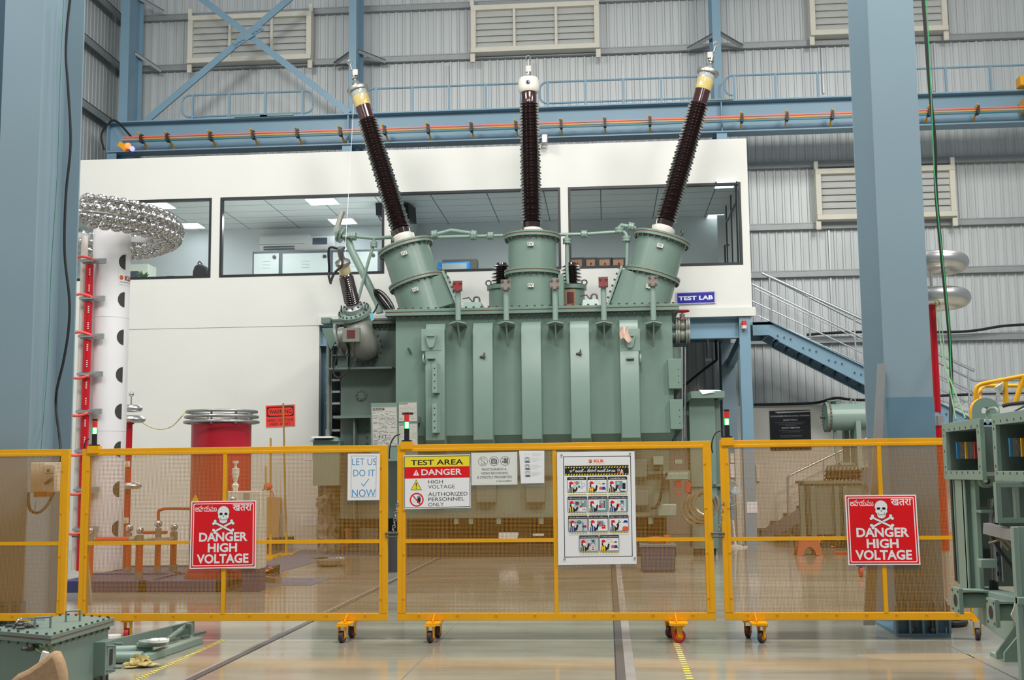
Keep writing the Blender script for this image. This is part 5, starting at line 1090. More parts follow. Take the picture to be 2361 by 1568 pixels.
# slim capacitor post with toroids
yq = YV+.9; xq = P(295, 1100, yq).x; S_ = S(yq)
t = T('divider_post', 'slim red post with flattened aluminium rings and a ball on a rod', 'post', (xq, yq, .1)); zq = P(305, 978, yq).z
m = MB(); m.cyl((xq, yq, 0), (xq, yq, zq), S_*7.5, n=20); m.cyl((xq, yq, zq), (xq, yq, zq+.05), S_*11, n=20); m.build('insulating_tube', red, t)
for i, (py, hw, sq) in enumerate(((967, 32, 1.), (942, 24, 1.), (1120, 27, .9))):
    z = P(305, py, yq).z; m = MB(); m.lathe((xq+.04, yq, z-.055), (0, 0, 1), [(0, 0), (S_*hw*.7, 0), (S_*hw*.9, .018), (S_*hw, .055), (S_*hw*.9, .092), (S_*hw*.7, .11), (0, .11)], 40); m.build('toroid', alu, t)
m = MB(); m.cyl((xq+.02, yq, P(302, 938, yq).z), (xq+.02, yq, P(302, 912, yq).z), .012); m.sph((xq+.02, yq, P(302, 909, yq).z), S_*6); m.build('ball_rod', chrome, t)
for py in (1070, 1200):
    z = P(292, py, yq).z; m = MB(); m.box(xq-.04, xq+.04, yq-S_*7.5-.006, yq-S_*7.5+.02, z-.045, z+.045).mat(1); m.prism([V((xq-.028, yq-S_*7.5-.007, z-.03)), V((xq+.028, yq-S_*7.5-.007, z-.03)), V((xq, yq-S_*7.5-.007, z+.03))], (0, .004, 0)); m.build('hazard_sticker', [wsheet, M('yellow_sticker', (222, 200, 40))], t)
m = MB(); m.tube(cr([P(318, 966, yq), P(340, 982, yq), P(368, 990, yq), P(395, 984, yq), P(415, 965, yc), P(428, 948, yc)]), .007, 6); tag(m.build('jumper_wire', M('yellow_green_wire', (196, 186, 90), .5)), 'thin yellow-green wire from the slim red post to the red cylinder rings', 'wire')
# red ball-topped posts on the platform
def ball_post(px, ytop, ybot, rpx, lab):
    d = FL(px, ybot, pfz); y = d.y; x = P(px, (ytop+ybot)/2, y).x; s = S(y); zb = P(px, ytop, y).z
    t = T('ball_post', lab, 'post', (x, y, pfz), 'red posts with polished balls on the platform')
    m = MB(); m.cyl((x, y, pfz+.06), (x, y, zb-.2), s*rpx, n=20); m.build('insulator_tube', redo, t)
    m = MB(); m.cyl((x, y, zb-.2), (x, y, zb-.06), s*rpx*1.15, n=20); m.build('metal_sleeve', M('dull_sleeve', (164, 158, 142), .4, metal=.6), t)
    m = MB(); m.cyl((x, y, pfz-.02), (x, y, pfz+.06), s*rpx*1.25, n=20); m.build('base_collar', MATS['dull_sleeve'], t)
    m = MB(); m.sph((x, y, zb), s*9); m.build('ball', chrome, t); return x, y, zb
bp = [ball_post(207, 1225, 1336, 7.5, 'red post with steel ball in front of the white tower'), ball_post(297, 1218, 1318, 5.5, 'red post with steel ball right behind the white tower'), ball_post(321, 1223, 1329, 8, 'thickest red ball post with grey sleeve on the platform'), ball_post(364, 1208, 1316, 6.5, 'red ball post below the bent orange pipe'), ball_post(400, 1216, 1311, 7.5, 'red ball post nearest the big red cylinder')]
m = MB(); y = bp[0][1]+.25; z = P(260, 1246, y).z; m.cyl((P(222, 1246, y).x, y, z), (P(300, 1246, y).x, y, z), S(y)*8, n=20).mat(1); m.cyl((P(214, 1246, y).x, y, z), (P(222, 1246, y).x, y, z), S(y)*9, n=20); m.cyl((P(300, 1246, y).x, y, z), (P(312, 1246, y).x, y, z), S(y)*9, n=20)
tag(m.build('cross_tube', [redo, M('dull_sleeve', (164, 158, 142))]), 'horizontal red tube with metal ends between the ball posts', 'tube')
m = MB(); m.beam((bp[2][0], bp[2][1]-.02, bp[2][2]-.14), (bp[4][0], bp[4][1]-.02, bp[4][2]-.16), .03, .05); tag(m.build('bus_bar', M('pale_busbar', (206, 198, 180), .4)), 'pale flat bar linking two red ball posts', 'bar')
m = MB(); y = bp[3][1]+.2; z = P(365, 1250, y).z; m.cyl((P(328, 1250, y).x, y, z), (P(398, 1250, y).x, y, z), S(y)*6, n=16); m.cyl((P(330, 1229, y).x, y, z+.14), (P(385, 1229, y).x, y, z+.14), S(y)*4, n=16); tag(m.build('resistor_tube', redo), 'pair of red tubes lying behind the pale flat bar', 'tube')
m = MB(); y = bp[3][1]; zz = bp[3][2]; m.tube(cr([(bp[3][0], y, zz+.05), (bp[3][0], y, zz+.18), P(371, 1176, y), P(384, 1173, y), P(440, 1173, y)], 8), .021, 10); tag(m.build('bent_pipe', redo), 'bent orange-red pipe from a ball post to the red cylinder', 'pipe')
# white test cabinet
yk = pf+.03; a, b, c, e = R4(512, 1133, 600, 1318, yk)
t = T('test_cabinet', 'white test cabinet with bell shaped insulator beside the red cylinder', 'cabinet', ((a+b)/2, yk, 0))
m = MB(); c = P(580, 1312, yk).z; m.box(a, b, yk, yk+.29, c, e); m.build('body', M('cabinet_offwhite', (206, 206, 196), .5), t, bevel=.008)
m = MB(); m.box(P(556, 1330, yk).x, b, yk+.02, yk+.27, 0, c); m.build('plinth', M('violet_blue_paint', (54, 58, 104)), t)
x = P(543, 1100, yk+.2).x; z = e; m = MB(); m.lathe((x, yk+.2, z), (0, 0, 1), [(0, 0), (.03, 0), (.05, .08), (.02, .12), (.035, .16), (.05, .22), (.05, .3), (.02, .31), (.02, .36), (.04, .37), (.04, .4), (0, .4)], 20); m.build('insulator', greyw, t)
m = MB(); m.sph((P(539, 1152, yk).x, yk-.04, P(539, 1152, yk).z), .05); m.build('gauge', chrome, t)
m = MB(); a1, b1, c1_, e1 = R4(562, 1137, 576, 1160, yk); m.box(a1, b1, yk-.01, yk, c1_, e1); m.build('panel', M('panel_grey', (150, 150, 140), .5), t)
# copper scrap on the floor beside
random.seed(11); d = FL(555, 1345); m = MB()
for q in range(60):
    c = d+V((random.uniform(-.18, .32), random.uniform(-.2, .35), random.uniform(.02, .22))); m.tube(cr([c, c+V((random.uniform(-.12, .12), random.uniform(-.1, .1), random.uniform(-.05, .1))), c+V((random.uniform(-.15, .15), random.uniform(-.1, .1), random.uniform(-.02, .04)))], 4), .008, 5)
o = m.build('copper_scrap', copper); tag(o, 'tangle of copper strip scrap beside the blue platform', 'scrap', kind='stuff')
m = MB(); c = FL(595, 1342); m.beam(c+V((-.4, .2, .04)), c+V((.35, -.2, .04)), .12, .08); tag(m.build('timber_block', M('raw_timber', (150, 124, 90), .8, noise=.2)), 'short timber baulk beside the copper scrap', 'timber')
# earthing sticks
def stick(px0, y0, px1, y1, lab, r=.018):
    d = FL(px1, y1); p0 = P(px0, y0, d.y+.05); t = T('earthing_stick', lab, 'rod', d, 'yellow earthing sticks near the wall')
    m = MB(); m.tube([d+V((0, 0, .02)), p0], r, 8); m.build('rod', M('fibre_rod', (176, 136, 60), .5), t)
    m = MB(); m.box(d.x-.16, d.x+.16, d.y-.12, d.y+.12, 0, .025); m.cyl(d+V((0, 0, .02)), d+V((0, 0, .4)), .025); m.build('stand', yel, t)
stick(613, 1075, 612, 1288, 'shortest yellow rod on a stand in front of the cardboard')
stick(624, 1010, 623, 1283, 'middle yellow rod on a stand with a red tie')
stick(653, 930, 660, 1279, 'tallest thin rod crossing the red WARNING sign')
m = MB(); c = P(618, 1122, FL(618, 1285).y+.03); m.sph(c, .08, 10, .9); m.tube(cr([c, c+V((-.12, -.03, -.1)), c+V((-.08, -.03, -.25))]), .012, 6); m.tube(cr([c, c+V((.1, -.03, -.12)), c+V((.12, -.03, -.2))]), .012, 6); tag(m.build('tied_cord', M('orange_red_cord', (206, 80, 60), .7)), 'orange-red cord knotted round the two yellow rods', 'cord')
YK = YL-.5
m = MB(); m.prism([P(600, 1146, YL-.04), P(648, 1147, YL-.04), P(640, 1262, YK+.1), P(600, 1262, YK+.1)], (0, .03, 0)); tag(m.build('cardboard_sheet', card), 'brown cardboard sheet leaning on the white wall', 'cardboard')
m = MB(); d = FL(640, 1266); m.prism([P(600, 1242, d.y-.5), P(668, 1238, d.y-.5), P(670, 1252, d.y-.5), P(630, 1262, d.y-.5), P(600, 1270, d.y-.5)], (0, .3, 0)); tag(m.build('timber_wedge', M('dark_timber', (78, 60, 44), .8)), 'dark timber wedge on the floor under the cardboard', 'timber')
# blue rubber mats
def mat_(pts, lab):
    m = MB(); q = [FL(*p) for p in pts]; m.prism([p+V((0, 0, .006)) for p in q], (0, 0, -.012)); tag(m.build('rubber_mat', M('blue_rubber_mat', (92, 104, 132), .55, noise=.12), smooth=0), lab, 'mat')
mat_([(600, 1300), (700, 1268), (905, 1272), (905, 1280), (770, 1284), (680, 1310), (600, 1330)], 'blue-grey rubber mat running towards the transformer')
mat_([(560, 1334), (760, 1334), (718, 1350), (560, 1350)], 'small blue rubber mat in front of the earthing sticks')
# signs and papers on the white wall
YS2 = YL+.001
a = Art([(612, 935), (680, 932), (680.5, 983), (613, 986)], 68, 52, YS2, [M('warning_red', (238, 52, 36), .5)]+ART[1:], .01)
a.frame(0, 0, 68, 52, .7, LGR); a.rrect(3, 4, 65, 27.5, 3, BLK); a.poly([(9, 7), (59, 7), (63, 11), (63, 21), (58, 25), (10, 25), (5, 21), (5, 11)], 0)
a.text('WARNING', 8, 11, 60, 20.5, BLK, .02); a.text('HIGH  VOLTAGE', 4, 32.5, 64, 39, BLK, .015); a.text('KEEP  AWAY', 10, 41.8, 57.5, 48, BLK, .015)
a.done('warning_sign', 'red WARNING HIGH VOLTAGE KEEP AWAY sign on the white wall', 'sign')
for (x0, y0, x1, y1, lab) in ((700, 1044, 720, 1061, 'small paper taped to the white wall near the drive cabinet'), (694, 1187, 730, 1212, 'larger printed paper taped low on the white wall')):
    a = Art([(x0, y0), (x1, y0), (x1, y1), (x0, y1)], 36, 26, YS2, ART, .001)
    for k in range(4): a.rect(5, 4+k*5, 31-k*2, 6+k*5, LGR)
    a.done('paper_sheet', lab, 'paper')
# TEST LAB sign
a = Art([(1559, 674.5), (1649, 671), (1649.5, 699), (1559.5, 702)], 92, 30, YL-.03, [M('blue_enamel', (46, 42, 158), .3), M('sign_white', (236, 237, 240))], .025)
a.frame(0, 0, 92, 30, .8, 1); a.frame(1.6, 1.6, 90.4, 28.4, .5, 1); a.text('TEST LAB', 5.5, 10, 86.5, 20.5, 1, .035); a.done('name_board', 'blue TEST LAB board on the white lab wall', 'sign')
# ================================================================ INSIDE THE LAB
YA = YB-.3; zf = zb+.16
def locker(x0, x1, ytop, handle, lab, n=1, Y=YB-1.2):
    a, b, c, e = R4(x0, ytop, x1, 640, Y); fg = M('charcoal_locker', (62, 70, 78), .5)
    t = T('locker', lab, 'locker', ((a+b)/2, Y+.25, zf), 'grey lockers in the lab')
    m = MB(); m.box(a, b, Y, Y+.5, zf, e); m.build('carcass', fg, t)
    w = (b-a-.08)/n
    for k in range(n):
        xa, xb = a+.04+w*k, a+.04+w*(k+1)-.01; m = MB(); m.box(xa, xb, Y-.02, Y, zf+.1, e-.05).mat(1); xm = (xa+xb)/2
        for q in range(3): m.box(xm-.09, xm+.09, Y-.026, Y-.02, e-.24-q*.075, e-.225-q*.075)
        m.mat(0); dd = m.build('door', [M('locker_door', (160, 170, 167), .5), M('vent_slot', (150, 158, 156), .5)], t)
        hx = (xb-.1) if handle[k] > 0 else xa+.1
        m = MB(); m.lathe((hx, Y-.02, e-.14), (0, -1, 0), [(0, 0), (.04, 0), (.04, .03), (0, .03)], 16); m.build('lock_knob', black, dd)
locker(582, 648, 580, (1,), 'single door grey locker under the white air conditioner')
locker(648, 764, 579, (1, -1), 'double door grey locker left of the small bushing')
locker(764, 876, 576, (1, -1), 'double door grey locker behind the small bushing')
def aircon(x0, x1, y0, y1, lab, dark_=False, Y=YB-.28):
    a, b, c, e = R4(x0, y0, x1, y1, Y); t = T('air_conditioner', lab, 'air conditioner', ((a+b)/2, Y+.1, c))
    m = MB(); m.prism([V((a, YB, c)), V((a, Y+.06, c)), V((a, Y, c+.1)), V((a, Y, e-.05)), V((a, Y+.05, e)), V((a, YB, e))], (b-a, 0, 0)); m.build('body', wht, t, bevel=.015)
    m = MB(); w = (e-c)
    if dark_: m.box(a+(b-a)*.18, a+(b-a)*.74, Y-.01, Y+.02, c+w*.36, c+w*.84)
    else:
        m.box(a+.1, b-.35, Y+.0, Y+.05, c+w*.05, c+w*.13); m.box(a+.1, b-.35, Y-.004, Y+.05, c+w*.2, c+w*.27); m.box(a, b-.1, Y-.004, Y+.03, c+w*.38, c+w*.4)
    m.build('grille', M('dark_screen', (70, 84, 94), .3), t)
aircon(598, 712, 541, 577, 'long white wall air conditioner above the lockers')
aircon(710, 770, 543, 575, 'white unit with dark panel beside the long air conditioner', True)
# blackish things hung in the lab
def slab(x0, y0, x1, y1, Y, d, name, mat, lab, cat):
    m = MB(); m.pbox(x0, y0, x1, y1, Y, d); return tag(m.build(name, mat, bevel=.01), lab, cat)
t = T('loud_speaker', 'black monitor on a bracket behind the left bushing', 'monitor', P(880, 500, YL+1.2)); t.name = 'wall_monitor'; ORG[t.name] = V(t.location)
m = MB(); Ym = YL+1.0; m.prism([P(865, 457, Ym), P(890, 464, Ym), P(890, 498, Ym), P(867, 496, Ym)], (.1, .5, 0)); m.build('screen', black, t)
m = MB(); m.tube([P(872, 498, Ym+.1), P(878, 508, Ym+.2), P(888, 512, Ym+.3)], .012, 6); m.build('cable', black, t)
t = T('wall_monitor', 'black monitor showing right of the left bushing', 'monitor', P(934, 490, YL+1.2))
m = MB(); m.prism([P(926, 468, Ym), P(941, 470, Ym), P(943, 508, Ym), P(930, 508, Ym)], (.1, .4, 0)); m.build('screen', black, t)
slab(1008, 604, 1082, 627, YB-1.6, .5, 'steel_cupboard', M('bright_blue_cupboard', (36, 128, 206), .4), 'bright blue framed cupboard seen low in the lab window', 'cupboard')
slab(1020, 607, 1077, 627, YB-1.62, .05, 'cupboard_door', M('locker_door', (206, 214, 210)), 'pale door leaf of the blue cupboard', 'cupboard door') if 0 else None
o = bpy.data.objects['steel_cupboard']; m = MB(); m.pbox(1019, 607, 1076, 640, YB-1.62, .03); m.build('door', M('locker_door', (206, 214, 210)), o)
slab(1020, 598, 1100, 640, YB-.8, .3, 'wooden_cabinet', M('dull_brown_wood', (118, 110, 98), .6), 'dull brown cabinet behind the blue cupboard', 'cabinet')
for i, (x0, x1) in enumerate(((1316, 1346), (1350, 1376), (1380, 1410), (1412, 1442))):
    a, b, c, e = R4(x0, 594, x1, 645, YB-1.4); t = T('storage_unit', ('leftmost', 'second', 'third', 'rightmost')[i]+' of the four dark framed brown fronted units in the lab', 'cabinet', ((a+b)/2, YB-1.2, zf), 'brown fronted units in the lab')
    m = MB(); m.box(a-.02, b+.02, YB-1.4, YB-.95, zf, e); m.build('carcass', dark, t)
    m = MB(); m.box(a+.02, b-.04, YB-1.43, YB-1.4, zf+.1, e-.05).mat(1); m.cyl(((a+b)/2, YB-1.43, e-.14), ((a+b)/2, YB-1.45, e-.14), .018); m.build('front', [M('brown_board', (160, 112, 84), .6), black], t)
slab(1560+25, 596, 1600+30, 640, YB-.6, .1, 'notice_board', M('dim_grey_board', (120, 124, 124), .6), 'dim grey board on the rear wall', 'board') if 0 else None
t = T('backpack', 'black backpack standing on the lab window sill', 'backpack', P(463, 640, YL+.45)); Yb_ = YL+.35
m = MB(); pl = [(442, 640), (443, 625), (447, 613), (455, 608), (464, 609), (474, 614), (481, 626), (484, 640)]; m.prism([P(x, y, Yb_) for x, y in pl], (0, .3, 0)); m.build('bag', M('black_fabric', (30, 30, 34), .85), t, bevel=.05)
m = MB(); m.tube(cr([P(456, 609, Yb_+.1), P(460, 603, Yb_+.1), P(466, 609, Yb_+.1)]), .014, 6); m.build('handle', black, t)
slab(287, 609, 341, 650, YL+1.6, .5, 'filing_cabinet', M('pale_cabinet', (206, 212, 196), .6), 'pale cabinet in the lab left of the plant', 'cabinet')
slab(290, 625, 318, 645, YL+.8, .1, 'computer_monitor', M('dark_monitor', (58, 66, 74), .4), 'dark monitor behind the lab window next to the white tower', 'monitor')
random.seed(4); m = MB(); c = P(331, 642, YL+.5)
for q in range(26):
    a_ = random.uniform(0, 6.3); l = random.uniform(.1, .2); d = V((cos(a_)*.7, sin(a_)*.4, random.uniform(.4, 1))).normalized(); s = d.cross(V((0, 1, 0))).normalized()*.02
    m.prism([c, c+d*l*.5+s, c+d*l, c+d*l*.5-s], (0, .004, .002))
t = T('potted_plant', 'small green plant on the lab window sill', 'plant', c); m.build('foliage', M('leaf_green', (60, 110, 60), .5), t, smooth=0); m = MB(); m.cyl(c-V((0, 0, .15)), c+V((0, 0, .02)), .06, .08); m.build('pot', dark, t)
slab(383, 636, 402, 645, YL+.6, .3, 'desk_phone', dark, 'dark low device behind the lab window sill', 'device')
m = MB(); m.tube(cr([P(1400, 605, YL-.06) + V((0, 0, 0)), P(1300, 610, YL-.06), P(1180, 613, YL-.06), P(1000, 618, YL-.06)]), .004, 4) if 0 else None
# ================================================================ STAIR AND RIGHT REAR CORNER
YT1 = 26.2     # near stringer of the upper flight
def hand(pts, r=.028, Y=None): m = MB(); m.tube(pts, r, 10); return m
t = T('steel_stair', 'blue steel stair with polished rails climbing to the lab door', 'stair', FL(1990, 1235))
zland = P(2290, 1010, YT1).z
A0, A1 = (1737, 741), (2250, 970)     # top edge of stringer
def stringer(Y):
    m = MB(); p0, p1 = P(*A0, YT1), P(*A1, YT1); p0.y = p1.y = Y; h = .42
    k = P(1772, 741, YT1); k.y = Y; x0 = P(1735, 741, YT1).x
    m.prism([V((x0, Y, p0.z)), V((k.x, Y, p0.z)), p1, V((p1.x+1.6, Y, p1.z)), V((p1.x+1.6, Y, p1.z-h*.8)), p1+V((-.05, 0, -h*1.05)), V((k.x+.3, Y, p0.z-h*1.18)), V((k.x, Y, p0.z-h*.75)), V((x0, Y, p0.z-h*.75))], (0, .02, 0))
    for z_, q in ((0, 0),): m.beam(V((k.x, Y-.03, p0.z)), p1+V((0, -.03, 0)), .1, .02); m.beam(V((k.x+.2, Y-.03, p0.z-h*1.1)), p1+V((0, -.03, -h*1.1)), .1, .02)
    return m, p0, p1, k
m, p0, p1, kk = stringer(YT1); m.mat(1)
for i in range(8):
    for d in (-.14, 0, .14): c = V((kk.x, YT1, p0.z))+(p1-V((kk.x, YT1, p0.z)))*((i+.6)/8)+V((d, 0, -.2-d*.3)); m.cyl(c, c-V((0, .04, 0)), .018, n=6)
m.build('stringer', [blue, bolt], t)
m, _, _, _ = stringer(YT1+1.15); m.build('stringer', blue, t)
n = 16
for i in range(n):
    f = (i+.5)/n; c = V((kk.x, 0, p0.z))+(V((p1.x, 0, p1.z))-V((kk.x, 0, p0.z)))*f; m = MB(); m.box(c.x-.16, c.x+.16, YT1+.02, YT1+1.15, c.z-.16, c.z-.12); m.box(c.x-.16, c.x-.13, YT1+.02, YT1+1.15, c.z-.24, c.z-.12); m.build('tread', blue, t)
m = MB(); m.box(p1.x-.2, p1.x+1.8, YT1, YT1+2.4, p1.z-.1, p1.z-.04); m.build('landing', blue, t)
m = MB(); m.box(P(1735, 741, YT1).x-.2, kk.x+.1, YT1, YT1+1.15, p0.z-.08, p0.z-.02); m.build('landing', blue, t)
Yr = YT1+.05
def rail(a, b, r, ext=1.4): 
    pa, pb = P(*a, Yr), P(*b, Yr); m = MB(); pts = [pa, pb]
    if ext: pts.append(pb+V((ext, 0, 0)))
    m.tube(pts, r, 10); m.build('hand_rail', steel, t)
rail((1757, 630), (2247, 855), .034, 0); rail((1734, 655), (2247, 905), .024); rail((1734, 694), (2247, 935), .016)
rail((1740, 665), (2247, 912), .014); rail((1748, 728), (2247, 958), .014)
m = MB(); a_, b_ = P(1757, 630, YT1+1.1), P(2247, 878, YT1+1.1); m.tube([a_, b_, b_+V((1.4, 0, 0))], .03, 10); m.build('hand_rail', steel, t)
for f in (.03, .22, .44, .62, .81, .98):
    q = P(1764, 735, Yr)+(P(2247, 962, Yr)-P(1764, 735, Yr))*f; m = MB(); m.tube([q, q+V((0, 0, 1.0))], .022, 8); m.build('baluster', steel, t)
for dx in (.5, 1.1):
    q = P(2247, 962, Yr)+V((dx, 0, 0)); m = MB(); m.tube([q, q+V((0, 0, .75))], .022, 8); m.build('baluster', steel, t)
# lower flight rising to the right behind, with double rails
Y2 = YT1+1.35
zL = p1.z-.06; B0 = FL(1757, 1243); 
e0, e1 = V((P(1757, 1243, Y2).x, Y2, 0)), V((p1.x-.15, Y2, zL))
m = MB(); m.prism([e0, e0+V((.35, 0, 0)), e1+V((0, 0, -.15)), e1+V((0, 0, .12)), e0+V((0, 0, .12))], (0, .02, 0)); m.build('stringer', M('grey_stringer', (112, 116, 124), .5), t)
n = 14
for i in range(n): c = e0+(e1-e0)*((i+.5)/n); m = MB(); m.box(c.x-.16, c.x+.16, Y2+.02, Y2+.9, c.z+.0, c.z+.04); m.build('tread', M('dark_tread', (72, 74, 78), .6), t)
for Yq, (x0, yb, yt, x1, y1) in ((Y2+.02, (1818, 1188, 1097, 2000, 1010)), (Y2+.9, (1799, 1190, 1097, 1980, 1010))):
    m = MB(); q0 = P(x0, yb, Yq); q1 = P(x0-2, yt+6, Yq); q2 = P(x0+7, yt-3, Yq); q3 = P(x1, y1, Yq); m.tube([q0, q1, P(x0+1, yt, Yq), q2, q3, q3+(q3-q2)*.9], .03, 10); m.build('hand_rail', steel, t)
    for k in range(3): m = MB(); s = (q3-q2).normalized(); st = V((q0.x, Yq, q0.z+.2+(q1.z-q0.z-.2)*k/3)); m.tube([st, st+s*4.6], .01, 6); m.build('guard_bar', steel, t)
    for f in (.42, .62, .95): q = q2+(q3-q2)*f; m = MB(); m.tube([q, q-V((0, 0, .95))], .018, 8); m.build('baluster', steel, t)
# lab supports: edge beam, joists, columns
def bx(name, mat, lab, cat, *b, **k): m = MB(); m.box(*b); return tag(m.build(name, mat, **k), lab, cat)
a, b, c, e = R4(735, 733, 1704, 785, YL+.06); e = zb
t = T('floor_beam', 'deep blue steel beam under the lab front', 'beam', ((a+b)/2, YL+.2, c))
m = MB(); m.box(a, b, YL+.16, YL+.18, c, e); m.build('web', blue, t)
m = MB(); m.box(a, b, YL+.06, YL+.28, c-.03, c); m.build('bottom_flange', blue, t)
m = MB(); m.box(a, b, YL+.06, YL+.28, e-.03, e); m.build('top_flange', blue, t)
for i in range(4): bx('floor_joist', blue2, ('front', 'second', 'third', 'rear')[i]+' dark blue joist under the lab floor', 'joist', a, b, YL+.9+i*.8, YL+1.02+i*.8, c+.25, e)
def support(x0, x1, py, Y, lab, mat=blue, ztop_=None):
    a, b = P(x0, py, Y).x, P(x1, py, Y).x; t = T('support_column', lab, 'column', ((a+b)/2, Y+.1, 0)); zt_ = ztop_ or zb
    m = MB(); m.box(a, b, Y, Y+.02, .02, zt_); m.box((a+b)/2-.008, (a+b)/2+.008, Y+.02, Y+.26, .02, zt_); m.box(a, b, Y+.26, Y+.28, .02, zt_); m.build('shaft', mat, t)
    m = MB(); m.box(a-.05, b+.05, Y-.05, Y+.33, 0, .025); m.build('base_plate', mat, t); return t
tc = support(1709, 1735, 900, YL, 'blue support column at the lab corner, red lamp on it')
support(1667, 1699, 950, YL+2.2, 'grey-blue support column standing behind the control cabinet', bluef, c+.1)
support(738, 752, 900, YL+.3, 'narrow blue column in the dark opening left of the transformer', blue2)
t = T('warning_lamp', 'red topped warning lamp on the blue lab corner column', 'lamp', P(1715, 758, YL)); x = P(1715.5, 750, YL-.08).x; z0, z1, z2 = P(1715, 759, YL).z, P(1715, 752, YL).z, P(1715, 741, YL).z
m = MB(); m.cyl((x, YL-.08, z0), (x, YL-.08, z1), .055, n=20); m.build('base', greyw, t)
m = MB(); m.cyl((x, YL-.08, z1), (x, YL-.08, z2), .052, .045, n=20); m.build('lens', M('red_lens', (214, 52, 42)), t)
m = MB(); p = P(1690, 826, YL+2.0); m.beam(P(1684, 838, YL+2.25), P(1712, 782, YL+.15), .14, .2); m.build('knee', blue, None); o = bpy.data.objects['knee']; o.name = 'knee_brace'; tag(o, 'grey-blue knee brace under the lab floor by the corner column', 'brace')
m = MB(); zc_ = P(1600, 870, YW-1).z; q = P(1652, 826, 26); m.tube(cr([P(1577, 890, 26), P(1620, 855, 26), P(1650, 832, 26), q])+[V((q.x, 26, zb-.03))], .03, 6); tag(m.build('drooping_cable', rubber), 'black cable slung under the lab floor', 'cable')
t = T('pendant_lamp', 'grey lamp hanging under the lab floor', 'lamp', P(1632, 825, 25)); m = MB(); q = P(1632, 826, 25); m.tube([V((q.x, 25.0, zb-.02)), q], .03, 8); m.build('stem', galv, t); m = MB(); m.pbox(1626, 826, 1641, 833, 25, .3); m.build('housing', galv, t)
# cables along the low wall
m = MB(); m.tube(cr([P(1738, 933, YW-.35), P(1800, 932, YW-.35), P(1880, 929, YW-.35), P(1925, 918, YW-.35), P(1960, 921, YW-.35), P(2010, 922, YW-.35), P(2180, 912, YW-.35), P(2361, 905, YW-.35)]), .032, 8); tag(m.build('wall_cable', rubber), 'thick black cable running along the top of the low white wall', 'cable')
m = MB(); m.tube(cr([P(1860, 772, YW-.35), P(1960, 766, YW-.35), P(2160, 766, YW-.35), P(2240, 763, YW-.35), P(2310, 752, YW-.35), P(2370, 748, YW-.35)]), .032, 8); tag(m.build('wall_cable', rubber), 'black cable sagging along the girt behind the big right column', 'cable')
# quality plaque
a = Art([(1774, 947.5), (1868, 945), (1871, 1037), (1777, 1039)], 94, 92, YW-.28, [M('black_granite', (26, 26, 30), .25)]+ART[1:], .02)
W1 = LGR
a.poly([(13.5, 2.4), (94, 1.6), (94, 4.6), (17.5, 6), (17, 4.4), (14, 4.2)], W1); a.rect(0, 81, 79, 84.2, W1)
a.text('KLR ENGINEERS PRIVATE LIMITED, HYDERABAD', 2.5, 11.2, 92, 15, W1, .02); a.text('QUALITY POLICY', 31, 20.5, 64, 24.5, W1, .02); a.text('QUALITY OBJECTIVES', 27, 39, 69, 43, W1, .02)
for y, x0, x1 in ((27.5, 13, 82), (31, 21, 75), (34.2, 35, 61), (46, 20, 76), (49.4, 29, 68), (57.5, 22, 75), (61, 24, 73), (68, 16, 78)):
    x = x0
    random.seed(int(y*10))
    while x < x1: w = random.choice((2, 3, 5, 6)); a.rect(x, y, min(x+w, x1), y+1.1, GRY); x += w+.8
a.done('wall_plaque', 'black quality policy plaque on the low white wall', 'plaque')
# pedestal fan
d = FL(1695, 1263); yf_ = d.y; t = T('pedestal_fan', 'white and pale blue pedestal fan beside the lab corner column', 'fan', d); c = P(1680, 1137, yf_-.2)
m = MB(); m.lathe((c.x+.12, yf_, 0), (0, 0, 1), [(0, 0), (.24, 0), (.24, .02), (.1, .05), (.03, .07), (0, .07)], 28); m.build('base', wht, t)
m = MB(); m.tube([(c.x+.12, yf_, .05), (c.x+.06, yf_-.05, c.z-.28)], .024, 10); m.build('pole', wht, t)
m = MB(); m.tube([(c.x+.07, yf_-.05, c.z-.5), (c.x+.06, yf_-.05, c.z-.05)], .035, 10); m.cyl((c.x, yf_-.16, c.z), (c.x, yf_+.12, c.z), .09, n=20); m.build('motor_housing', M('sky_blue_plastic', (90, 170, 210), .4), t)
m = MB(); R_f = .25
for k in range(28): q = 2*pi*k/28; m.tube([(c.x+.05*cos(q), yf_-.24, c.z+.05*sin(q)), (c.x+.17*cos(q), yf_-.245, c.z+.17*sin(q)), (c.x+R_f*cos(q), yf_-.19, c.z+R_f*sin(q)), (c.x+.17*cos(q), yf_-.12, c.z+.17*sin(q))], .0035, 4)
m.torus((c.x, yf_-.19, c.z), (0, 1, 0), R_f, .008, 40, 6); m.build('guard', M('fan_guard', (190, 214, 224), .4), t)
m = MB()
for k in range(3):
    q0 = 2*pi*k/3; pts = [V((c.x+r*cos(q0+a_), yf_-.2+(.05*a_), c.z+r*sin(q0+a_))) for r, a_ in ((.05, 0), (.2, -.15), (.23, .35), (.19, .8), (.06, .9))]; m.prism(pts, (0, .006, 0))
m.build('blade', M('pale_blue_blade', (170, 206, 222), .4), t)
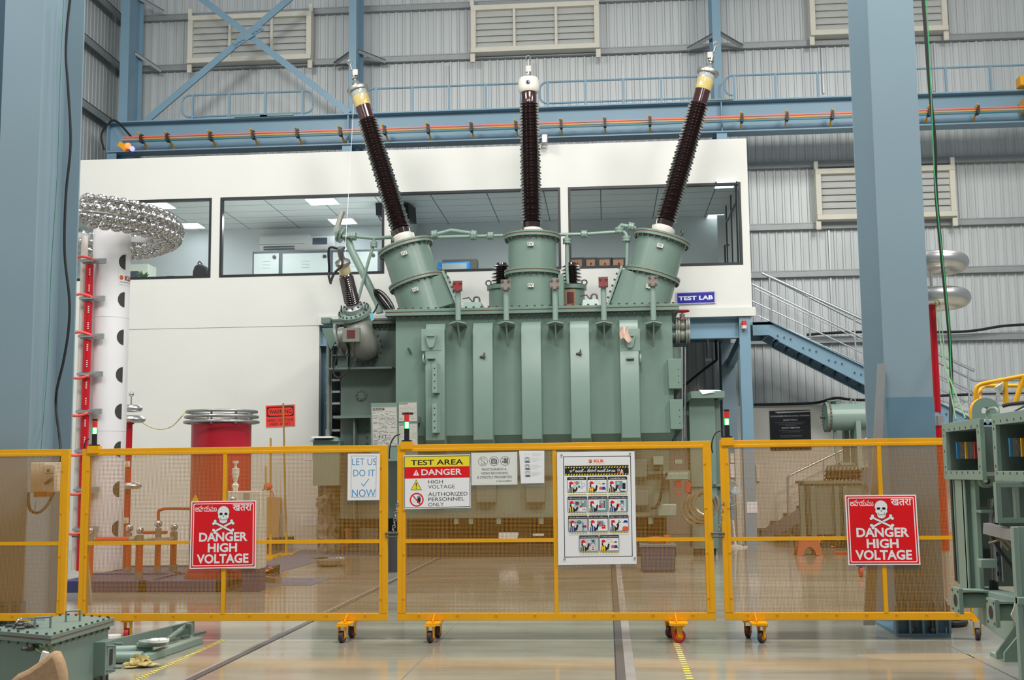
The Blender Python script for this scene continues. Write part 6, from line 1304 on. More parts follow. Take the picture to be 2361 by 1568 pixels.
# white wheeled cabinet
d = FL(1640, 1258); a, b, c, e = R4(1604, 1180, 1653, 1248, d.y-.5)
t = T('wheeled_cabinet', 'white wheeled cabinet with sloped top behind the fence joint', 'cabinet', ((a+b)/2, d.y, 0)); Yq = d.y-.5
m = MB(); m.box(a, b, Yq, Yq+.5, .1, e); m.prism([V((a, Yq, e)), V((b+.05, Yq, e)), V((b-.05, Yq, e+.14)), V((a+.1, Yq, e+.14))], (0, .5, 0)); m.build('body', wht, t, bevel=.01)
for x in (a+.07, b-.05):
    for y in (Yq+.06, Yq+.44): m = MB(); m.cyl((x-.02, y, .05), (x+.02, y, .05), .05, n=16); m.box(x-.025, x+.025, y-.02, y+.02, .05, .1); m.build('caster', black, t)
# coil of metal hose by it
m = MB(); c = P(1615, 1175, YT-.1)
for k in range(4): m.torus(c+V((-.06+.05*k, -.06*k, .04*k)), (.35, 1, .1), .26-.015*k, .03, 24, 8, radians(10), radians(330))
tag(m.build('metal_hose', M('dull_hose', (170, 160, 140), .3, metal=.7)), 'coil of shiny metal hose hanging at the transformer end', 'hose')
for (x0, y0, x1, y1, lab) in ((1557, 1108, 1571, 1123, 'red fitting below the transformer side duct'), (1581, 1112, 1592, 1136, 'tall red fitting beside the metal hose'), (1559, 1135, 1571, 1140, 'small flat red fitting low on the transformer end')): slab(x0, y0, x1, y1, YT+.1, .15, 'red_fitting', M('red_fitting', (186, 52, 44), .5), lab, 'fitting')
# tubs, stools, bins near the transformer foot
d = FL(1518, 1320); a, b, c, e = R4(1476, 1256, 1560, 1320, d.y); t = T('blue_tub', 'blue plastic tub standing before the transformer', 'tub', (d.x, d.y, 0))
bm_ = M('blue_tub_plastic', (52, 64, 92), .5); m = MB(); m.box(a+.02, b-.02, d.y, d.y+.5, 0, e-.02); m.build('body', bm_, t, bevel=.03); m = MB(); m.box(a, b, d.y-.02, d.y+.52, e-.03, e); m.build('rim', M('grey_blue_rim', (96, 112, 120), .5), t)
m = MB(); m.lathe((P(1512, 1248, d.y+.25).x, d.y+.25, e), (0, 0, 1), [(0, 0), (.1, 0), (.14, .1), (.13, .1), (.09, .01)], 24); tag(m.build('orange_bowl', M('orange_plastic', (200, 96, 50)), smooth=40), 'orange plastic bowl on the blue tub', 'bowl')
m = MB(); x = P(1538, 1248, d.y+.25).x; m.lathe((x, d.y+.25, e), (0, 0, 1), [(0, 0), (.045, 0), (.05, .13), (.04, .13), (.035, .01)], 20); tag(m.build('orange_cup', M('orange_plastic', (200, 96, 50))), 'orange plastic cup beside the orange bowl', 'cup')
d = FL(905, 1319); m = MB(); m.lathe((P(903, 1275, d.y).x, d.y, 0), (0, 0, 1), [(0, 0), (.105, 0), (.16, .58), (.175, .58), (.175, .61), (.15, .61), (.1, .03), (0, .03)], 28); tag(m.build('waste_bin', M('dark_grey_bin', (62, 66, 72), .5)), 'dark grey waste bin seen in the gap between fence panels', 'bin')
d = FL(757, 1306); m = MB(); m.lathe(d, (0, 0, 1), [(0, 0), (.12, 0), (.2, .05), (.27, .13), (.285, .135), (.27, .12), (.19, .06), (0, .03)], 36); tag(m.build('steel_basin', chrome), 'shallow polished steel basin on the floor by the blue mats', 'basin')
m = MB(); m.tube(cr([P(818, 186, YU), P(812, 300, YU), P(804, 440, YU), P(795, 592, YU-.9)]), .0045, 5); tag(m.build('white_string', wsheet), 'thin white string hanging from the tip of the left leaning bushing', 'string')
m = MB(); x = P(2357, 182, YG-.2).x; m.box(x-.08, x+.5, YG-.3, YG+.0, zg1+.02, zg1+.25); m.box(x-.02, x+.5, YG-.36, YG+.05, zg0+.2, zg0+.5); tag(m.build('crane_buffer', yel, bevel=.02), 'yellow crane part at the end of the girder, cut by the frame edge', 'crane part')
# under-tank litter: timber, pipes, white bag
bx('timber_sleeper', M('shaded_timber', (40, 34, 28), .8), 'shade-darkened timber sleeper under the transformer front', 'timber', P(930, 1280, 21).x, P(1560, 1280, 21).x, 21.1, 21.33, 0, .2)  # sleeper colour carries the under-tank shade
m = MB(); c = P(1172, 1238, 21.2); m.prism([P(1150, 1228, 21.2), P(1196, 1228, 21.2), P(1192, 1244, 21.2), P(1180, 1250, 21.2), P(1162, 1246, 21.2), P(1150, 1241, 21.2)], (0, .12, 0)); tag(m.build('plastic_bag', wsheet), 'white plastic bag caught under the transformer', 'bag')
slab(1228, 1230, 1254, 1236, 21.2, .03, 'paper_slip', wsheet, 'small white slip under the transformer', 'paper')
m = MB(); Y_ = 22.3
for k in range(3): m.tube(cr([P(803-k*2, 1218, Y_), P(803, 1245, Y_), P(796, 1260, Y_), P(780, 1258, Y_)]), .05, 8)
tag(m.build('orange_hose', M('faded_orange_hose', (206, 130, 100), .6)), 'faded orange hose bent on the floor under the side compartment', 'hose')
a, b, c, e = R4(830, 1217, 872, 1226, 22.6); bx('floor_box', M('cabinet_offwhite', (206, 206, 196)), 'pale box behind the side compartment foot', 'box', a, b, 22.6, 22.9, 0, e)
m = MB(); random.seed(8); c = P(752, 1180, 22.0)
vs = []; z1_ = P(752, 1128, 22.0).z; nk, nn = 22, 18
for k in range(nk):
    for q in range(nn): rr = (.2+.05*sin(k*1.3+q*2.1)+.04*sin(k*.5-q*3.3)+.03*random.uniform(-1, 1))*(1 if k < nk-3 else .6); vs.append(V((c.x+.9*rr*cos(2*pi*q/nn)+.04*sin(k*.7), 22.2+.7*rr*sin(2*pi*q/nn), z1_*k/(nk-1))))
m.add(vs, [(k*nn+q, k*nn+(q+1) % nn, (k+1)*nn+(q+1) % nn, (k+1)*nn+q) for k in range(nk-1) for q in range(nn)]+[tuple(range(nn))[::-1], tuple(range((nk-1)*nn, nk*nn))])
tag(m.build('wrapped_bundle', M('cloudy_plastic_wrap', (128, 124, 116), .3, noise=.4, nscale=8), smooth=20), 'plastic wrapped bundle standing at the dark opening edge', 'bundle')
# ================================================================ RIGHT REAR EQUIPMENT
d = FL(1930, 1262); yz = 23.5
t = T('oil_conservator', 'pale green horizontal tank with bolted round end', 'tank', P(1950, 963, yz)); c0 = P(1908, 962, yz); r_ = S(yz)*30; x1 = P(2015, 962, yz).x
m = MB(); m.cyl(c0+V((0, 0, 0)), V((x1, yz, c0.z)), r_, n=48); m.build('drum', greenl, t)
m = MB(); m.cyl(c0-V((.05, 0, 0)), c0, r_*1.12, n=48).mat(1)
for k in range(24): q = k*pi/12; p = c0+V((-.06, r_*1.05*cos(q), r_*1.05*sin(q))); m.cyl(p, p+V((.1, 0, 0)), .018, n=6)
m.cyl(c0-V((.05, 0, 0)), c0-V((.14, 0, 0)), .03); e_ = m.build('end_cover', [green, bolt], t)
m = MB(); m.cyl(c0+V((.0, 0, 0)), c0+V((.03, 0, 0)), r_*1.1, n=48); m.build('gasket', rust, t)
m = MB(); x = P(1921, 925, yz).x; m.cyl((x, yz, c0.z+r_-.02), (x, yz, c0.z+r_+.06), .05); m.cyl((x, yz, c0.z+r_+.04), (x, yz, c0.z+r_+.07), .12, n=20); m.torus((P(1967, 925, yz).x, yz, c0.z+r_+.05), (0, 1, 0), .045, .014, 16, 6); m.build('filler_neck', green, t)
m = MB(); x = P(1925, 1000, yz).x; m.cyl((x, yz, c0.z-r_-.3), (x, yz, c0.z-r_), .03); m.cyl((x, yz, c0.z-r_-.22), (x, yz, c0.z-r_-.18), .09, n=20); m.tube([(x, yz, c0.z-r_-.3), (x+.05, yz, c0.z-r_-.9), (x+.05, yz, c0.z-r_-1.1)], .03, 8); m.build('drain_pipe', greenl, t)
m = MB(); xa, xb = P(1970, 1000, yz-.1).x, P(1981, 1000, yz-.1).x; m.box(xa, xb, yz-.3, yz+.3, P(1975, 1080, yz).z, P(1975, 972, yz).z); m.box(xa-.12, xa-.02, yz+.3, yz+.5, 1.0, c0.z); m.build('support_frame', greenl, t)
# distribution transformer below
yz2 = 23.0; d = FL(1900, 1262)
t = T('small_transformer', 'smaller green transformer with row of brown bushings behind the right panel', 'transformer', (P(1900, 1200, yz2).x, yz2, 0))
a, b, c, e = R4(1862, 1112, 1925, 1235, yz2); m = MB(); m.box(a, P(1990, 1180, yz2).x, yz2, yz2+1.0, .25, e); m.build('tank', greend, t, bevel=.01)
m = MB(); m.box(a-.05, P(1995, 1180, yz2).x, yz2-.05, yz2+1.05, e-.03, e+.02); m.build('cover', greend, t)
for px in (1845, 1870, 1925, 1945):
    a1, b1, c1_, e1 = R4(px, 1120, px+11, 1240, yz2-.1); m = MB(); m.box(a1, b1, yz2-.12, yz2, .15, e1); m.build('channel', greend, t)
for k in range(9):
    x = P(1905+k*9, 1108, yz2+.4).x; m = MB(); m.lathe((x, yz2+.35, e), V((.1, -.35, 1)), sheds(0, 0, .26, .07, .06, 3, .035), 18); bsh = m.build('bushing', porc, t); m = MB(); m.lathe((x+.02, yz2+.26, e+.24), V((.1, -.35, 1)), [(0, 0), (.04, 0), (.035, .08), (0, .09)], 14); m.build('terminal', alu, bsh)
m = MB(); m.prism([P(1935, 1067, yz2+.4), P(1985, 1067, yz2+.4), P(1985, 1120, yz2+.4), P(1955, 1120, yz2+.4), P(1945, 1080, yz2+.4)], (0, .1, 0)); m.build('bracket', greenl, t)
a, b, c, e = R4(1845, 1237, 1960, 1258, yz2+.1); m = MB(); m.box(a, b, yz2+.1, yz2+.9, 0, .26); m.build('skid', dark, t)
# stool & scrap
d = FL(1863, 1280); t = T('plastic_stool', 'orange plastic stool with arched legs behind the right panel', 'stool', d); s = S(d.y); h = P(1863, 1241, d.y).z; w = .2; om = M('orange_stool_plastic', (166, 76, 48), .5)
m = MB(); m.box(d.x-w*.85, d.x+w*.85, d.y-w*.85, d.y+w*.85, h-.03, h); m.build('seat', om, t, bevel=.01)
for q in range(4):
    R = Matrix.Rotation(q*pi/2, 3, 'Z'); pl = [(-w*1.1, 0), (-w*.85, h-.02), (w*.85, h-.02), (w*1.1, 0), (w*.75, 0)] + [(w*.5*cos(radians(a_)), .02+.13*sin(radians(a_))) for a_ in range(0, 181, 20)] + [(-w*.75, 0)]
    m = MB(); m.prism([d+R@V((x, -w*1.08+ (w*.25)*z/h, z)) for x, z in pl], R@V((0, .015, 0))); m.build('leg_panel', om, t)
random.seed(3); c = FL(1905, 1263); m = MB()
for k in range(24): p = c+V((random.uniform(-.2, .25), random.uniform(-.15, .15), random.uniform(.02, .2))); m.tube(cr([p, p+V((random.uniform(-.1, .1), 0, random.uniform(-.05, .1))), p+V((random.uniform(-.1, .1), .05, 0))], 3), .01, 5)
o = tag(m.build('copper_offcut', copper), 'heap of copper offcuts behind the orange stool', 'scrap', kind='stuff')
m = MB(); d = FL(1940, 1278); m.lathe(d, (0, 0, 1), [(0, 0), (.1, 0), (.12, .04), (.08, .05), (0, .05)], 20); tag(m.build('clay_dish', redo), 'flat orange-red dish on the floor right of the stool', 'dish')
d = FL(1985, 1330); t = T('trolley_wheel', 'small red wheel on a blue fork near the plank', 'wheel', d); m = MB(); m.cyl(d+V((-.02, 0, .07)), d+V((.02, 0, .07)), .07, n=20); m.build('tyre', tyrer, t); m = MB(); m.box(d.x-.05, d.x+.06, d.y-.05, d.y+.05, .14, .22); m.build('fork', M('violet_blue_paint', (70, 70, 112)), t)
# papers and boxes near the blue support column
slab(1722, 1157, 1746, 1183, YL-.008, .006, 'paper_sheet', wsheet, 'printed paper taped on the blue lab corner column', 'paper')
slab(1744, 1072, 1752, 1110, YW-.34, .09, 'switch_box', wht, 'slim white switch box right of the lab corner column', 'box')
slab(1684, 1046, 1700, 1068, YL+2.18, .02, 'wall_notice', wsheet, 'upper pale notice on the grey-blue rear column', 'notice')
slab(1684, 1070, 1700, 1102, YL+2.18, .02, 'wall_notice', wsheet, 'lower pale notice on the grey-blue rear column', 'notice')
slab(1697, 1035, 1709, 1266, YL+.9, .1, 'pale_post', whitel, 'pale square post between the two blue support columns', 'post')
slab(1790, 1232, 1772+50, 1247, YL+1.5, .4, 'floor_crate', M('brown_crate', (110, 78, 50), .7), 'brown crate at the foot of the stair', 'crate')
# red post with aluminium toroids (right)
yr = 12.7; xr = P(2164, 1000, yr).x
t = T('toroid_post', 'red post carrying two big spun aluminium rings', 'post', (xr, yr, 0)); s = S(yr)
m = MB(); z1, z2 = P(2150, 703, yr).z, P(2190, 968, yr).z; m.cyl((xr, yr, z2+.08), (xr, yr, z1), s*8, n=20); m.cyl((xr, yr, P(2190, 1270, yr).z), (xr, yr, z2-.02), s*10.5, n=20); m.build('insulating_tube', red, t)
m = MB(); m.cyl((xr, yr, z2-.06), (xr, yr, z2+.04), s*13, n=24); m.build('metal_collar', M('ribbed_sleeve', (206, 200, 196), .25, metal=.8), t)
m = MB(); m.cyl((xr, yr, 0), (xr, yr, P(2190, 1270, yr).z), .04, n=16); m.box(xr-.25, xr+.25, yr-.25, yr+.25, 0, .05); m.build('foot_stand', MATS['ribbed_sleeve'], t)
for py in (609, 690):
    z = P(2150, py, yr).z; m = MB(); m.torus((xr, yr, z), (0, 0, 1), .30, .098, 56, 20); m.build('toroid', alu, t)
m = MB(); m.cyl((xr, yr, z1), (xr, yr, P(2150, 600, yr).z), .02); m.cyl((xr, yr, P(2150, 620, yr).z), (xr, yr, P(2150, 612, yr).z), .1, n=24); m.cyl((xr, yr, P(2150, 700, yr).z), (xr, yr, P(2150, 692, yr).z), .1, n=24); m.build('stem', alu, t)
m = MB(); m.tube([P(2158, 705, yr-.3), P(2176, 840, 10.2), P(2226, 965, 8.9)], .006, 6); m.tube([P(2166, 700, yr-.3), P(2183, 860, 10.2), P(2204, 968, 8.9)], .0055, 6); tag(m.build('earth_wire', M('pale_green_wire', (104, 140, 98), .5)), 'two pale green wires slanting from the aluminium rings to the green boxes', 'wire')
# ================================================================ NEAR RIGHT: transformer frame with open terminal boxes
XB = 2.55
t = T('terminal_frame', 'near grey-green transformer frame with open terminal boxes, cut by the frame edge', 'transformer', (3.0, 8.2, 0))
frm = M('near_green_paint', (134, 156, 144), .4, noise=.07, nscale=8)
def tbox(px0, px1, tl, tr_, bl, il, ir, it, ib, bpx, by, dep=.42):
    y0, y1 = PX(px0, 1040, XB).y, PX(px1, 1040, XB).y; zt_ = PX((px0+px1)/2, (tl+tr_)/2, XB).z; zb_ = PX((px0+px1)/2, bl, XB).z
    ya, yb = PX(il, 1040, XB).y, PX(ir, 1040, XB).y; za, zb2 = PX((px0+px1)/2, ib, XB).z, PX((px0+px1)/2, it, XB).z
    m = MB(); f = .03
    m.box(XB, XB+f, y1, y0, zb2, zt_); m.box(XB, XB+f, y1, y0, zb_, za); m.box(XB, XB+f, ya, y0, za, zb2); m.box(XB, XB+f, y1, yb, za, zb2); m.mat(1)
    for i in range(7):
        y = y0+(y1-y0)*(.06+.88*i/6); bolts_on(m, [(XB-.001, y, zt_-.05), (XB-.001, y, zb_+.05)], (1, 0, 0), .012, .004)
    for i in range(3):
        z = zb_+(zt_-zb_)*(.22+.28*i); bolts_on(m, [(XB-.001, y0-(y0-ya)*.5, z), (XB-.001, y1+(yb-y1)*.5, z)], (1, 0, 0), .012, .004)
    k = m.build('box_flange', [frm, dark], t, bevel=.004)
    m = MB(); w = .012
    m.box(XB+f, XB+dep, yb-w, ya+w, zb2, zb2+w); m.box(XB+f, XB+dep, yb-w, ya+w, za-w, za); m.box(XB+f, XB+dep, ya, ya+w, za, zb2); m.box(XB+f, XB+dep, yb-w, yb, za, zb2); m.box(XB+dep, XB+dep+w, yb-w, ya+w, za-w, zb2+w); m.build('terminal_box', greend, t)
    zc0, zc1 = za+(zb2-za)*.28, za+(zb2-za)*.72
    for i, c in enumerate(((60, 150, 210), (232, 172, 30), (190, 50, 52))):
        y = PX(bpx[i], 1040, XB+.05).y; zc0, zc1 = PX(bpx[i], by[1], XB+.05).z, PX(bpx[i], by[0], XB+.05).z; m = MB(); m.box(XB+.065, XB+.36, y-.012, y, zc0, zc1); bolts_on(m, [(XB+.065+.035, y-.012, zc0+.025), (XB+.1, y-.012, zc1-.025)], (0, -1, 0), .009, .01); b_ = m.build('bus_plate', M('dull_tin', (160, 157, 150), .45, metal=.2), t)
        m = MB(); m.box(XB+.05, XB+.065, y-.014, y+.002, zc0, zc1); m.build('phase_stripe', M('phase%d' % i, c, .5), b_)
    return y0, y1, zt_, zb_
b1 = tbox(2174, 2262, 978, 963, 1106, 2182, 2253, 992, 1085, (2205, 2225, 2246), (1019, 1058))
b2 = tbox(2290, 2400, 957, 937, 1110, 2298, 2388, 974, 1086, (2327, 2354, 2380), (1010, 1053), .5)
m = MB(); m.box(XB+.5, 4.2, b2[1], b1[0]-.05, b1[3]-.02, b1[2]-.05); m.build('body', frm, t, bevel=.01)
m = MB(); m.box(XB+.12, XB+.5, b2[0]+.03, b1[1]-.03, b1[3]+.06, b1[2]-.1); m.build('side_wall', frm, t)
m = MB(); m.tube(cr([(XB+.05, b1[1]-.02, b1[2]-.04), (XB+.05, b1[1]-.02, b1[2]+.05), (XB+.05, b2[0]+.03, b1[2]+.05), (XB+.05, b2[0]+.03, b1[2]-.06)], 5), .01, 8); m.build('cable_handle', frm, t)
# lifting lugs: plates with round eye
def lug(px, py, ro, rh, Y, name, th=.07, up=True):
    c = P(px, py, Y); s = S(Y); m = MB(); n = 20; o, i_ = [], []
    for k in range(n+1):
        q = pi*k/n*(1 if up else -1); o.append(V((c.x+ro*s*cos(q), Y, c.z+ro*s*sin(q))))
    o = o+[V((c.x-ro*s, Y, c.z-(ro*.55*s if up else -ro*.6*s))), V((c.x+ro*s, Y, c.z-(ro*.55*s if up else -ro*.6*s)))]
    for p in o:
        d = p-c; i_.append(c+d.normalized()*rh*s)
    N = len(o); vs = o+i_+[p+V((0, th, 0)) for p in o+i_]
    fs = [(k, (k+1) % N, (k+1) % N+N, k+N) for k in range(N)]+[(k+2*N, k+3*N, (k+1) % N+3*N, (k+1) % N+2*N) for k in range(N)]
    m.add(vs, fs+[(k+N, (k+1) % N+N, (k+1) % N+3*N, k+3*N) for k in range(N)]); m.mat(1).add([v+V((0, 0, 0)) for v in vs], [(k, k+2*N, (k+1) % N+2*N, (k+1) % N) for k in range(N)])
    m.build(name, [frm, yel if up else frm], t, smooth=0)
lug(2273, 948, 30, 9.5, b1[1]+.5, 'lifting_lug')
lug(2276, 1108, 16, 8, b1[1]+.3, 'lower_lug', up=False)
# yellow tubular rail on top
Yy = 9.3; m = MB(); m.tube(cr([P(2249, 925, Yy), P(2250, 900, Yy), P(2258, 888, Yy), P(2280, 882, Yy)], 4)+[P(2380, 863, Yy)], .017, 10); m.tube([P(2259, 926, Yy), P(2260, 897, Yy+.05), P(2270, 890, Yy+.2), P(2380, 889, Yy+.3)], .016, 10); m.tube([P(2317, 880, Yy), P(2320, 932, Yy)], .02, 10); m.tube([P(2360, 868, Yy), P(2340, 932, Yy)], .02, 10); m.build('guard_frame', yel, t)
m = MB(); m.tube(cr([P(2302, 886, Yy), P(2308, 896, Yy), P(2303, 908, Yy), P(2308, 925, Yy)]), [.03, .045, .04, .035, .03, .025, .02, .02, .02, .015, .012, .012, .01, .01, .01, .008, .006, .006, .004], 8) ; o = m.build('torn_wrap', M('torn_plastic', (226, 222, 208), .5)); tag(o, 'torn pale plastic hanging from the yellow tubular frame', 'plastic')
m = MB(); m.tube(cr([P(2312, 936, 8.8), P(2330, 932, 8.8), P(2365, 928, 8.8), P(2385, 928, 8.8)]), .014, 8); m.build('top_cable', rubber, t); m = MB(); m.tube(cr([P(2340, 948, 8.6), P(2355, 940, 8.6), P(2375, 930, 8.6)]), .007, 6); m.build('top_cable', rubber, t)
# columns and panels below the boxes
def pb(name, mat, x0, y0, x1, y1, Y, d, **k): m = MB(); m.pbox(x0, y0, x1, y1, Y, d); return m.build(name, mat, t, **k)
pb('door_panel', frm, 2203, 1106, 2224, 1346, 9.0, .05, bevel=.004)
pb('dark_seal', dark, 2199, 1106, 2203, 1340, 9.01, .04)
pb('hinge', greend, 2212, 1126, 2223, 1146, 8.96, .06); pb('hinge', greend, 2214, 1288, 2226, 1312, 8.96, .06)
m = MB(); m.pbox(2226, 1106, 2248, 1362, 8.75, .03); x = P(2248, 1200, 8.72).x; a, b, c, e = R4(2226, 1106, 2262, 1362, 8.75); m.box(x-.02, x+.012, 8.62, 8.95, c, e); m.box(a, a+.012, 8.72, 8.95, c, e); m.build('column', frm, t, bevel=.003)
pb('rear_panel', greend, 2256, 1112, 2370, 1352, 9.1, .1)
pb('shelf', frm, 2262, 1176, 2400, 1182, 8.5, .5)
pb('window_opening', dark, 2265, 1268, 2290, 1288, 9.06, .05)
m = MB(); a, b, c, e = R4(2262, 1290, 2300, 1310, 8.5); m.box(a, b, 8.5, 8.6, c, e); m.build('arm', frm, t, bevel=.004)
m = MB(); a, b, c, e = R4(2287, 1150, 2303, 1340, 8.6); m.box(a, b, 8.6, 8.61, c, e); m.box(b-.008, b, 8.55, 8.65, c, e); m.box(a, a+.008, 8.55, 8.65, c, e).mat(1)
for q in range(8): z = c+(e-c)*(.06+.12*q); m.box((a+b)/2-.01, (a+b)/2+.01, 8.598, 8.602, z, z+.03)
m.build('slotted_strut', [galv, dark], t)
m = MB(); p, q = P(2274, 1218, 8.0), P(2385, 1246, 7.6); m.beam(p, q, .05, .07); m.build('flat_bar', galv, t)
m = MB(); m.tube(cr([P(2296, 1160, 8.2), P(2288, 1185, 8.2), P(2285, 1210, 8.0), P(2290, 1240, 8.0), P(2310, 1275, 8.0), P(2345, 1320, 8.0)]), .014, 8); m.build('hanging_cable', rubber, t)
m = MB(); m.tube(cr([P(2280, 1252, 7.9), P(2295, 1248, 7.9), P(2308, 1243, 7.9), P(2320, 1248, 7.9), P(2333, 1262, 7.9)]), .008, 6); m.tube(cr([P(2308, 1238, 7.9), P(2310, 1250, 7.9), P(2325, 1268, 7.9)]), .008, 6); m.build('tie_cord', M('dirty_cord', (150, 136, 110), .8), t)
m = MB()
for q in range(4): m.tube([P(2285+q*4, 1338, 8.6), P(2284+q*5, 1368, 8.6)], .012, 6)
m.build('cable_tail', rubber, t)
# near upper frame (dark recess) on the right and near leg
m = MB(); Yn = 7.5
a, b, c, e = R4(2298, 1112, 2400, 1206, Yn); m.box(a, b, Yn, Yn+.05, e-.03, e); m.box(a, b, Yn, Yn+.05, c, c+.03); m.box(a, a+.03, Yn, Yn+.05, c+.03, e-.03); xx = P(2346, 1150, Yn).x; m.box(xx-.012, xx+.012, Yn+.004, Yn+.05, c+.03, e-.03); m.build('radiator_frame', frm, t)
pb('recess', greend, 2300, 1114, 2400, 1206, Yn+.3, .05)
m = MB(); a = P(2346, 1400, 7.1).x; m.box(a, a+.03, 7.1, 7.13, 0, P(2340, 1215, 7.1).z); m.box(a, a+.6, 7.13, 7.15, .0, P(2340, 1215, 7.1).z); m.box(a, a+.6, 7.08, 7.13, P(2345, 1385, 7.1).z-.02, P(2345, 1385, 7.1).z+.02); m.build('leg', frm, t, bevel=.003)
# base beam with flanged pipe stubs
m = MB(); pl = [P(2243, 1356, 8.75), P(2345, 1378, 8.0), P(2345, 1450, 8.0), P(2335, 1490, 8.0), P(2262, 1438, 8.6), P(2243, 1412, 8.75)]
m.prism(pl, (.14, .05, 0)); m.build('base_beam', frm, t, bevel=.005)
def stub(px, py, hw, hh, Y):
    c = P(px, py, Y); s = S(Y); h = hh*s; m = MB(); n = 4
    m.box(c.x-.014, c.x+.014, Y-h, Y+h, c.z-h, c.z+h).mat(1); m.cyl(c+V((-.016, 0, 0)), c+V((-.01, 0, 0)), h*.5, n=24); bolts_on(m, [c+V((-.014, h*.75*i, h*.75*j)) for i in (-1, 1) for j in (-1, 1)], (-1, 0, 0), .009, .004); k = m.build('pipe_flange', [frm, dark], t)
    m = MB(); m.cyl(c, c+V((.22, 0, 0)), h*.62, n=28); m.prism([c+V((.01, -h*.9, h*.9)), c+V((.01, h*.9, h*.9)), c+V((.2, h*.9, h*.8)), c+V((.2, -h*.9, h*.8))], (0, 0, -.012)); m.build('pipe', frm, t)
stub(2208, 1384, 10, 27, 8.55); stub(2290, 1412, 11, 29, 7.95)
m = MB(); Y_ = 7.9; zc_ = .03; q = [P(2335, 1448, Y_), P(2346, 1448, Y_), P(2346, 1480, Y_), FL(2316, 1512, zc_), FL(2298, 1512, zc_)]
m.prism([P(2297, 1505, Y_), P(2345, 1442, Y_), P(2345, 1470, Y_), P(2316, 1506, Y_), P(2316, 1520, Y_), P(2297, 1520, Y_)], (0, .02, 0)); m.build('foot_gusset', frm, t); m = MB(); m.prism([P(2316, 1506, Y_-.3), P(2361, 1450, Y_-.3), P(2385, 1450, Y_-.3), P(2385, 1525, Y_-.3), P(2316, 1525, Y_-.3)], (0, .02, 0)); m.build('foot_gusset', frm, t)
f0 = FL(2292, 1516); m = MB(); m.box(f0.x, f0.x+.6, FL(2320, 1527).y, f0.y+.1, 0, .03); m.build('foot_plate', frm, t)
m = MB(); m.prism([P(2341, 1385, 7.6), P(2345, 1388, 7.6), P(2343, 1412, 7.6), P(2346, 1440, 7.6), P(2338, 1430, 7.6), P(2331, 1418, 7.6), P(2338, 1402, 7.6)], (0, .01, 0)); m.build('torn_label', M('torn_plastic', (226, 222, 208)), t)
m = MB(); m.tube(cr([FL(2180, 1442)+V((0, .0, .03)), FL(2200, 1447)+V((0, 0, .03)), FL(2225, 1443)+V((0, 0, .03)), FL(2215, 1434)+V((0, 0, .03)), FL(2190, 1436)+V((0, 0, .03))], 6, True), .03, 8, True); tag(m.build('cable_ring', rubber), 'coiled black cable on the floor behind the right column foot', 'cable')
# ================================================================ NEAR LEFT: bolted green box, sacking, loose parts
zl = .47; C1, C2, C3, C4 = FL(118, 1466, zl), FL(264, 1424, zl), FL(150, 1417, zl), FL(-40, 1452, zl)
t = T('bolted_box', 'grey-green steel box with bolted lid and handles, cut by the frame edge', 'box', ((C1.x+C3.x)/2, (C1.y+C3.y)/2, 0)); cen = (C1+C2+C3+C4)/4
bxm = M('box_green_paint', (118, 138, 128), .42, noise=.06)
def inset(k, z): return [V((cen.x+(c.x-cen.x)*k, cen.y+(c.y-cen.y)*k, z)) for c in (C1, C2, C3, C4)]
m = MB(); m.prism(inset(1, zl-.022), (0, 0, .022)); mlid = m
m = MB(); m.prism(inset(.995, zl-.034), (0, 0, .012)); m.build('gasket', rust, t)
m = MB(); m.prism(inset(1, zl-.056), (0, 0, .022)); m.build('rim', bxm, t)
m = MB(); m.prism(inset(.90, .0), (0, 0, zl-.03)); m.build('body', bxm, t)
m = MB(); m.prism(inset(1.0, .0), (0, 0, .025)); m.build('base_flange', bxm, t)
m = mlid.mat(1); k = inset(.95, zl); bb = inset(.95, .025)
for a_, b_, n in ((0, 1, 10), (1, 2, 6), (2, 3, 8), (3, 0, 7)):
    for i in range(n):
        p = k[a_]+(k[b_]-k[a_])*((i+.5)/n); bolts_on(m, [p], (0, 0, 1), .0095, .012); bolts_on(m, [p-V((0, 0, .056))], (0, 0, -1), .008, .022)
    if a_ == 0:
        for i in range(n): p = bb[a_]+(bb[b_]-bb[a_])*((i+.5)/n); bolts_on(m, [p], (0, 0, 1), .009, .05)
m.build('lid', [bxm, bolt], t)
for (p, q) in (((152, 1434), (184, 1432)), ((80, 1450), (116, 1448))):
    a, b = FL(*p, zl), FL(*q, zl); m = MB(); h = V((0, 0, .075)); m.tube(cr([a, a+h*.95, a+h+(b-a)*.08, b+h-(b-a)*.08, b+h*.95, b], 4), .008, 8); m.build('handle', bxm, t)
fc_ = C1+(C2-C1)*.82; dv = (C2-C1).normalized(); nv = V((dv.y, -dv.x, 0)); o_ = V((fc_.x, fc_.y, 0))-nv*.03
m = MB(); m.prism([o_+V((0, 0, .1))-dv*.1, o_+V((0, 0, .1))+dv*.08, o_+V((0, 0, .33))+dv*.08, o_+V((0, 0, .33))-dv*.1], nv*.09).mat(1); m.prism([o_+nv*.091+V((0, 0, .16))-dv*.03, o_+nv*.091+V((0, 0, .16))+dv*.02, o_+nv*.091+V((0, 0, .27))+dv*.02, o_+nv*.091+V((0, 0, .27))-dv*.03], nv*.002)
m.mat(0)
for z in (.13, .3): m.cyl(o_+nv*.09+V((0, 0, z))-dv*.07, o_+nv*.15+V((0, 0, z))-dv*.07, .008); m.cyl(o_+nv*.09+V((0, 0, z))+dv*.05, o_+nv*.15+V((0, 0, z))+dv*.05, .008)
m.build('side_flange', [bxm, dark], t)
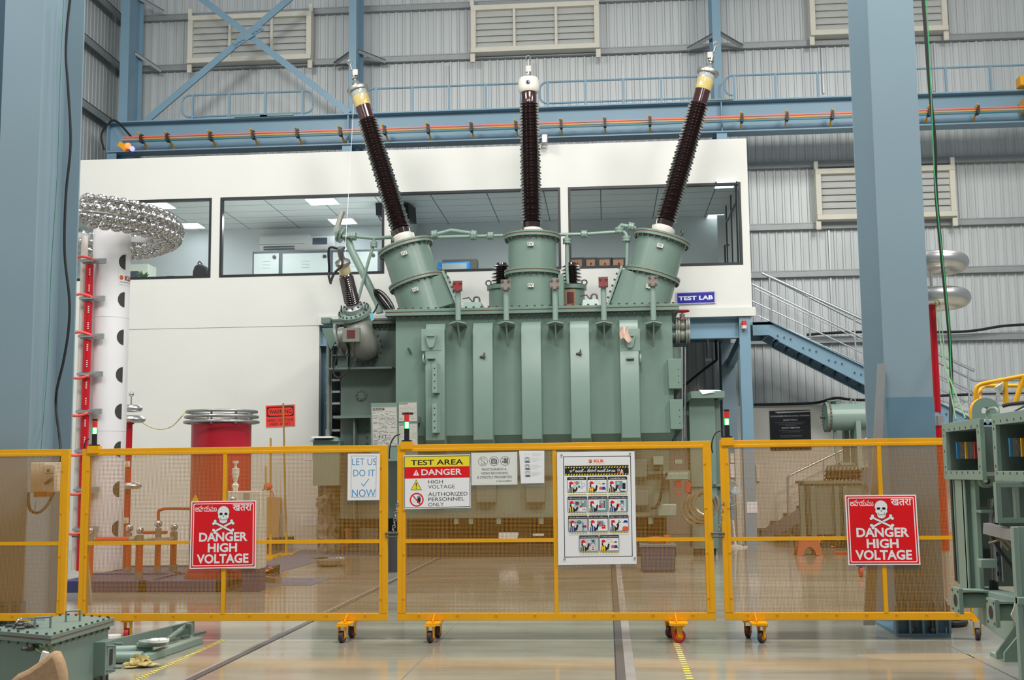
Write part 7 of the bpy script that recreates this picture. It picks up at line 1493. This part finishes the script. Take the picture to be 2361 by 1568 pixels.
fl_ = C4+(C1-C4)*.72; m = MB(); e1_ = (C1-C4).normalized(); n2 = V((e1_.y, -e1_.x, 0)); pz = V((fl_.x, fl_.y, .38))-n2*.06; m.cyl(pz, pz+n2*.09, .022); m.cyl(pz+n2*.09, pz+n2*.13, .012); m.build('drain_plug', bolt, t)
# spanners and bolts lying on the lid
random.seed(9); m = MB()
for q in range(16): p = FL(random.uniform(22, 90), random.uniform(1444, 1453), zl); a_ = random.uniform(0, 6); m.cyl(p+V((0, 0, .014)), p+V((.05*cos(a_), .05*sin(a_), .014)), .011, n=6)
o = tag(m.build('loose_bolts', bolt), 'loose bolts scattered on the lid of the green box', 'bolts', kind='stuff'); o.name = 'bolt_scatter'
m = MB(); a, b, c = FL(36, 1448, zl), FL(44, 1441, zl), FL(104, 1439, zl); m.tube(cr([a+V((0, 0, .03)), b+V((0, 0, .04)), b+(c-b)*.5+V((0, 0, .04)), c+V((0, 0, .03))], 5), .009, 8); tag(m.build('pry_bar', chrome), 'bright steel bar lying on the lid of the green box', 'tool')
# sack cloth bundle
def tri_blob(px_pts, Y, d, name, mat, lab, cat, bev=.04):
    m = MB(); m.prism([P(x, y, Y) for x, y in px_pts], (0, d, 0)); o = m.build(name, mat, bevel=bev); return tag(o, lab, cat)
tri_blob([(20, 1570), (36, 1556), (60, 1545), (85, 1528), (104, 1514), (117, 1500), (128, 1506), (138, 1528), (144, 1550), (148, 1600), (10, 1600)], 7.0, .1, 'sack_cloth', M('burlap', (184, 150, 116), .9, noise=.2, nscale=30, bump=.4), 'brown sackcloth wrapped over a part beside the green box', 'sack')
m = MB(); m.cyl(P(98, 1528, 7.1), P(106, 1503, 7.1), .022, n=16); tag(m.build('plastic_tube', wht), 'white tube end sticking out of the sackcloth', 'tube')
m = MB(); random.seed(2); c = P(100, 1500, 7.12)
for q in range(14): m.tube([c+V((random.uniform(-.02, .04), 0, -.02)), c+V((random.uniform(-.05, .06), random.uniform(-.02, .02), random.uniform(.0, .04)))], .004, 5)
tag(m.build('frayed_rope', M('green_fibre', (96, 116, 76), .8)), 'frayed green rope end at the tip of the sackcloth', 'rope')
# loose green parts on the floor
def fz(x, y, z): return FL(x, y, z)
m = MB(); p, q = fz(332, 1518, .03), fz(458, 1476, .03); m.beam(p, q, .09, .06); tag(m.build('steel_bar', greenl, bevel=.006), 'long green square bar on the floor by the yellow tape', 'bar')
for (a, b, r, lab) in (((240, 1503), (352, 1499), .045, 'upper green pipe lying on the floor beside the box'), ((240, 1516), (328, 1516), .048, 'lower green pipe lying on the floor beside the box')):
    m = MB(); p, q = fz(*a, r), fz(*b, r); m.cyl(p, q, r, n=20); tag(m.build('loose_pipe', greenl), lab, 'pipe')
m = MB(); p, q = fz(240, 1497, .06), fz(445, 1448, .06); m.beam(p, q, .03, .13); m.beam(p+V((0, .12, -.05)), q+V((0, .12, -.05)), .2, .02); tag(m.build('channel_bracket', bxm), 'green steel channel lying on the floor behind the round covers', 'channel')
for i, (x, y, r, z, mt, lab) in enumerate(((352, 1484, .13, .1, greenl, 'largest pale green round cover in the small pile on the floor'), (352, 1479, .115, .125, frm, 'middle round green cover in the small pile on the floor'), (366, 1476, .085, .15, wht, 'white round cover on top of the pile on the floor'))):
    c = fz(x, y, z); m = MB(); m.cyl(c-V((0, 0, .012)), c+V((0, 0, .008)), r, n=36).mat(1)
    for k in range(4): m.cyl(c+V((r*.8*cos(k*pi/2+.4), r*.8*sin(k*pi/2+.4), .006)), c+V((r*.8*cos(k*pi/2+.4), r*.8*sin(k*pi/2+.4), .01)), .008, n=8)
    tag(m.build('round_cover', [mt, bolt]), lab, 'cover')
m = MB(); Z = FL(400, 1478).y; m.tube(cr([fz(388, 1474, .07), P(420, 1450, Z+.1), P(436, 1441, Z+.15), P(441, 1446, Z+.15), P(441, 1472, Z+.1)], 4), .022, 10); tag(m.build('pipe_elbow', greenl), 'bent green pipe rising from the floor parts', 'pipe')
for (x, y, z, lab) in ((258, 1467, .09, 'upper white disc behind the green box corner'), (254, 1479, .05, 'lower white disc behind the green box corner')):
    c = fz(x, y, z); m = MB(); m.cyl(c-V((0, 0, .01)), c+V((0, 0, .01)), .08, n=28); m.cyl(V((c.x, c.y, 0)), c, .04, n=20); tag(m.build('flange_disc', wht), lab, 'disc')
# crumpled yellow rag on the floor
random.seed(21); c = FL(322, 1538); m = MB(); n, k = 26, 12; vs = []
for j in range(k):
    for i in range(n):
        q = 2*pi*i/n; rr = 1-(j/(k-1))**1.7; w = 1+.3*sin(q*2+j*.8)+.12*sin(q*5-j*1.3); vs.append(c+V((.10*rr*w*cos(q)+.03*sin(j*1.7), .08*rr*w*sin(q), .01+.06*(j/(k-1))*(1+.4*sin(q*2+1)+.3*sin(j*2.2+q*5)))))
m.add(vs, [(j*n+i, j*n+(i+1) % n, (j+1)*n+(i+1) % n, (j+1)*n+i) for j in range(k-1) for i in range(n)]+[tuple(range(n))[::-1]]); tag(m.build('floor_rag', M('mustard_rag', (182, 164, 104), .9, noise=.25, nscale=14), smooth=25), 'crumpled mustard yellow rag on the floor by the tape', 'rag')
# ================================================================ FLOOR RAILS AND TAPES
rm = M('worn_rail_steel', (104, 98, 94), .45, metal=.5, noise=.2, nscale=8); gm = M('pale_grout', (136, 132, 127), .7, noise=.25, nscale=5)
def frail(a, b, w, lab, y0, y1, side=1, gw=.12):
    a, b = FL(*a), FL(*b); d = (b-a)/(b.y-a.y); p, q = a+d*(y0-a.y), a+d*(y1-a.y); n = V((1, 0, 0))
    t = T('floor_rail', lab, 'rail', (p+q)/2); m = MB(); m.prism([p-n*w/2+V((0, 0, .003)), p+n*w/2+V((0, 0, .003)), q+n*w/2+V((0, 0, .003)), q-n*w/2+V((0, 0, .003))], (0, 0, -.02)); m.build('rail_head', rm, t)
    m = MB(); g = n*w/2*side; m.prism([p+g+V((0, 0, .002)), p+g+n*side*gw+V((0, 0, .002)), q+g+n*side*gw+V((0, 0, .002)), q+g+V((0, 0, .002))], (0, 0, -.02)); m.build('grout_strip', gm, t)
    m = MB(); g = n*(w/2)*-side; m.prism([p+g+V((0, 0, .0035)), p+g*1.35+V((0, 0, .0035)), q+g*1.35+V((0, 0, .0035)), q+g+V((0, 0, .0035))], (0, 0, -.02)); m.build('flange_gap', dark, t)
frail((437, 1568), (905, 1340), .06, 'steel rail in the floor running under the left fence panels', 5, 21, -1, .03)
frail((1433, 1568), (1416, 1320), .065, 'steel rail with pale grout in the floor under the board panel', 5, 21, 1, .075)
def tape(a, b, w, lab, n, skew=.5):
    a, b = FL(*a), FL(*b); d = (b-a); L = d.length; d.normalize(); s = V((-d.y, d.x, 0)); m = MB(); z = V((0, 0, .0025))
    m.prism([a-s*w/2+z, a+s*w/2+z, b+s*w/2+z, b-s*w/2+z], (0, 0, -.01)).mat(1)
    for i in range(n):
        p = a+d*L*(i+.2)/n; k = d*L/n*.42; e = d*w*skew; z2 = V((0, 0, .0032)); m.prism([p-s*w/2+z2, p+s*w/2+e+z2, p+k+s*w/2+e+z2, p+k-s*w/2+z2], (0, 0, -.002))
    tag(m.build('floor_tape', [M('tape_yellow', (214, 196, 76), .5), M('tape_dark', (112, 110, 92), .6)], smooth=0), lab, 'tape')
tape((1557, 1478), (1600, 1590), .05, 'yellow and grey striped tape running from the big orange caster', 22, 0)
tape((300, 1574), (516, 1475), .045, 'yellow and grey striped tape along the left floor rail', 36, .9)
tp = FL(2120, 1515); m = MB(); pts = [tp+V((.45*cos(q)*(1+.15*sin(3*q)), .22*sin(q)*(1+.2*sin(2*q+1)), .0015)) for q in [2*pi*i/28 for i in range(28)]]; m.prism(pts, (0, 0, -.01)); tag(m.build('oil_stain', M('oil_stain', (150, 136, 112), .3, noise=.1), smooth=0), 'brown oil stain on the floor before the right column', 'stain')
